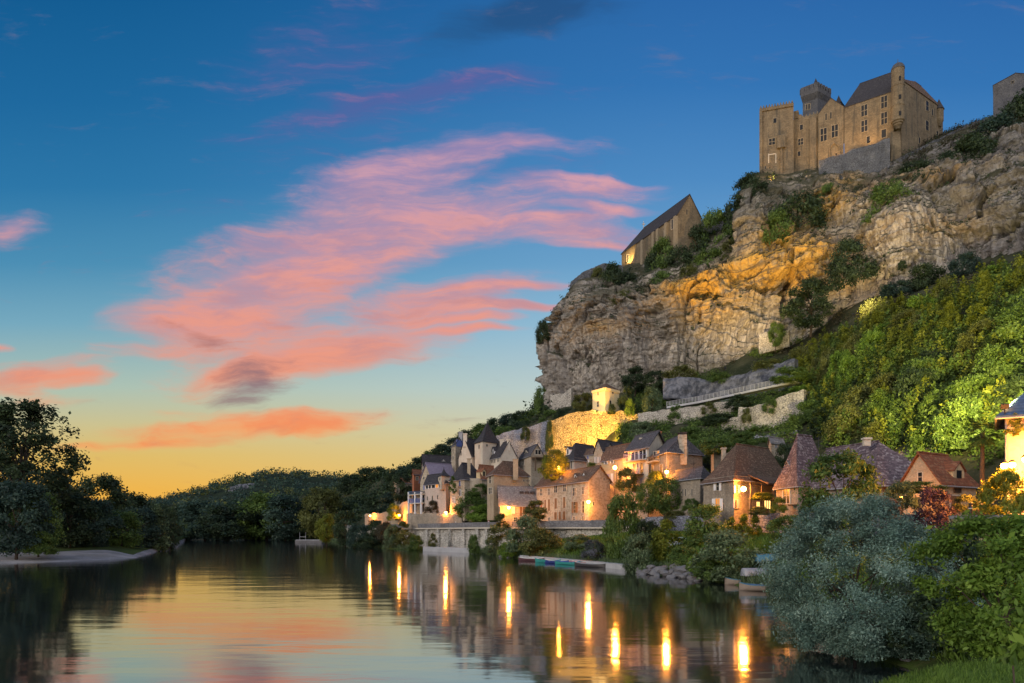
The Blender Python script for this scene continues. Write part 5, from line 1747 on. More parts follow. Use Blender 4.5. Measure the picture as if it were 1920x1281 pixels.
# tall house glowing orange
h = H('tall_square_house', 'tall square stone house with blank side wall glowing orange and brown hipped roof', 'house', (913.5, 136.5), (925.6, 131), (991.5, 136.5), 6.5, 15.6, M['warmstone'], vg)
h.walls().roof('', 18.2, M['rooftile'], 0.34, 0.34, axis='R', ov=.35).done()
h.window('L', 917.6, 893, 921, 906, cross=(0, 1)); h.window('L', 916.5, 915, 922.5, 926, cross=(1, 1)); h.window('R', 981, 900, 983, 903, fw=.3, cross=(0, 0))
h.chimney(962, 971.5, 862, 133.2, 4.0, 'warmstone')
# small house by the lamp
h = H('low_street_house', 'low house with light slate roof standing by the street lamp left of the row house', 'house', (934, 133), (938, 126), (1008, 128.5), 5.2, 9.4, M['ivory'], vg)
h.walls().roof('', 12.9, M['slatelight'], 0.0, 0.0, axis='R', ov=.35).done()
h.door('R', 974, 949, 979, 967, 'brownpaint'); h.window('R', 984, 948, 990, 962, shut='brownpaint'); h.window('R', 960, 949, 965, 963, pane='litglass', cross=(1, 0)); h.window('R', 963, 970, 969, 978); h.window('R', 984, 969, 990, 977); h.door('R', 974, 969, 979, 979)
h.chimney(936, 940.5, 931, 128, 3.0, 'warmstone')
for k, px in enumerate((978, 988, 998)):
    mb = MB(); p_ = h.hit('R', px, -1.9); mb.box(p_[0] - .4, p_[1], 11.5, p_[0] + .4, p_[1] + .8, 11.95); mb.build('skylight', M['slatedark'], h.e)
h.aerial(990, 130.5, 12.6)
# little house with red roof and slate house
h = H('red_roof_house', 'small red tiled house between the slate house and the tall square house', 'house', (896, 152), (903, 146), (928, 149), 7, ZZ(897, 147), M['tan'], vg)
h.walls().roof('', ZZ(872, 149), M['roofred'], 0.0, 0.0, axis='R', ov=.3).done()
h.dormer('R', 904, 911, 897, 884, 879, .4, 'ochreplaster', 'roofred', depth=1.8)
h = H('slate_house', 'pale stone house with lilac shutters and steep slate roof above the middle lamp', 'house', (844, 151), (871, 146), (909, 150), 6.5, ZZ(896, 146), M['ivory'], vg)
h.walls().roof('', 19.2, M['slatedark'], 0.22, 0.3, axis='R', ov=.3, flare=.1).done()
h.window('L', 861, 900, 864, 912, cross=(0, 0), pane='glass', shut=None); h.closed('L', 860.8, 900, 864.2, 912, 'bluepaint'); h.window('L', 861.6, 919, 864, 930, cross=(0, 0), frame='whitepaint')
h.window('L', 848.5, 917, 852.5, 926); h.window('L', 848.5, 933, 852.5, 943, frame='whitepaint')
h.chimney(876, 882, 861, 148, 5, 'warmstone')
mb = MB(); c_ = (h.B + h.C) / 2; mb.lathe(c_[0] + .4, c_[1] + .6, [(2.3, 6.4), (2.3, ZZ(897, 146) + .02)], 20)
mb.build('round_bay', M['tan'], h.e)
# the pale chateau
h = H('chateau', 'pale plastered chateau with pyramid roofed square tower and steep white gables', 'house', (860, 164), (884, 160), (917, 166), 13, 22.0, M['cream'], vg)
h.walls().roof('', 26.3, M['slatedark'], 0, 0, axis='R', ov=.2).done()
ct = h.e
h.window('L', 863.6, 846, 865.6, 854, fw=.5, cross=(0, 0))
h.chimney(868.3, 875.5, 814, 161.6, 3.0, 'cream')
g = sub(ct, (890, 160.5), (905, 156.5), (937, 161), 13, 24.8, M['cream']); g.walls().done()
pyramid_roof(ct, [g.A, g.B, g.C, g.D], 24.9, None, ZZ(791, 160), 'slatedark', flare=.12, ov=.45, finial=.8)
g.window('L', 897.6, 834, 899.6, 841.5, fw=.5, cross=(0, 0)); g.window('R', 911.5, 833, 914, 837.5, fw=.5, cross=(0, 0))
g = sub(ct, (906, 162), (938.5, 153.5), (969.5, 156), 13, 21.2, M['cream']); g.walls().roof('', 24.6, M['slatedark'], 0, 0, axis='L', ov=.2); g.done()
g.dormer('L', 913.3, 916.8, 855.5, 847, 841, .5, 'whitepaint', 'slatedark', depth=1.8); g.dormer('L', 922.8, 926.6, 853, 845, 838.5, .5, 'whitepaint', 'slatedark', depth=1.8)
g.chimney(937.3, 945.3, 825, 157.5, 3.2, 'cream'); g.chimney(950.6, 956, 825, 154.6, 2.5, 'cream')
for x in (910, 921.5, 926):
    g.window('L', x, 861, x + 3, 868, cross=(1, 0), fw=.5)
g.window('L', 933, 858, 936.4, 866, cross=(1, 1), fw=.5)
# narrow house; blue light on its wall is put in as a painted sheet
h = H('narrow_house', 'narrow tall house with blue light painted on its side left of the chateau gable', 'house', (846.5, 172), (854, 168), (869, 171), 14, ZZ(833, 168), M['ivory'], vg)
h.walls().roof('', ZZ(822, 170), M['slatedark'], 0.0, 0.0, axis='L', ov=.2).done()
mb = MB(); h.box_on(mb, 'R', 855.5, 825.5, 867, 838, 0.02, .12); mb.build('blue_light_patch', M['bluepaint'], h.e)
h.window('L', 848.8, 841, 850.6, 848, fw=.4, cross=(0, 0)); h.window('L', 848.8, 855, 850.6, 861, fw=.4, cross=(0, 0)); h.chimney(860, 867, 811, 171, 2.5, 'greypaint')
# long dark roof behind
h = H('dark_roof_house', 'long house with a plain dark roof behind the lilac roofed house', 'house', (791, 180), (794, 176), (857, 181), 11, ZZ(872, 177), M['tan'], vg)
h.walls().roof('', ZZ(854, 180), M['slatedark'], 0, 0, axis='R', ov=.3).done()
h.window('L', 791.6, 876, 793, 884, fw=.3, cross=(0, 0)); h.dormer('R', 828, 836, 872, 867, 862, .8, 'whitepaint', 'slatelight', depth=2, win=False); h.dormer('R', 845, 849, 872, 867, 862, .8, 'whitepaint', 'slatelight', depth=2, win=False)
# lilac roof
h = H('lilac_roof_house', 'grey gabled house with smooth lilac slate roof above the loggia', 'house', (788, 167), (811, 163), (856, 167), 7, ZZ(900, 163), M['ivory'], vg)
h.walls().roof('', ZZ(868, 165), M['slatelilac'], 0, 0, axis='R', ov=.3).done()
h.window('L', 794, 894, 796, 899, fw=.3, cross=(0, 0)); h.window('L', 803.6, 893, 805.4, 899, fw=.3, cross=(0, 0)); h.closed('L', 794, 910, 796.4, 919, 'bluepaint')
# loggia house with turret
h = H('loggia_house', 'pink plaster house with an open loggia under the eaves and a pointed corner turret', 'house', (796.5, 162), (836, 155), (849, 158.5), 5.8, ZZ(903, 156), M['pinkplaster'], vg)
h.walls().roof('', ZZ(889, 160), M['slatedark'], 0.2, 0, axis='L', ov=.4).done()
for k, (x0, x1) in enumerate(((798.8, 803), (804.2, 808.2), (810, 816), (817.2, 821.6))):
    h.window('L', x0, 907 - k * .6, x1, 916.5 - k * .6, frame='whitepaint', pane='warmglass' if k == 3 else 'glass', cross=(0, 0), fw=.5)
h.window('L', 800.6, 931, 802.2, 938, fw=.4, cross=(0, 0)); h.window('L', 810, 930, 812, 940, fw=.4, cross=(0, 0)); h.window('L', 820, 929, 821.6, 936, fw=.4, cross=(0, 0)); h.window('L', 831, 914, 832.6, 921, fw=.4, cross=(0, 0))
g = sub(h.e, (821.5, 158), (828, 154), (843, 156.5), ZZ(918, 155), ZZ(892, 155), M['cream']); g.walls().done()
pyramid_roof(h.e, [g.A, g.B, g.C, g.D], g.eave + .02, None, ZZ(878, 156), 'slatedark', flare=.35, ov=.4, finial=.5)
g.window('L', 824, 896, 825.6, 901, fw=.3, cross=(0, 0)); g.window('L', 824, 908, 825.6, 914, fw=.3, cross=(0, 0))
# concrete house with blue balconies
h = H('balconied_house', 'flat roofed house with two blue balconies at the left end of the village', 'house', (772.5, 167), (797, 162), (806, 167), 5.8, ZZ(925, 164), M['ivory'], vg)
h.walls().done()
mb = MB(); a, b, c, d_ = [v3(p_, h.eave + .02) for p_ in (h.A, h.B, h.C, h.D)]
mb.prism([a, b, c, d_], [p_ + np.array((0, 0, .3)) for p_ in (a, b, c, d_)]); mb.build('roof', M['slatelight'], h.e)
for x0, x1 in ((774.5, 783), (787.5, 796)):
    h.window('L', x0, 929, x1, 942, cross=(1, 0), fw=.5); h.window('L', x0, 944, x1, 960, cross=(1, 0), fw=.5)
h.balcony('L', 773, 797, 935.5, 943.5, 1.1, 'bluepaint', 'trim', 26); h.balcony('L', 773, 797, 921.5, 927, 1.1, 'slateblue', 'trim', 26)
mb = MB()
for px in (773, 785.2, 796.6):
    h.box_on(mb, 'L', px - .7, 923, px + .7, 964, .8, 1.15)
mb.build('pillar', M['whitepaint'], h.e)
# brick house in the trees
h = H('brick_house', 'small red brick house half hidden in the trees at the left end of the village', 'house', (773, 190), (776, 186), (797, 189), 9, ZZ(889, 187), M['brick'], vg)
h.walls().roof('', ZZ(881, 189), M['roofred'], 0, 0, axis='R', ov=.3).done(); h.window('R', 780, 894, 784, 900)
h = H('hidden_house', 'small tiled house low among the dark trees left of the red brick house', 'house', (738, 205), (743, 200), (775, 204), 9, ZZ(905, 202), M['tan'], vg)
h.walls().roof('', ZZ(897, 204), M['roofred'], 0, 0, axis='R', ov=.3).done(); h.window('R', 750, 910, 755, 918)
# ruin and shed above the hipped house
h = H('ruined_house', 'low old stone building without a roof peeking over the steep brown roof', 'ruin', (1333, 104), (1338, 101), (1372, 104), 12, ZZ(833, 101), M['housestone'], vg)
h.walls(); h.done()
mb = MB()
for k in range(5):
    s_ = k / 5
    p_, q_ = h.B + (h.C - h.B) * s_, h.B + (h.C - h.B) * (s_ + .2)
    mb.prism([v3(p_, h.eave - .02), v3(q_, h.eave - .02), v3(q_, h.eave - .02) + (0, .6, 0), v3(p_, h.eave - .02) + (0, .6, 0)], [v3(p_, h.eave + (.2, .4, .3, .5, .1)[k]), v3(q_, h.eave + (.2, .4, .3, .5, .1)[k]), v3(q_, h.eave + (.2, .4, .3, .5, .1)[k]) + (0, .6, 0), v3(p_, h.eave + (.2, .4, .3, .5, .1)[k]) + (0, .6, 0)])
mb.build('broken_wall', M['housestone'], h.e)
h = H('garden_shed', 'little pale garden shed with a tilted roof behind the purple tiled pavilion', 'shed', (1441, 100), (1446, 97), (1470, 99), 14, ZZ(828, 97), M['ivory'], vg)
h.walls().roof('', ZZ(821, 99), M['slatelight'], 0, 0, axis='R', ov=.3).done()
h.door('R', 1452, 829, 1457, 840, 'greypaint')
# garden and terrace walls along the street
slope_wall('garden_wall', 'garden wall glowing orange at the left end of the village', [(733, 950, 176), (755, 943, 173), (772, 936, 169)], [6, 7, 8], M['warmstone'], .5, 0)
slope_wall('terrace_wall', 'rubble terrace wall along the road under the loggia house', [(764, 964, 163.5), (800, 963, 157), (838, 964, 150.8), (866, 970, 146.5)], [3.6, 3.6, 3.2, 2.5], M['housestone'], .8, 0)
slope_wall('terrace_wall', 'low rough wall along the road by the two farthest lamps', [(684, 965, 205), (715, 961, 195), (734, 958, 184), (765, 965, 168)], [5, 4, 4, 3], M['housestone'], .8, 0)
slope_wall('stair_wall', 'sloping wall of a stair glowing orange beside the row house gable', [(1112, 973, 114.5), (1126, 945, 115.2), (1140, 912, 116.5), (1152, 912, 117)], [1, 3, 6, 7], M['warmstone'], 1.2, 0.05)
slope_wall('terrace_wall', 'stone terrace wall with pale edge under the balcony house', [(1152, 912, 117), (1172, 919, 112), (1200, 930, 105), (1214, 940, 103)], [8, 7, 6, 5], M['housestone'], 6.0, 0.05)
slope_wall('terrace_wall', 'low curving stone wall below the clipped hedge', [(1258, 958, 95), (1290, 952, 91.5), (1330, 962, 86)], [2, 2.4, 1.5], M['housestone'], .8, 0)
slope_wall('rock_outcrop', 'small pale rock face among the trees of the far hill', [(428, 914, 640), (450, 908, 640), (478, 906, 645)], [9, 12, 10], M['bluerock'], 4.0, .2, 5.0)['category'] = 'rock face'
# ------------------------------------------------------------------ foliage
def leaf_cloud(pts, outward, size, rng, aspect=0.55, up=0.45, rand=0.9, droop=0.0, rnd=None):
    """one folded rhombus leaf per point -> verts, quads, per-face random"""
    n = len(pts)
    nr = outward * 0.6 + np.array((0, 0, up)) + rng.normal(0, rand, (n, 3)) * 0.7
    nr /= np.linalg.norm(nr, axis=1, keepdims=True) + 1e-9
    ax = rng.normal(0, 1, (n, 3)) - np.array((0, 0, droop))
    ax -= nr * np.sum(ax * nr, axis=1, keepdims=True)
    ax /= np.linalg.norm(ax, axis=1, keepdims=True) + 1e-9
    bx = np.cross(nr, ax)
    s = (size * np.clip(np.exp(rng.normal(0, .32, n)), .4, 2.0))[:, None]
    v = np.empty((n, 4, 3), dtype=np.float32)
    v[:, 0] = pts - ax * s * 0.5
    v[:, 1] = pts + bx * s * 0.5 * aspect - nr * s * 0.06
    v[:, 2] = pts + ax * s * 0.5
    v[:, 3] = pts - bx * s * 0.5 * aspect - nr * s * 0.06
    q = np.arange(n * 4).reshape(n, 4)
    r = rng.uniform(0, 1, n) if rnd is None else np.clip(rnd + rng.normal(0, .16, n), 0, 1)
    return v.reshape(-1, 3), q, r


PROFILE = {
    'round': lambda t: np.sqrt(np.clip(1 - (2 * t - 1) ** 2, 0, 1)),
    'oak': lambda t: np.clip(np.sqrt(np.clip(1 - (1.75 * t - .75) ** 2, 0, 1)) * (0.55 + .45 * np.minimum(1, t * 3)), 0, 1),
    'dome': lambda t: np.sqrt(np.clip(1 - (t * .98) ** 2.2, 0, 1)) * (0.82 + .18 * np.minimum(1, t * 4)),
    'column': lambda t: np.clip(np.minimum(1, t * 5 + .25) * (1 - t ** 3), 0, 1),
    'plume': lambda t: np.clip((1 - t) ** .6 * np.minimum(1, t * 4 + .4), 0, 1),
}


def crown_points(rng, H_, W_, z0, shape, n_clump, n_leaf, clump_r, lump=0.5, hollow=0.5, flat=0.7, sup=0, tpow=1.0):
    t = rng.uniform(0.02, 0.98, n_clump) ** tpow
    a = rng.uniform(0, 2 * np.pi, n_clump)
    seed = int(rng.integers(0, 9999))
    lm = vnoise(np.stack([np.cos(a) * 1.6 + 7, np.sin(a) * 1.6 + 3, t * 3.2], 1), seed)
    r = PROFILE[shape](t) * W_ / 2 * (hollow + (1 - hollow) * np.sqrt(rng.uniform(0, 1, n_clump))) * (1 - lump / 2 + lump * lm * 1.3)
    c = np.stack([np.cos(a) * r, np.sin(a) * r, z0 + t * (H_ - z0)], 1)
    if sup:
        # gather the clumps round a few larger boughs so that masses and gaps form
        g_ = c[rng.choice(n_clump, sup, replace=False)]
        j_ = np.argmin(((c[:, None] - g_[None]) ** 2).sum(2), 1)
        c = c + (g_[j_] - c) * rng.uniform(.25, .6, (n_clump, 1))
    k = rng.integers(0, n_clump, n_leaf)
    p = c[k] + np.clip(rng.normal(0, 1, (n_leaf, 3)), -2, 2) * np.array((1, 1, flat)) * clump_r * rng.uniform(.6, 1.3, (n_clump, 1))[k]
    p[:, 2] = np.maximum(p[:, 2], 0.02)
    o = p - np.array((0, 0, z0 + (H_ - z0) * .4))
    o /= np.linalg.norm(o, axis=1, keepdims=True) + 1e-9
    tone = rng.uniform(0.15, 0.85, n_clump)
    if sup:
        tone = .5 * tone + .5 * rng.uniform(.1, .9, sup)[j_]
    tone = tone[k]
    return p, o, c, tone


def crown_mesh(name, seed, H_, W_, z0, shape, n_clump, n_leaf, leaf, clump_r, aspect=.55, **kw):
    rng = np.random.default_rng(seed)
    lk = {k: kw.pop(k) for k in ('up', 'rand', 'droop') if k in kw}
    p, o, c, tone = crown_points(rng, H_, W_, z0, shape, n_clump, n_leaf, clump_r, **kw)
    v, q, r = leaf_cloud(p, o, leaf, rng, aspect, rnd=tone, **lk)
    return np_mesh(name, v, q, {'rnd': ('FACE', r)}), c


def trunk_mesh(name, seed, H_, r0, tips, z_split, n_limb=9):
    rng = random.Random(seed)
    mb = MB()
    lean = np.array((rng.uniform(-.3, .3), rng.uniform(-.3, .3), 0))
    top = np.array((0, 0, H_ * .72)) + lean * 2
    mb.tube((0, 0, -1.2), np.array((0, 0, z_split)) + lean, r0 * 1.25, r0 * .8, 9)
    mb.tube(np.array((0, 0, z_split)) + lean, top, r0 * .8, r0 * .18, 7)
    idx = rng.sample(range(len(tips)), min(n_limb, len(tips)))
    for k in idx:
        s_ = rng.uniform(.0, .6)
        st_ = (np.array((0, 0, z_split)) + lean) * (1 - s_) + top * s_
        en = np.array(tips[k])
        md = (st_ + en) / 2 + np.array((0, 0, .1 * H_ * .3))
        mb.tube(st_, md, r0 * .42, r0 * .26, 6)
        mb.tube(md, en, r0 * .26, r0 * .06, 5)
    me = bpy.data.meshes.new(name)
    me.from_pydata(mb.v, [], mb.f)
    me.materials.append(M['trunk'])
    for p_ in me.polygons:
        p_.use_smooth = True
    return me


PROTO = {}


def proto(kind, variants, H_, W_, z0, shape, ncl, nlf, leaf, cr, r0=0, zs=0, **kw):
    PROTO[kind] = []
    for s_ in range(variants):
        cm, tips = crown_mesh(kind + '_crown', 100 + s_ + len(PROTO) * 17, H_, W_, z0, shape, ncl, nlf, leaf, cr, **dict(kw))
        cm.materials.append(LF['mid'])
        tm = trunk_mesh(kind + '_trunk', s_, H_, r0, tips, zs) if r0 else None
        PROTO[kind].append((cm, tm, H_, W_))


proto('tree', 3, 10, 9, 1.2, 'oak', 170, 9000, .42, .58, .24, 2.2, sup=26)
proto('fartree', 3, 14, 12, .6, 'oak', 170, 10000, .58, .9, .3, 2.5, sup=26)
proto('bush', 3, 4, 5, 0, 'dome', 140, 8000, .24, .34, sup=22)
proto('cliffbush', 3, 6, 8, 0, 'dome', 150, 8000, .36, .56, lump=.8, sup=22)
proto('upright', 2, 6, 3.4, 0, 'column', 90, 5600, .24, .28, sup=18)
proto('ball', 2, 6.2, 5, 1.7, 'round', 170, 9000, .22, .32, .12, 1.6, lump=.12, hollow=.75)
proto('cone', 2, 9, 3.4, .3, 'plume', 80, 4800, .38, .4, .14, 1.2)

COUNT = {}


def plant(kind, px, ytop, ybase, dist, wpx, mat, label, group=None, name=None, cat=None, seed=None):
    k = COUNT[kind] = COUNT.get(kind, -1) + 1
    cm, tm, H_, W_ = PROTO[kind][k % len(PROTO[kind])]
    h_ = (ybase - ytop) / FPX * dist
    w_ = wpx / FPX * dist
    loc = P(px, ybase, dist)
    sz, sx = h_ / H_, w_ / W_ * 0.93
    rot = (k * 2.399) % 6.283
    if tm:
        root = empty(name or 'tree', tuple(loc), label, cat or 'tree', group)
        root.rotation_euler = (0, 0, rot); root.scale = (sx, sx, sz)
        c_ = link(bpy.data.objects.new('crown', cm), root)
        link(bpy.data.objects.new('trunk', tm), root)
    else:
        c_ = root = props(link(bpy.data.objects.new(name or 'shrub', cm)), label, cat or 'shrub', group)
        root.location = tuple(loc); root.rotation_euler = (0, 0, rot); root.scale = (sx, sx, sz)
    c_.material_slots[0].link = 'OBJECT'
    c_.material_slots[0].material = LF[mat]
    return root


# ---- shrubs and trees on and above the cliff
S = 'cliffbush'
for a_ in [
    (S, 1407, 330, 384, 200, 58, 'deep', 'dark round bush at the left foot of the castle rock'),
    (S, 1500, 372, 450, 184, 100, 'deep', 'dense dark bush hanging on the cliff face below the dark rampart'),
    (S, 1456, 398, 462, 182, 62, 'mid', 'green bush on the cliff just right of the tall rock pillar'),
    (S, 1556, 348, 394, 189, 36, 'mid', 'green ivy wedge hanging below the middle of the castle rampart'),
    (S, 1664, 350, 418, 168, 80, 'mid', 'green bush on the ledge above the pale rock buttress'),
    (S, 1712, 308, 372, 177, 80, 'deep', 'dark bush on the ledge under the sloping rampart'),
    (S, 1592, 458, 532, 161, 80, 'deep', 'drooping dark bush at the left edge of the pale rock buttress'),
    (S, 1732, 500, 548, 148, 66, 'deep', 'dark bush at the foot of the pale rock buttress'),
    (S, 1692, 489, 506, 157, 16, 'deep', 'tiny dark bush growing alone out of the pale rock buttress'),
    (S, 1805, 268, 335, 176, 100, 'deep', 'broad dark bush on the slope left below the block tower'),
    (S, 1858, 232, 310, 182, 110, 'teal', 'bluish green bush directly below the block tower'),
    (S, 1912, 186, 290, 186, 90, 'deep', 'tall dark bush half hiding the foot of the block tower'),
    (S, 1806, 478, 520, 142, 50, 'teal', 'bluish bush on the grey scree below the rock overhang'),
    (S, 1680, 530, 560, 148, 60, 'teal', 'low bush on the scree above the leafy slope'),
    (S, 1018, 602, 643, 205, 30, 'deep', 'lone bush clinging to the left edge of the cliff'),
    (S, 1052, 572, 604, 208, 36, 'deep', 'dark bush on the shoulder at the left end of the cliff top'),
    (S, 1016, 728, 778, 203, 32, 'mid', 'green bush at the left foot of the cliff against the sky'),
    (S, 1605, 305, 330, 200, 26, 'deep', 'small bush at the right end of the dark castle rampart'),
]:
    plant(*a_)
for a_ in [
    (1150, 498, 565, 203, 60, 'deep'), (1180, 515, 562, 203, 60, 'deep'), (1226, 478, 548, 204, 48, 'deep'), (1246, 452, 524, 204, 56, 'mid'), (1275, 468, 528, 199, 60, 'deep'),
    (1302, 428, 500, 204, 66, 'deep'), (1345, 402, 486, 203, 66, 'mid'), (1376, 384, 476, 202, 50, 'deep'), (1330, 470, 520, 194, 70, 'mid'), (1245, 515, 560, 196, 60, 'mid'),
    (1370, 455, 500, 190, 50, 'olive'), (1200, 540, 572, 196, 60, 'deep'), (1165, 552, 580, 197, 60, 'olive'), (1120, 505, 545, 206, 34, 'olive'), (1295, 500, 530, 191, 50, 'olive')]:
    plant(S, *a_, 'shrub in the dark thicket on the slope between chapel and rock pillar', 'thicket on the slope below the chapel')
plant('tree', 1520, 526, 622, 163, 84, 'deep', 'dark spreading tree at the foot of the cliff above the leafy slope')
plant('tree', 1454, 606, 655, 168, 30, 'mid', 'thin sapling in front of the small pale wall at the cliff foot', name='sapling')
# ---- round the square tower and between the walls
for a_ in [
    ('tree', 1176, 728, 782, 161, 34, 'deep', 'dark tree right behind the square yellow tower'),
    ('bush', 1181, 750, 782, 157, 20, 'bright', 'bright green bush at the right end of the golden wall'),
    ('bush', 1146, 758, 776, 157.5, 16, 'deep', 'small dark bush at the right foot of the square yellow tower'),
    ('tree', 1096, 738, 782, 170, 46, 'olive', 'olive bushy tree left of the square yellow tower'),
    ('tree', 1221, 728, 788, 156, 38, 'sage', 'grey green tree between the yellow tower and the ramp'),
    ('tree', 1190, 690, 740, 178, 52, 'deep', 'dark tree at the foot of the cliff above the square tower'),
    ('tree', 1228, 696, 744, 174, 46, 'deep', 'dark tree at the foot of the cliff left of the railed ramp'),
    ('cliffbush', 1272, 688, 718, 171, 56, 'olive', 'olive bush on the scree left of the path'),
    ('bush', 1178, 796, 838, 149, 46, 'mid', 'green bush below the right end of the golden wall'),
    ('bush', 1268, 762, 788, 147, 30, 'mid', 'green tuft overhanging the long pale rubble wall'),
    ('bush', 1328, 755, 776, 142, 26, 'olive', 'olive tuft on top of the long pale rubble wall under the ramp'),
    ('bush', 1442, 744, 776, 126.5, 26, 'mid', 'green plant growing out of the top of the square ended wall'),
    ('bush', 1400, 766, 792, 128.5, 18, 'olive', 'small plant at the step of the square ended wall'),
    ('bush', 1425, 800, 832, 122, 60, 'mid', 'bush at the foot of the square ended wall'),
    ('bush', 985, 800, 826, 167, 18, 'deep', 'dark plant growing on the blue grey wall above the timber cottage'),
    ('bush', 1030, 790, 846, 163, 16, 'deep', 'ivy at the joint between the blue grey and the golden wall'),
    ('cliffbush', 1440, 676, 700, 153, 60, 'olive', 'dry bush on top of the blue grey rock band'),
    ('cliffbush', 1350, 700, 724, 158, 50, 'mid', 'green bush on top of the blue grey rock band'),
    ('bush', 1205, 792, 836, 145, 50, 'sage', 'feathery grey green bush right of the golden wall'),
    ('bush', 1245, 800, 832, 141, 50, 'mid', 'green bush under the long pale rubble wall'),
    ('bush', 1345, 778, 802, 134, 80, 'deep', 'dark strip of bushes between the two pale rubble walls'),
    ('bush', 1300, 802, 836, 130, 70, 'mid', 'green bush above the chimney of the rubble house'),
    ('bush', 1385, 742, 768, 136, 50, 'deep', 'bush at the upper corner between the ramp and the square ended wall'),
    ('bush', 1480, 690, 716, 136, 70, 'mid', 'bush on the upper end of the railed ramp'),
    ('bush', 1340, 842, 872, 108, 40, 'olive', 'rusty olive bush left of the steep brown roof'),
    ('bush', 1395, 812, 838, 108, 50, 'mid', 'bush behind the ridge of the steep brown roof'),
    ('bush', 1472, 836, 880, 94, 46, 'deep', 'dark bush between the steep brown roof and the purple pavilion roof'),
    ('bush', 1340, 826, 850, 100, 60, 'mid', 'bush growing over the ruined building left of the steep brown roof'),
    ('upright', 1365, 802, 832, 122, 26, 'deep', 'small dark bush under the corner of the square ended wall'),
    ('bush', 1320, 880, 900, 96, 20, 'yellow', 'small bush with orange flowers beside the rubble gable'),
]:
    plant(*a_)
# ---- in the village; lit plants get yellow leaves that carry the lamp glow
for a_ in [
    ('tree', 1040, 846, 908, 124.5, 54, 'yellow', 'tree glowing yellow in the light of the upper lamp'),
    ('bush', 1176, 880, 922, 111, 44, 'olive', 'dark bush spilling over the terrace wall under the orange lit house'),
    ('bush', 1108, 868, 884, 124, 26, 'mid', 'small rounded bush behind the ridge of the row house'),
    ('ball', 1214, 905, 982, 99, 44, 'mid', 'narrower ball shaped tree behind the large clipped one'),
    ('ball', 1251, 897, 984, 96, 66, 'mid', 'large clipped ball tree with pale trunk beside the stone barn'),
    ('bush', 1230, 884, 915, 103, 40, 'yellow', 'bush lit orange by the lamp on the rubble house corner'),
    ('bush', 852, 930, 968, 158, 40, 'deep', 'dark bush below the slate house behind the middle lamp'),
    ('bush', 811, 940, 968, 158.5, 32, 'brown', 'brownish bare looking bush in front of the loggia house'),
    ('bush', 884, 922, 976, 147.5, 66, 'mid', 'green mound of shrubs between the slate house and the tall square house'),
    ('bush', 903, 948, 980, 144, 54, 'bright', 'leafy green bank hanging over the road behind the road sign'),
    ('bush', 900, 908, 928, 146, 32, 'mid', 'vine pergola in front of the round bay of the slate house'),
    ('tree', 1005, 940, 980, 117, 44, 'olive', 'small dark tree in front of the low street house'),
    ('upright', 849, 893, 926, 147, 14, 'mid', 'ivy climbing the corner of the slate house'),
    ('bush', 1296, 936, 960, 90, 32, 'mid', 'clipped hedge in front of the stone barn'),
    ('bush', 1460, 934, 962, 69.5, 30, 'yellow', 'shrub with orange flowers under the mullioned window of the manor'),
    ('bush', 1425, 950, 966, 74, 40, 'olive', 'low plants glowing orange under the lit porch'),
    ('bush', 1430, 924, 938, 76.5, 44, 'yellow', 'vine over the porch lit by the brightest lamp'),
    ('tree', 752, 888, 946, 194, 44, 'deep', 'dark tree hiding the small tiled house at the left end'),
    ('bush', 738, 946, 976, 172, 26, 'yellow', 'bush glowing orange behind the second lamp'),
    ('bush', 1725, 904, 926, 54, 84, 'mid', 'vine hanging over the gable front of the orange barn'),
    ('bush', 1886, 884, 972, 40.5, 84, 'yellow', 'shrub glowing yellow under the double lamp at the right edge'),
    ('bush', 1750, 920, 992, 45.5, 70, 'purple', 'dark purple leaved shrub in front of the orange barn'),
    ('bush', 1664, 936, 975, 50, 46, 'flower', 'shrub with red blossom behind the silver willow'),
    ('bush', 1690, 905, 960, 52, 60, 'sage', 'grey green bush before the left foot of the orange barn'),
    ('bush', 1812, 930, 962, 46, 50, 'olive', 'small bush by the barn door behind the bollard'),
    ('upright', 1903, 775, 820, 45, 26, 'yellow', 'creeper hanging at the corner of the pinkish house'),
]:
    plant(*a_)
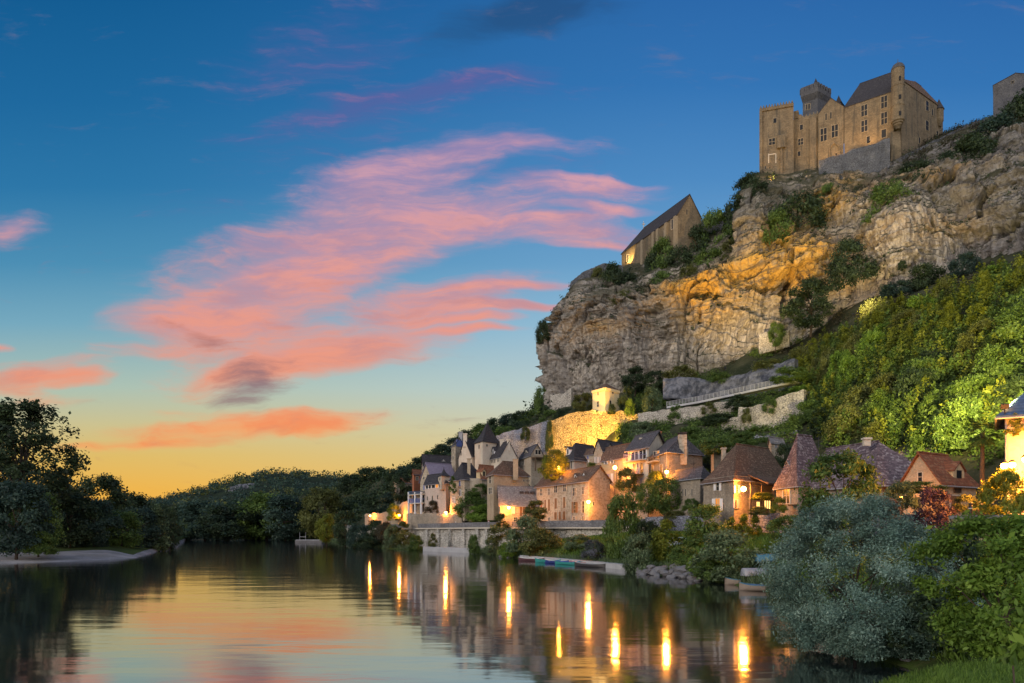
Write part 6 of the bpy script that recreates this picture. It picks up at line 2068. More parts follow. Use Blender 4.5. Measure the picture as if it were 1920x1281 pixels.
# ---- on the river bank, far to near
for a_ in [
    ('tree', 612, 966, 1024, 192, 36, 'yellow', 'yellow green bushy tree at the left end of the dark bank'),
    ('tree', 648, 960, 1030, 184, 54, 'deep', 'broad dark tree on the bank below the farthest lamp'),
    ('bush', 672, 984, 1032, 174, 44, 'teal', 'bluish dark bush at the water between two dark trees'),
    ('tree', 706, 976, 1030, 173, 44, 'deep', 'dark tree at the water right of the farthest lamp'),
    ('tree', 722, 980, 1026, 168, 32, 'brown', 'brownish dark tree between the two farthest lamps'),
    ('bush', 735, 986, 1024, 162, 32, 'sage', 'rounded grey green bush below the second lamp'),
    ('upright', 756, 978, 1024, 160, 36, 'olive', 'yellowish bush at the left end of the quay wall'),
    ('bush', 690, 1008, 1032, 168, 60, 'deep', 'low dark bush overhanging the water at the far bank'),
    ('bush', 778, 1004, 1034, 151, 30, 'mid', 'green bush at the left end of the pale footing'),
    ('bush', 888, 1004, 1040, 132, 24, 'mid', 'green bush at the right end of the pale footing'),
    ('bush', 922, 1010, 1040, 127, 34, 'sage', 'grey green bush at the water in front of the quay wall'),
    ('upright', 812, 1000, 1030, 146, 18, 'olive', 'creeper on the quay wall above the pale footing'),
    ('upright', 938, 964, 1018, 122, 44, 'olive', 'tall olive green bush in front of the lamp by the low street house'),
    ('bush', 984, 970, 1034, 112, 70, 'sage', 'rounded grey green willow bush in front of the street parapet'),
    ('bush', 1014, 992, 1046, 107, 78, 'olive', 'rounded olive bush above the canoes'),
    ('bush', 958, 1016, 1046, 114, 44, 'bright', 'light green low bush at the water left of the canoes'),
    ('bush', 1168, 930, 1044, 88, 70, 'mid', 'tall green tree shaped bush beside the landing stage'),
    ('bush', 1113, 1014, 1050, 91, 44, 'hydrangea', 'bush with pale lilac blossom on the grass above the landing stage'),
    ('bush', 1085, 1004, 1030, 101, 56, 'sage', 'grey bush against the dark wall below the street parapet'),
    ('bush', 1200, 1004, 1074, 77, 62, 'sage', 'variegated pale bush at the end of the landing stage'),
    ('upright', 1248, 975, 1064, 79, 62, 'yellow', 'tall yellow green bush on the boulder bank'),
    ('bush', 1214, 978, 1020, 87, 56, 'deep', 'dark bush under the two ball trees'),
    ('bush', 1282, 1026, 1072, 71.5, 64, 'mid', 'green bush above the boulders'),
    ('tree', 1328, 950, 1048, 78, 104, 'mid', 'big round leafy green tree on the bank by the white car'),
    ('upright', 1372, 970, 1030, 76, 26, 'yellow', 'slender yellow green poplar, leftmost of the clump'),
    ('upright', 1394, 964, 1034, 75, 28, 'yellow', 'tallest slender yellow green poplar in the middle of the clump'),
    ('upright', 1416, 966, 1034, 74, 30, 'yellow', 'slender yellow green poplar, rightmost of the clump'),
    ('bush', 1368, 998, 1086, 63, 128, 'sage', 'large dark grey green bush hanging over the water'),
    ('bush', 1330, 1048, 1086, 63, 56, 'mid', 'low green bush at the water by the boulders'),
    ('bush', 1302, 1046, 1074, 68, 34, 'bright', 'small bright bush among the boulders'),
    ('bush', 1268, 958, 985, 93, 50, 'olive', 'low bush on the terrace between the ball tree and the barn'),
    ('bush', 1480, 968, 1012, 62, 80, 'mid', 'green bush left behind the silver willow'),
    ('tree', 1576, 850, 1012, 48, 132, 'mid', 'dark green leafy tree in front of the manor wing'),
    ('bush', 1524, 940, 1008, 50, 66, 'mid', 'green bush at the left foot of the leafy tree by the manor'),
    ('bush', 1760, 1000, 1130, 31, 130, 'deep', 'dark bush in the gap between silver willow and bright green tree'),
    ('bush', 1800, 985, 1080, 36, 90, 'teal', 'bluish green bush below the coped wall'),
    ('bush', 1880, 975, 1060, 32, 110, 'mid', 'green bush under the right end of the coped wall'),
    ('bush', 1740, 1110, 1215, 24, 150, 'deep', 'dark low bush in the shade right of the silver willow'),
    ('bush', 1840, 1150, 1230, 20, 150, 'deep', 'dark undergrowth bush at the foot of the bright green tree'),
]:
    plant(*a_)
# ---- left shore
for a_ in [
    ('fartree', 30, 905, 1042, 100, 110, 'teal', 'bluish green tree at the water on the far left'),
    ('fartree', 72, 925, 1038, 104, 70, 'mid', 'lighter green tree beside the sand bar'),
    ('fartree', 130, 925, 1030, 122, 96, 'deep', 'dark tree behind the sand bar'),
    ('fartree', 186, 893, 1030, 150, 100, 'deep', 'broad dark tree with sky showing through above the sand bar'),
    ('fartree', 176, 940, 1030, 126, 80, 'teal', 'bluish tree right behind the middle of the sand bar'),
    ('fartree', 226, 960, 1032, 132, 76, 'mid', 'green tree near the tip of the sand bar'),
    ('fartree', 262, 952, 1034, 142, 70, 'teal', 'bluish tree at the tip of the sand bar'),
    ('cone', 297, 948, 1036, 146, 34, 'sage', 'slim pale poplar on the left shore'),
    ('fartree', 318, 955, 1034, 152, 40, 'deep', 'dark tree at the end of the left shore'),
    ('fartree', 240, 926, 1020, 172, 90, 'deep', 'dark tree rising behind the left shore trees'),
    ('fartree', 290, 945, 1015, 200, 70, 'deep', 'dark tree on the skyline at the end of the left shore'),
    ('bush', 75, 1000, 1040, 101, 60, 'mid', 'low bush at the left end of the sand bar'),
    ('fartree', 110, 905, 1020, 140, 90, 'deep', 'dark tree between the tall black tree and the broad tree'),
]:
    plant(*a_)
# far bank, one line of trees under the hill
for k, (px, yt_, wd, mt_) in enumerate([(348, 952, 60, 'deep'), (385, 940, 76, 'teal'), (428, 948, 70, 'deep'), (462, 938, 70, 'teal'), (500, 926, 84, 'mid'), (536, 930, 70, 'teal'), (566, 945, 60, 'deep'), (634, 944, 60, 'deep'), (410, 968, 70, 'teal'), (480, 970, 70, 'deep'), (545, 972, 60, 'deep'), (585, 975, 56, 'deep'), (665, 935, 60, 'deep'), (690, 925, 60, 'deep'), (715, 935, 60, 'deep')]):
    plant('fartree', px, yt_, 1014 if px < 620 else 1000, 285 - (k % 3) * 8, wd * 1.25, mt_, 'dark tree in the row along the far river bank under the hill', 'trees along the far river bank')
plant('fartree', 604, 918, 1008, 262, 84, 'olive', 'large rounded olive tree standing out on the far bank')
plant('fartree', 702, 876, 930, 330, 74, 'deep', 'round dark tree on the skyline between the far hill and the village')
plant('fartree', 660, 890, 930, 340, 50, 'deep', 'lower dark tree left of the round skyline tree')
# wooded skyline over the village roofs
for k, (px, yt_, dd_, wd) in enumerate([(745, 884, 250, 40), (768, 874, 240, 44), (790, 858, 238, 40), (812, 846, 236, 40), (834, 834, 234, 44), (856, 822, 233, 42), (880, 808, 232, 46), (905, 796, 230, 44), (930, 786, 229, 44), (955, 778, 226, 40), (978, 772, 222, 40), (1000, 770, 214, 36),
                                          (760, 905, 215, 50), (790, 895, 212, 46), (815, 880, 212, 50), (840, 868, 210, 46), (870, 846, 208, 50), (895, 828, 206, 50), (925, 812, 205, 50), (950, 800, 203, 46), (985, 790, 203, 40), (740, 925, 205, 50), (715, 930, 220, 50), (1035, 770, 190, 36), (1060, 768, 186, 36)]):
    plant('fartree', px, yt_, yt_ + 46, dd_, wd * 1.2, ('deep', 'teal', 'deep', 'mid')[k % 4], 'dark tree in the wooded slope rising behind the village roofs', 'trees on the wooded slope behind the village')


# ---- bespoke near plants
def near_plant(name, label, cat, px, ytop, ybase, dist, wpx, mat, shape, ncl, nlf, leaf, cr, r0, zs, z0=0.1, seed=1, limbs=26, **kw):
    H_, W_ = (ybase - ytop) / FPX * dist, wpx / FPX * dist
    cm, tips = crown_mesh(name + '_crown', seed, H_, W_, z0 * H_, shape, ncl, nlf, leaf, cr, **kw)
    cm.materials.append(LF[mat])
    root = empty(name, tuple(P(px, ybase, dist)), label, cat)
    link(bpy.data.objects.new('crown', cm), root)
    link(bpy.data.objects.new('trunk', trunk_mesh(name + '_trunk', seed, H_, r0, tips, zs, limbs)), root)
    return root


near_plant('silver_willow', 'big silvery blue green willow bush leaning over the water in the foreground', 'willow', 1606, 932, 1214, 27, 292, 'silver', 'dome', 800, 150000, .092, .20, .08, .25, 0.0, 44, 16, aspect=.34, lump=.6, hollow=.42, flat=.9, sup=190, tpow=1.25)
near_plant('leafy_tree', 'bright green broad leaved tree at the right edge of the foreground', 'tree', 1874, 970, 1226, 17.5, 196, 'bright', 'round', 240, 26000, .12, .18, .06, .3, 0.0, 58, 22, aspect=.5, lump=1.0, hollow=.4, droop=.9, sup=60, tpow=1.2)
near_plant('leafy_branch', 'small bright sprig with big drooping leaves at the right edge of the picture', 'plant', 1916, 1098, 1300, 8.5, 62, 'bright', 'plume', 26, 520, .13, .10, .012, .9, 0.35, 60, 12, aspect=.42, droop=1.6, hollow=.2)
near_plant('tall_tree', 'tall black tree standing against the sunset on the left', 'tree', 40, 752, 1040, 112, 160, 'deep', 'oak', 190, 17000, .55, .78, .38, 5.0, 0.20, 71, 40, lump=.75, hollow=.35)
near_plant('tall_tree', 'second black tree cut by the left edge of the picture', 'tree', -45, 770, 1040, 118, 150, 'deep', 'oak', 130, 9000, .6, .9, .38, 5.0, 0.18, 72, 30, lump=.7, hollow=.35)

# palm by the pinkish house
pr_ = empty('palm_tree', tuple(P(1840, 962, 49)), 'fan leaved palm standing between the orange barn and the pinkish house', 'palm')
Hp = (962 - 812) / FPX * 49
mb = MB(); mb.tube((0, 0, -.5), (0.1, 0, Hp), .17, .13, 9)
me = bpy.data.meshes.new('palm_trunk'); me.from_pydata(mb.v, [], mb.f); me.materials.append(M['trunk']); link(bpy.data.objects.new('trunk', me), pr_)
rng = np.random.default_rng(5)
vv, qq = [], []
for k in range(34):
    az, el = rng.uniform(0, 6.28), rng.uniform(-.9, 1.1)
    dirv = np.array((math.cos(az) * math.cos(el), math.sin(az) * math.cos(el), math.sin(el)))
    side = np.cross(dirv, (0, 0, 1)); side /= np.linalg.norm(side)
    st_, ln = np.array((.1, 0, Hp)), rng.uniform(.9, 1.25)
    hub_ = st_ + dirv * ln * .55
    for j in range(13):
        th = (j - 6) / 6 * 1.35
        tip = hub_ + (dirv * math.cos(th) + side * math.sin(th)) * ln * .75 - np.array((0, 0, .18 * abs(th) + .12))
        wv = (side * math.cos(th) - dirv * math.sin(th)) * .035
        i = len(vv)
        vv += [hub_ - wv * .3, (hub_ + tip) / 2 - wv, tip, (hub_ + tip) / 2 + wv]
        qq.append((i, i + 1, i + 2, i + 3))
    i = len(vv); vv += [st_ - side * .02, hub_ - side * .015, hub_ + side * .015, st_ + side * .02]; qq.append((i, i + 1, i + 2, i + 3))
me = np_mesh('palm_fronds', vv, qq, {'rnd': ('FACE', rng.uniform(0, .9, len(qq)))}); me.materials.append(LF['mid'])
link(bpy.data.objects.new('crown', me), pr_)


# ---- uncountable cover
def stuff(name, label, pts, outward, size, mat, seed, aspect=.55, tone=None, **kw):
    rng = np.random.default_rng(seed)
    v, q, r = leaf_cloud(pts, outward, size, rng, aspect, rnd=tone, **kw)
    me = np_mesh(name, v, q, {'rnd': ('FACE', r)})
    me.materials.append(LF[mat] if isinstance(mat, str) else mat)
    return props(link(bpy.data.objects.new(name, me)), label, None, None, 'stuff')


def project(g):
    return 960 + FPX * g[..., 0] / g[..., 1], HOR - FPX * (g[..., 2] - CAMZ) / g[..., 1]


def inside(px, py, poly):
    c = np.zeros(px.shape, bool)
    j = len(poly) - 1
    for i in range(len(poly)):
        xi, yi = poly[i]; xj, yj = poly[j]
        c ^= ((yi > py) != (yj > py)) & (px < (xj - xi) * (py - yi) / (yj - yi + 1e-9) + xi)
        j = i
    return c


def sample_surface(grid, mask, n, rng):
    """random points on the sheet's quads whose mask is set, area-weighted"""
    a, b, c, d_ = grid[:-1, :-1], grid[1:, :-1], grid[1:, 1:], grid[:-1, 1:]
    area = np.linalg.norm(np.cross(b - a, d_ - a), axis=2) * mask[:-1, :-1]
    pr = (area / area.sum()).ravel()
    k = rng.choice(len(pr), n, p=pr)
    s_, t_ = rng.uniform(0, 1, (n, 1)), rng.uniform(0, 1, (n, 1))
    f = lambda q: q.reshape(-1, 3)[k]
    return f(a) * (1 - s_) * (1 - t_) + f(b) * s_ * (1 - t_) + f(c) * s_ * t_ + f(d_) * (1 - s_) * t_


# the big leafy slope on the right: upright sprays of young trees
gpx, gpy = project(hgrid)
leafy = inside(gpx, gpy, [(1490, 700), (1540, 655), (1640, 610), (1760, 575), (1860, 535), (1930, 505), (2150, 440), (2400, 450), (2400, 900), (1900, 905), (1700, 880), (1545, 850), (1508, 800)])
rng = np.random.default_rng(21)
for nm_, lab_, n_sp, mt_, sel, hh in (('hillside_foliage', 'lamplit yellow green saplings covering the steep slope on the right', 800, 'yellow', 0, 1.0), ('hillside_foliage', 'darker green undergrowth filling the steep slope on the right', 900, 'mid', 1, .85)):
    b_ = sample_surface(hgrid, leafy, n_sp, rng)
    bpx, bpy_ = project(b_)
    rel = np.clip((bpy_ - (1190 - .36 * bpx)) / 200.0, 0, 1)          # 0 at the upper edge of the thicket, 1 at its foot
    keep = (rng.uniform(0, 1, len(b_)) > rel * .75) if sel == 0 else (rng.uniform(0, 1, len(b_)) < .35 + rel)  # yellow leaves kept mostly to the upper part, standing in for lamp light
    b_ = b_[keep]
    nl = 150
    hgt_ = rng.uniform(1.8, 5.6, len(b_)) * hh
    t_ = rng.uniform(0, 1, (len(b_), nl)) ** .8
    ang = rng.uniform(0, 6.28, (len(b_), nl))
    rad = (1 - t_) ** .6 * .95 * np.abs(rng.normal(.6, .38, (len(b_), nl))) * (hgt_[:, None] / 3.2 + .35)
    pts = b_[:, None, :] + np.stack([np.cos(ang) * rad, np.sin(ang) * rad - .25 * t_, t_ * hgt_[:, None]], 2)
    ow = np.stack([np.cos(ang), np.sin(ang), t_ * .5], 2)
    tone = np.repeat(rng.uniform(.15, .9, len(b_))[:, None], nl, 1)
    stuff(nm_, lab_, pts.reshape(-1, 3), ow.reshape(-1, 3), .34, mt_, 31 + sel, .5, tone.ravel())


# separate crowns standing in the thicket
rng = np.random.default_rng(71)
cand = sample_surface(hgrid, leafy, 900, rng)
cpx_, cpy_ = project(cand)
kept = []
for q_, a_, b_ in zip(cand, cpx_, cpy_):
    if 1495 < a_ < 1935 and 500 < b_ < 890 and all(np.linalg.norm(q_ - k_) > 5.2 for k_ in kept):
        kept.append(q_)
for k, q_ in enumerate(kept[:90]):
    a_, b_ = project(q_[None])
    rel = float(np.clip((b_[0] - (1190 - .36 * a_[0])) / 200.0, 0, 1))
    dd_ = q_[1]
    hh_, ww_ = rng.uniform(3.2, 6.2), rng.uniform(3.6, 6.5)
    up_ = rel < .55
    mt_ = ('yellow', 'bright', 'yellow', 'olive')[k % 4] if up_ else ('mid', 'olive', 'deep', 'mid', 'mid')[k % 5]  # upper crowns lighter and yellower: lamp light put into the leaf colour
    kind_ = ('upright', 'bush', 'upright', 'cliffbush')[k % 4]
    py_ = float(b_[0]) + 6
    plant(kind_, float(a_[0]), py_ - hh_ * FPX / dd_, py_, dd_, ww_ * FPX / dd_ * (.6 if kind_ == 'upright' else 1), mt_,
          'lamplit yellow green sapling crown in the upper part of the leafy slope' if up_ else 'darker bush in the lower part of the leafy slope', 'bushes on the leafy slope')


def clump_cover(name, label, grid, mask, n_cl, n_lf, rad, leaf, mat, seed, lift=.4):
    rng = np.random.default_rng(seed)
    b_ = sample_surface(grid, mask, n_cl, rng)
    r_ = rng.uniform(.5, 1.3, (n_cl, 1)) * rad
    k = np.repeat(np.arange(n_cl), n_lf)
    off = np.clip(rng.normal(0, .5, (n_cl * n_lf, 3)), -.95, .95); off[:, 2] = np.abs(off[:, 2]) * 1.1
    pts = b_[k] + off * r_[k] + np.array((0, 0, lift * rad * .3))
    ow = off / (np.linalg.norm(off, axis=1, keepdims=True) + 1e-9)
    tone = rng.uniform(.1, .85, n_cl)[k]
    return stuff(name, label, pts, ow, leaf, mat, seed + 1, .6, tone)


mid_slope = inside(gpx, gpy, [(1180, 720), (1250, 700), (1500, 640), (1500, 830), (1400, 850), (1200, 860), (1150, 830)]) * (fbm(hgrid / 7.0, 2, 3) > .46)
clump_cover('undergrowth', 'low scrub growing between the rubble walls', hgrid, mid_slope, 1700, 40, 1.1, .28, 'mid', 51)
sc = inside(gpx, gpy, [(1280, 720), (1500, 615), (1700, 545), (1930, 470), (2100, 430), (2100, 520), (1930, 520), (1700, 600), (1500, 660)]) * (fbm(hgrid / 5.0, 2, 8) > .5)
clump_cover('undergrowth', 'thin dry scrub on the scree at the foot of the cliff', hgrid, sc, 700, 22, .9, .30, 'brown', 52)
wl = inside(gpx, gpy, [(560, 1020), (690, 985), (770, 970), (860, 900), (930, 860), (1010, 830), (1040, 765), (1010, 755), (900, 770), (780, 850), (600, 880), (400, 950), (480, 1010)])
clump_cover('woodland', 'dark woodland mass covering the slope left of the village', hgrid, wl | ((gpx < 900) & (gpy < 960)), 1300, 40, 3.2, 1.0, 'deep', 53)
# scrub on the cliff's ledges and brink
cpx, cpy = project(cgrid)
cn = grid_normals(cgrid); cn *= np.where(cn[..., 1:2] > 0, -1, 1)
ledge = ((cn[..., 2] > .45) | (veg > .45)) & (crows[None, :] < 5.4) & (fbm(cgrid / 6.0, 2, 9) > .42)
clump_cover('undergrowth', 'dark scrub rooted on the ledges and the brink of the cliff', cgrid, ledge, 1500, 26, .95, .34, 'deep', 54)
ridge = (crows[None, :] > 3.9) & (crows[None, :] < 5.2) & (cpx > 1690)
clump_cover('undergrowth', 'brownish thicket on the grey slope below the block tower', cgrid, ridge & (fbm(cgrid / 6.0, 2, 19) > .48), 900, 30, 1.4, .38, 'brown', 55)
# far hill forest
hm = np.ones(hill_grid.shape[:2], bool); hm[:, :6] = False
clump_cover('forest', 'dark forest covering the far hill', hill_grid, hm & (project(hill_grid)[0] < 1000), 4200, 24, 5.5, 2.0, 'teal', 56, .6)
clump_cover('forest', 'browner tree tops mixed through the forest on the far hill', hill_grid, hm & (project(hill_grid)[0] < 1000) & (fbm(hill_grid / 60.0, 2, 5) > .5), 1500, 24, 6.0, 2.0, 'olive', 58, .9)
clump_cover('forest', 'dark trees on the flat shore under the far hill', lg2, np.ones(lg2.shape[:2], bool) & (lg2[..., 1] > 128), 900, 30, 4.0, 1.2, 'deep', 57, 1.2)


# grass
def blades(name, label, grid, mask, n, hgt, mat, seed, wd=.012):
    rng = np.random.default_rng(seed)
    b_ = sample_surface(grid, mask, n, rng)
    a_ = rng.uniform(0, 6.28, n)
    h_ = hgt * rng.uniform(.5, 1.4, n)[:, None]
    e = np.stack([np.cos(a_), np.sin(a_), a_ * 0], 1)
    ln = np.stack([rng.normal(0, .35, n), rng.normal(0, .35, n), np.ones(n)], 1) * h_
    v = np.stack([b_ - e * wd, b_ + e * wd, b_ + ln + e * wd * .3, b_ + ln - e * wd * .3], 1)
    me = np_mesh(name, v.reshape(-1, 3), np.arange(n * 4).reshape(n, 4), {'rnd': ('FACE', rng.uniform(0, 1, n))})
    me.materials.append(LF[mat])
    return props(link(bpy.data.objects.new(name, me)), label, None, None, 'stuff')


mpx, mpy = project(mound)
blades('grass', 'short mown grass on the bank in the right corner', mound, (mpx > 1640) & (mpy < 1400) & (mound[..., 2] > .1), 80000, .12, 'grass', 61, .008)
bpx_, bpy2 = project(bgrid)
blades('grass', 'longer grass on the river bank below the road', bgrid, (bgrid[..., 2] > .35) & (bpx_ > 930), 60000, .38, 'grass', 62, .05)
blades('reeds', 'fringe of reeds and weeds along the waterline of the right bank', bgrid, (bgrid[..., 2] > .0) & (bgrid[..., 2] < .5) & (bpx_ > 600) & (bpx_ < 1480) & ((bpx_ < 780) | (bpx_ > 885)), 14000, .7, 'sage', 64, .04)
blades('grass', 'reedy grass on the shaded bank beside the willow', bgrid, (bgrid[..., 2] > .1) & (bpx_ > 1600), 9000, .3, 'teal' if 0 else 'grass', 63, .02)
# arching tuft of tall grass
rng = np.random.default_rng(66)
vv, qq = [], []
o_ = np.zeros(3)
for k in range(90):
    az, ln, sp = rng.uniform(0, 6.28), rng.uniform(.7, 1.5), rng.uniform(.2, .9)
    dv = np.array((math.cos(az), math.sin(az), 0)) * sp
    pp = [o_ + dv * ln * s_ + np.array((0, 0, ln * (s_ * 1.2 - .75 * sp * s_ * s_))) + np.array((rng.normal(0, .004), 0, 0)) for s_ in (0, .35, .7, 1.0)]
    sd = np.array((-math.sin(az), math.cos(az), 0)) * .008
    i = len(vv)
    for j, p_ in enumerate(pp):
        vv += [p_ - sd * (1 - j / 3.3), p_ + sd * (1 - j / 3.3)]
    qq += [(i + 2 * j, i + 2 * j + 1, i + 2 * j + 3, i + 2 * j + 2) for j in range(3)]
me = np_mesh('tall_grass', vv, qq, {'rnd': ('FACE', rng.uniform(.3, 1, len(qq)))}); me.materials.append(LF['grass'])
o = props(link(bpy.data.objects.new('grass_tuft', me)), 'tuft of long arching grass at the water right of the willow', 'grass tuft')
o.location = tuple(P(1765, 1214, 22.5))
# ------------------------------------------------------------------ lamps
def light(name, loc, energy, color=(1.0, .32, .038), radius=.12, parent=None):
    ld = bpy.data.lights.new(name, 'POINT')
    ld.energy = energy; ld.color = color; ld.shadow_soft_size = radius
    o = bpy.data.objects.new(name, ld)
    link(o, parent)
    o.location = tuple(np.array(loc) - parent_origin(parent))
    return o


def globe(mb, p_, r_):
    mb.lathe(p_[0], p_[1], [(r_ * math.sin(a), p_[2] - r_ * math.cos(a)) for a in np.linspace(.15, math.pi - .15, 9)], 12)


def wall_lamp(label, house, f, px, py, energy, out=.9, r_=.2):
    w_ = house.hit(f, px, 0.0); p_ = house.hit(f, px, out)
    z = ZZ(py, p_[1])
    e = empty('wall_lamp', (w_[0], w_[1], z + .3), label, 'lamp', 'lit lamps of the village')
    mb = MB(); mb.tube(v3(w_, z + .35), v3(p_, z + .42), .04, .03, 6); mb.tube(v3(p_, z + .42), v3(p_, z + .2), .14, .2, 8); mb.build('bracket', M['darkmetal'], e)
    mb = MB(); globe(mb, v3(p_, z), r_); go = mb.build('globe', M['lamp'], e); go.visible_shadow = True
    light('lamp_light', v3(p_ + (p_ - w_) * .35, z - .05), energy, radius=r_ * 1.2, parent=e)
    return e


def corner_lamp(label, house, py, energy, out=.9, r_=.2):
    w_ = house.B
    p_ = w_ + (house.nrm('L') + house.nrm('R')) * out * .75
    z = ZZ(py, p_[1])
    e = empty('wall_lamp', (w_[0], w_[1], z + .3), label, 'lamp', 'lit lamps of the village')
    mb = MB(); mb.tube(v3(w_, z + .35), v3(p_, z + .42), .04, .03, 6); mb.tube(v3(p_, z + .42), v3(p_, z + .2), .14, .2, 8); mb.build('bracket', M['darkmetal'], e)
    mb = MB(); globe(mb, v3(p_, z), r_); mb.build('globe', M['lamp'], e)
    light('lamp_light', v3(p_ + unit2(p_ - w_) * .35, z - .05), energy, radius=r_ * 1.2, parent=e)
    return e


def post_lamp(label, px, py, dist, energy, hgt=5.0, r_=.22, z0=None):
    p_ = P(px, py, dist)
    z0 = p_[2] - hgt if z0 is None else z0
    e = empty('street_lamp', (p_[0], p_[1], z0), label, 'lamp', 'lit lamps of the village')
    mb = MB(); mb.tube((p_[0] + .35, p_[1] + .35, z0 - .3), (p_[0] + .35, p_[1] + .35, p_[2] + .35), .07, .05, 8); mb.tube((p_[0] + .35, p_[1] + .35, p_[2] + .35), (p_[0], p_[1], p_[2] + .3), .04, .03, 6)
    mb.tube((p_[0], p_[1], p_[2] + .34), (p_[0], p_[1], p_[2] + .16), .08, .24, 8); mb.build('post', M['darkmetal'], e)
    r_ = r_ * 1.15; mb = MB(); globe(mb, p_, r_); mb.build('globe', M['lamp'], e)
    light('lamp_light', p_ - np.array((0, .35, .1)), energy, radius=r_ * 1.2, parent=e)
    return e


ALLH = {o.name.split('.')[0]: o for o in COL.objects if o.parent is None}


class Face:
    """stand-in for a house face when only its corners are known"""
    hit = House.hit; nrm = House.nrm; face = House.face

    def __init__(self, A, B, C):
        self.A, self.B, self.C = XY(*A), XY(*B), XY(*C)
        self.cen = (self.A + self.C) / 2


post_lamp('farthest street lamp at the left end of the quay road', 694, 967, 199, 3536, 3.2)
post_lamp('street lamp before the garden wall at the left end of the quay wall', 748.5, 966, 171, 3128, 3.2)
post_lamp('street lamp before the terrace wall below the slate house', 836, 961, 151.2, 2856, 3.4)
wall_lamp('lamp on the front of the low street house behind the olive bush', Face((934, 133), (938, 126), (1008, 128.5)), 'R', 954, 952, 1904, .9, .26)
corner_lamp('lamp on the front corner of the row house near its orange gable', Face((1005, 130), (1104, 111.5), (1144, 115.5)), 941, 4080, .9, .26)
post_lamp('lamp in front of the tree glowing yellow', 1046, 877, 123.5, 3400, 3.5, .26)
post_lamp('lamp in front of the low house glowing orange', 1153, 877, 116.5, 3536, 4.0, .28)
corner_lamp('lamp on the corner of the rubble gable house', Face((1219, 110.5), (1252, 101), (1317, 105.5)), 885, 3536, .9, .26)
wall_lamp('unseen lamp in the alley behind the low street house roof', Face((913.5, 136.5), (925.6, 131), (991.5, 136.5)), 'R', 978, 921, 2856, 2.4, .18)  # unseen lamp put here to light the tall house's side wall orange
wall_lamp('brightest lamp on the corner of the brown hipped house', Face((1319, 85), (1376, 78), (1484, 87)), 'R', 1394, 917, 2584, 1.1, .30)
post_lamp('left one of the double lamp above the yellow glowing shrub', 1883, 874, 42.2, 5600, 3.8, .17)
post_lamp('right one of the double lamp above the yellow glowing shrub', 1898, 872, 43.5, 5600, 3.8, .17)
post_lamp('added lamp hidden behind the grey green bush between manor and orange barn', 1688, 934, 57.5, 300, 3.4, .15)  # unseen, added to turn the manor's end wall orange
post_lamp('lamp at the very right edge by the pinkish house', 1922, 862, 44, 1088, 4.0, .15)


def flood(label, px, py, dist, target, energy, size=1.2, color=(1.0, .60, .18), blend=.6):
    """ground floodlight: a small box lantern with a spot"""
    p_ = P(px, py, dist)
    e = empty('floodlight', tuple(p_), label, 'floodlight', 'floodlights of the castle and walls')
    dv = np.array(target) - p_; dv /= np.linalg.norm(dv)
    sd = np.cross(dv, (0, 0, 1)); sd /= np.linalg.norm(sd); upv = np.cross(sd, dv)
    mb = MB(); mb.obox(p_, sd * .22, dv * .12, upv * .16); mb.tube(p_ - (0, 0, .6), p_, .04, .04, 6); mb.build('housing', M['darkmetal'], e)
    mb = MB(); mb.obox(p_ + dv * .128, sd * .19, dv * .006, upv * .13); mb.build('lens', M['lamp'], e)
    ld = bpy.data.lights.new('flood_light', 'SPOT'); ld.energy = energy; ld.color = color; ld.spot_size = size; ld.spot_blend = blend; ld.shadow_soft_size = .25
    o = bpy.data.objects.new('flood_light', ld); link(o, e)
    o.location = tuple(dv * .3); o.rotation_euler = Vector(tuple(dv)).to_track_quat('-Z', 'Y').to_euler()


flood('floodlight at the foot of the chapel wall', 1174, 492, 222, P(1186, 462, 227), 5000, 1.9, (1.0, .62, .16))
flood('floodlight below the golden wall under the square tower', 1136, 826, 147, P(1120, 790, 160), 40000, 2.0, (1.0, .50, .06))
flood('floodlight below the left part of the golden wall', 1060, 838, 148, P(1062, 800, 163), 14000, 1.8, (1.0, .50, .08))
flood('floodlight in front of the square yellow tower', 1119, 771, 156.5, P(1122, 745, 163), 1500, 1.8, (1.0, .66, .18))
flood('floodlight on the rock below the castle keep', 1447, 340, 203, P(1455, 262, 214), 9000, 1.0, (1.0, .54, .15))
flood('floodlight on the rock below the castle hall', 1512, 336, 201, P(1530, 255, 209), 6000, 1.0, (1.0, .54, .15))
flood('floodlight on top of the dark rampart under the main castle range', 1630, 266, 196.2, P(1634, 225, 201.5), 3500, 1.7, (1.0, .54, .17))
flood('floodlight on top of the dark rampart under the gabled hall', 1568, 289, 200.5, P(1566, 250, 206), 3000, 1.9, (1.0, .54, .17))
flood('floodlight on the path shining up at the caves in the cliff', 1360, 690, 150, P(1400, 500, 180), 95000, 1.15, (1.0, .66, .28), .9)
flood('floodlight on the scree shining up at the pale rock buttress', 1600, 590, 130, P(1650, 410, 168), 65000, 1.1, (1.0, .72, .40), .9)
flood('added floodlight on the roof corner of the pinkish house shining at the leafy slope', 1884, 762, 45.2, P(1745, 600, 108), 260000, 0.95, (1.0, .80, .25), .9)  # added fixture, stands in for the street lamps lighting the slope

# ------------------------------------------------------------------ boats


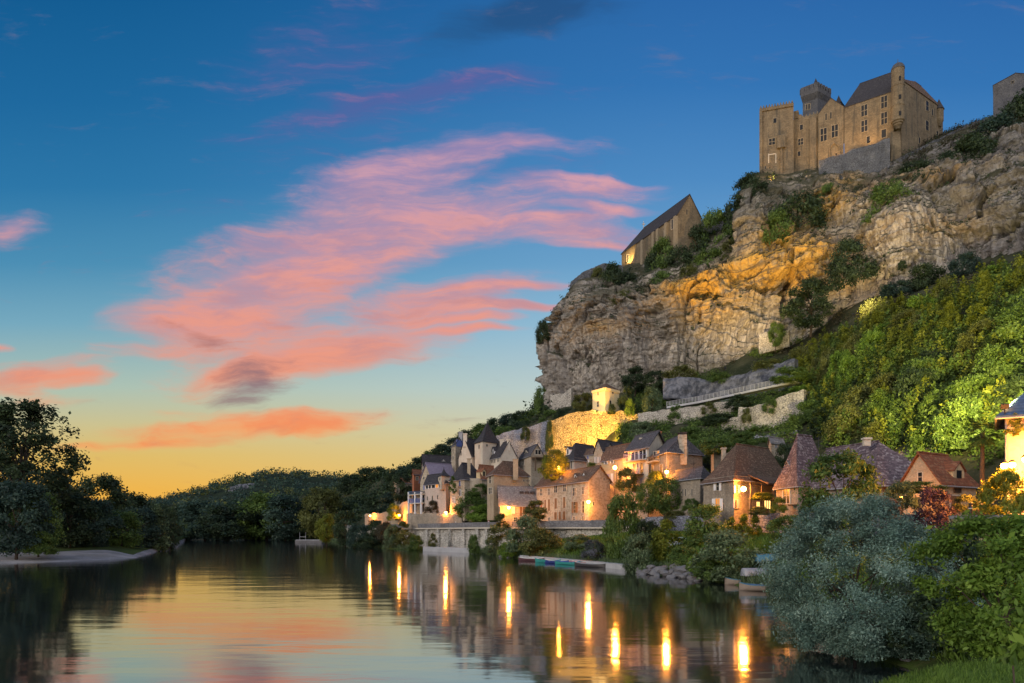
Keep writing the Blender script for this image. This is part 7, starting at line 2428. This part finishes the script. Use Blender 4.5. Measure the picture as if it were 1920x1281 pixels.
def boat(label, px, py, dist, length, yaw, hull, inner, beam=.8, hgt=.34, cat='canoe', name='canoe', band=None, sharp=1.0, flat_stern=False, group='canoes moored at the landing stage'):
    """open hull lofted from stations; pointed bow, and pointed or flat stern"""
    n, m_ = 15, 9
    out, inn, rim = [], [], []
    for i in range(n):
        s_ = i / (n - 1) * 2 - 1
        wv = (1 - abs(s_) ** (2.2 * sharp)) if (s_ > 0 or not flat_stern) else (1 - .25 * abs(s_) ** 2)
        wv = max(wv, .03) * beam / 2
        sheer = hgt * (1 + .45 * abs(s_) ** 3 * (1 if s_ > 0 or not flat_stern else .3))
        for j in range(m_):
            a_ = j / (m_ - 1) * math.pi
            out.append((s_ * length / 2, -math.cos(a_) * wv, sheer - math.sin(a_) ** .7 * (sheer + .10)))
            inn.append((s_ * length / 2 * .96, -math.cos(a_) * wv * .88, sheer - math.sin(a_) ** .7 * (sheer - .04)))
    q = [(i * m_ + j, (i + 1) * m_ + j, (i + 1) * m_ + j + 1, i * m_ + j + 1) for i in range(n - 1) for j in range(m_ - 1)]
    root = empty(name, (*XY(px, dist), 0.03 if py is None else ZZ(py, dist)), label, cat, group)
    root.rotation_euler = (0, 0, yaw)

    def add(nm, v_, f_, mt):
        me = bpy.data.meshes.new(nm); me.from_pydata(v_, [], f_); me.materials.append(mt)
        for p_ in me.polygons: p_.use_smooth = True
        me.update(); return link(bpy.data.objects.new(nm, me), root)
    ends = [tuple(range(m_)), tuple(reversed(range((n - 1) * m_, n * m_)))]
    add('hull', out, q + ends, hull)
    add('inside', inn, [tuple(reversed(f)) for f in q], inner)
    ro = []; rf = []
    for side in (0, m_ - 1):
        for i in range(n):
            x, y, z = out[i * m_ + side]; sgn = -1 if side == 0 else 1
            k = len(ro)
            ro += [(x, y + sgn * .025, z - .02), (x, y + sgn * .025, z + .035), (x, y - sgn * .05, z + .035), (x, y - sgn * .05, z - .02)]
            if i:
                for e_ in range(4):
                    rf.append((k - 4 + e_, k + e_, k + (e_ + 1) % 4, k - 4 + (e_ + 1) % 4))
    add('gunwale', ro, rf, band or hull)
    sv, sf = [], []
    for sx in (-.45, .0, .42):
        k = len(sv); wv = beam * .42
        x = sx * length / 2
        sv += [(x - .11, -wv, hgt * .72), (x + .11, -wv, hgt * .72), (x + .11, wv, hgt * .72), (x - .11, wv, hgt * .72), (x - .11, -wv, hgt * .82), (x + .11, -wv, hgt * .82), (x + .11, wv, hgt * .82), (x - .11, wv, hgt * .82)]
        sf += [(k, k + 3, k + 2, k + 1), (k + 4, k + 5, k + 6, k + 7), (k, k + 1, k + 5, k + 4), (k + 1, k + 2, k + 6, k + 5), (k + 2, k + 3, k + 7, k + 6), (k + 3, k, k + 4, k + 7)]
    add('seat', sv, sf, inner)
    return root


C_ = lambda n_, r_, g_, b_: plain_mat(n_, gray(r_, g_, b_), .45, .25, 3.0, .4)
bm = {'blue': C_('boat_blue', .05, .12, .40), 'teal': C_('boat_teal', .04, .28, .26), 'white': C_('boat_white', .62, .60, .58), 'plum': C_('boat_plum', .10, .045, .05), 'dark': C_('boat_dark', .05, .045, .045), 'grey': C_('boat_grey', .30, .31, .34),
      'navy': C_('boat_navy', .03, .05, .22), 'tealb': C_('boat_teal_blue', .08, .22, .30), 'rose': C_('boat_rose', .42, .20, .19), 'wood': C_('boat_wood', .30, .24, .19), 'orange': C_('boat_orange', .5, .2, .08)}
for lab, px, dd, ln, yw, hu, inn_, bd in [
    ('blue canoe lying farthest left against the landing stage', 992, 108.5, 5.0, -.95, 'blue', 'dark', 'blue'),
    ('dark plum canoe with a white bow, leftmost in the front row', 996, 103.2, 5.2, -.75, 'plum', 'dark', 'white'),
    ('pale canoe just behind the plum and white one', 1010, 103.8, 4.6, -.85, 'white', 'grey', 'white'),
    ('teal canoe third from the left in the row', 1027, 97.8, 5.0, -.8, 'teal', 'dark', 'teal'),
    ('navy canoe with a white nose next to the teal ones', 1043, 96.2, 4.6, -.8, 'navy', 'white', 'white'),
    ('large teal canoe in the middle of the row', 1064, 92.8, 4.6, -.8, 'teal', 'dark', 'blue'),
    ('rose canoe behind the dark flat one', 1088, 91.4, 4.2, -.85, 'rose', 'grey', 'rose'),
    ('dark flat canoe at the right end of the row', 1106, 87.6, 5.4, -.85, 'dark', 'dark', 'grey')]:
    boat(lab, px, None, dd, ln, yw, bm[hu], bm[inn_], .85, .36, band=bm[bd])
boat('wooden rowing boat with a turquoise rim moored behind the other one', 1399, None, 59.8, 3.6, 2.75, bm['wood'], bm['tealb'], 1.25, .42, 'rowing boat', 'rowing_boat', bm['tealb'], 1.2, True, 'rowing boats by the silver willow')
boat('grey blue rowing boat nearest the silver willow', 1428, None, 54.2, 3.4, 2.75, bm['wood'], bm['navy'], 1.25, .42, 'rowing boat', 'rowing_boat', bm['tealb'], 1.2, True, 'rowing boats by the silver willow')
for lab, px, py, dd, ln in (('upturned blue white boat on the grass, the upper one', 1447, 1063, 61, 3.2), ('upturned pale boat on the grass, the lower one', 1432, 1075, 58.7, 3.8)):
    o = boat(lab, px, py, dd, ln, .15, bm['grey'] if 'lower' in lab else bm['tealb'], bm['dark'], 1.3, .5, 'boat', 'upturned_boat', None, 1.1, True, 'upturned boats on the bank')
    o.rotation_euler = (math.pi, 0, .15); o.location.z = surf_z(bgrid, o.location.x, o.location.y) + .55

# ------------------------------------------------------------------ boulders


def boulder(px, py, dd, r_, seed, label, group):
    import bmesh
    bme = bmesh.new(); bmesh.ops.create_icosphere(bme, subdivisions=3, radius=1)
    me = bpy.data.meshes.new('boulder')
    co = np.array([v_.co for v_ in bme.verts])
    dis = 1 + (fbm(co * 1.3 + seed * 7.7, 3, seed) - .5) * .9
    for v_, k in zip(bme.verts, dis):
        v_.co = v_.co * k
    bme.to_mesh(me); bme.free(); me.materials.append(M['boulder'])
    o = props(link(bpy.data.objects.new('boulder', me)), label, 'boulder', group)
    o.location = tuple(P(px, py, dd)); rs = random.Random(seed)
    o.scale = (r_ * rs.uniform(.9, 1.4), r_, r_ * rs.uniform(.5, .75)); o.rotation_euler = (rs.uniform(-.2, .2), rs.uniform(-.2, .2), rs.uniform(0, 6))


for k, (px, py, dd, r_) in enumerate([(1204, 1068, 76, .55), (1214, 1072, 73.5, .6), (1228, 1074, 72, .5), (1238, 1070, 72, .6), (1250, 1076, 70.5, .6), (1262, 1074, 70, .45), (1272, 1079, 69, .6), (1276, 1068, 69.5, .7), (1284, 1082, 67.5, .5), (1291, 1080, 67.5, .55), (1297, 1086, 66, .45), (1222, 1064, 75, .5), (1245, 1066, 73, .55), (1268, 1064, 71, .6), (1208, 1078, 73.5, .45), (1232, 1081, 70.5, .4), (1258, 1083, 68.7, .4), (1200, 1074, 75, .4), (1287, 1070, 68.6, .6), (1309, 1090, 64.5, .4)]):
    boulder(px, py, dd, r_, k + 3, 'grey boulder in the heap at the water below the green bushes', 'boulders at the water')
boulder(1718, 1228, 26.2, .28, 77, 'pale stone showing above the dark water right of the willow', None)
boulder(1702, 1240, 25, .2, 78, 'small flat pale stone in the dark water in front of the willow', None)
boulder(940, 1044, 116, .5, 79, 'pale rock at the waterline left of the canoes', None)
boulder(955, 1046, 114, .45, 80, 'rock at the waterline beside the blue canoe', None)

# ------------------------------------------------------------------ parked car half hidden on the bank
cr = empty('parked_car', tuple(P(1278, 1030, 82)), 'white car parked on the bank, mostly hidden by the leafy green tree', 'car')
cr.rotation_euler = (0, 0, 2.5)


def local_mesh(nm, prof, y0, y1, mt, par, inset=0.0):
    """side profile (x, z) extruded across the car"""
    n = len(prof)
    v_ = [(x, y0 + inset * (z > .95), z) for x, z in prof] + [(x, y1 - inset * (z > .95), z) for x, z in prof]
    f_ = [tuple(reversed(range(n))), tuple(range(n, 2 * n))] + [(k, (k + 1) % n, n + (k + 1) % n, n + k) for k in range(n)]
    me = bpy.data.meshes.new(nm); me.from_pydata(v_, [], f_); me.materials.append(mt); me.update()
    o = link(bpy.data.objects.new(nm, me), par)
    bv = o.modifiers.new('bevel', 'BEVEL'); bv.width = .04; bv.segments = 2
    return o


local_mesh('body', [(-2.0, .35), (-2.05, .7), (-1.9, .92), (-1.35, 1.0), (-.75, 1.42), (.75, 1.46), (1.35, 1.0), (1.95, .85), (2.05, .6), (2.0, .32)], -.83, .83, C_('car_white', .62, .66, .72), cr, .14)
local_mesh('windscreen', [(.8, 1.40), (1.36, 1.02), (1.38, 1.05), (.83, 1.43)], -.62, .62, M['glass'], cr)
for sy in (-.845, .845):
    local_mesh('side_window', [(-1.1, 1.02), (-.7, 1.36), (.68, 1.38), (1.1, 1.02)], min(sy, sy * .86), max(sy, sy * .86), M['glass'], cr)
    for sx in (-1.3, 1.3):
        mb = MB(); mb.tube((sx, sy * .82, .31), (sx, sy * 1.0, .31), .31, .31, 18)
        me = bpy.data.meshes.new('wheel'); me.from_pydata(mb.v, [], mb.f); me.materials.append(M['darkmetal']); wo = link(bpy.data.objects.new('wheel', me), cr)
        mb = MB(); mb.tube((sx, sy * 1.0, .31), (sx, sy * 1.015, .31), .19, .18, 14)
        me = bpy.data.meshes.new('rim'); me.from_pydata(mb.v, [], mb.f); me.materials.append(M['greypaint']); link(bpy.data.objects.new('rim', me), wo)
    mb = MB(); mb.obox((2.0, sy * .7, .72), (.05, 0, 0), (0, .16, 0), (0, 0, .07))
    me = bpy.data.meshes.new('headlight'); me.from_pydata(mb.v, [], mb.f); me.materials.append(M['whitepaint']); link(bpy.data.objects.new('headlight', me), cr)

# ------------------------------------------------------------------ street furniture
o_, tt_, nn_ = road_back(909)
b_ = o_ + nn_ * .9
sg = empty('road_sign', tuple(b_), 'road sign with square white and red panel over a red triangle, by the parapet', 'sign')
mb = MB(); mb.tube(b_ - (0, 0, .2), (b_[0], b_[1], ZZ(965, b_[1])), .04, .04, 6); mb.build('post', M['greypaint'], sg)
zs_ = ZZ(971, b_[1]); fr = np.array((.0, -.06, 0))
mb = MB(); mb.obox((b_[0], b_[1] - .07, zs_), (.32, 0, 0), (0, .02, 0), (0, 0, .34)); pn = mb.build('panel', C_('sign_red', .5, .09, .05), sg)
mb = MB(); mb.obox((b_[0], b_[1] - .095, zs_), (.24, 0, 0), (0, .008, 0), (0, 0, .26)); mb.build('panel_face', M['whitepaint'], pn)
zt_ = ZZ(977.5, b_[1])
mb = MB(); mb.prism([(b_[0] - .34, b_[1] - .09, zt_ - .28), (b_[0] + .34, b_[1] - .09, zt_ - .28), (b_[0] + .34, b_[1] - .06, zt_ - .28), (b_[0] - .34, b_[1] - .06, zt_ - .28)],
                    [(b_[0] - .02, b_[1] - .09, zt_ + .3), (b_[0] + .02, b_[1] - .09, zt_ + .3), (b_[0] + .02, b_[1] - .06, zt_ + .3), (b_[0] - .02, b_[1] - .06, zt_ + .3)])
tn = mb.build('triangle', bpy.data.materials['sign_red'], sg)
mb = MB(); mb.prism([(b_[0] - .2, b_[1] - .105, zt_ - .2), (b_[0] + .2, b_[1] - .105, zt_ - .2), (b_[0] + .2, b_[1] - .092, zt_ - .2), (b_[0] - .2, b_[1] - .092, zt_ - .2)],
                    [(b_[0] - .02, b_[1] - .105, zt_ + .12), (b_[0] + .02, b_[1] - .105, zt_ + .12), (b_[0] + .02, b_[1] - .092, zt_ + .12), (b_[0] - .02, b_[1] - .092, zt_ + .12)])
mb.build('triangle_face', M['whitepaint'], tn)
o_, tt_, nn_ = road_back(850)
b_ = o_ + nn_ * .8
sg = empty('notice_board', tuple(b_), 'small blank white notice board behind the parapet near the middle lamp', 'sign')
mb = MB(); mb.tube(b_ - (0, 0, .2), b_ + (0, 0, 1.0), .04, .04, 6); mb.build('post', M['greypaint'], sg)
mb = MB(); mb.obox((b_[0], b_[1] - .06, ZZ(979.5, b_[1])), (.22, 0, 0), (0, .015, 0), (0, 0, .26)); mb.build('panel', M['whitepaint'], sg)
# bollard, rail fence, stair rails in the right corner
p_ = P(1820, 968, 42.2)
bo = empty('bollard', tuple(p_), 'dark stout bollard standing on the end of the coped wall', 'bollard')
mb = MB(); mb.lathe(p_[0], p_[1], [(.11, p_[2] - .1), (.11, p_[2] + .62), (.08, p_[2] + .68), (.11, p_[2] + .72), (.10, p_[2] + .80), (.03, p_[2] + .86)], 12); mb.build('post', M['darkmetal'], bo)
mb = MB(); mb.lathe(p_[0], p_[1], [(.114, p_[2] + .46), (.114, p_[2] + .50)], 12); mb.build('band', M['whitepaint'], bo)
fe = empty('picket_fence', tuple(P(1830, 966, 43.5)), 'low picket fence behind the bollard', 'fence')
mb = MB()
for k in range(26):
    q_ = P(1824 + k * 1.2, 966, 43.6 - k * .05); mb.obox(q_ + (0, 0, .1), (.018, 0, 0), (0, .01, 0), (0, 0, .26))
mb.build('picket', M['timber'], fe)
mb = MB(); mb.tube(P(1822, 961, 43.7), P(1856, 961, 42.3), .025, .025, 6); mb.tube(P(1822, 965, 43.7), P(1856, 965, 42.3), .025, .025, 6); mb.build('rail', M['timber'], fe)
ra = empty('stair_handrail', tuple(P(1845, 950, 47)), 'pair of thin iron handrails climbing to the pinkish house', 'handrail')
mb = MB()
for dy_ in (0, 6):
    mb.tube(P(1829, 946 + dy_, 47), P(1850, 934 + dy_, 47.5), .025, .025, 6); mb.tube(P(1850, 934 + dy_, 47.5), P(1868, 932 + dy_, 47.6), .025, .025, 6)
mb.build('rail', M['greypaint'], ra)
mb = MB()
for px, py in ((1829, 946), (1840, 940), (1850, 934), (1862, 933)):
    mb.tube(P(px, py + 12, 47.2), P(px, py, 47.2), .02, .02, 5)
mb.build('rail_post', M['greypaint'], ra)
# floating jetty on the far side
jp = P(578, 1013, 232); jp[2] = 0.0
jt = empty('floating_jetty', tuple(jp), 'low jetty with two thin masts on the far side of the river', 'jetty')
mb = MB(); mb.box(jp[0] - 4.5, jp[1], -.3, jp[0] + 4.5, jp[1] + 4, .8); mb.build('deck', M['boulder'], jt)
mb = MB(); mb.box(jp[0] - 4.4, jp[1] + .2, .802, jp[0] + 4.4, jp[1] + 3.8, .95); mb.build('deck_boards', M['concrete'], jt)
for px in (562, 573, 604):
    x = XY(px, 233)[0]; mb = MB(); mb.tube((x, 233, .8), (x, 233, 3.6), .07, .05, 6); mb.build('mast', M['greypaint'], jt)
mb = MB(); mb.tube((XY(562, 233)[0], 233, 2.0), (XY(573, 233)[0], 233, 1.9), .04, .04, 5); mb.build('rail', M['whitepaint'], jt)
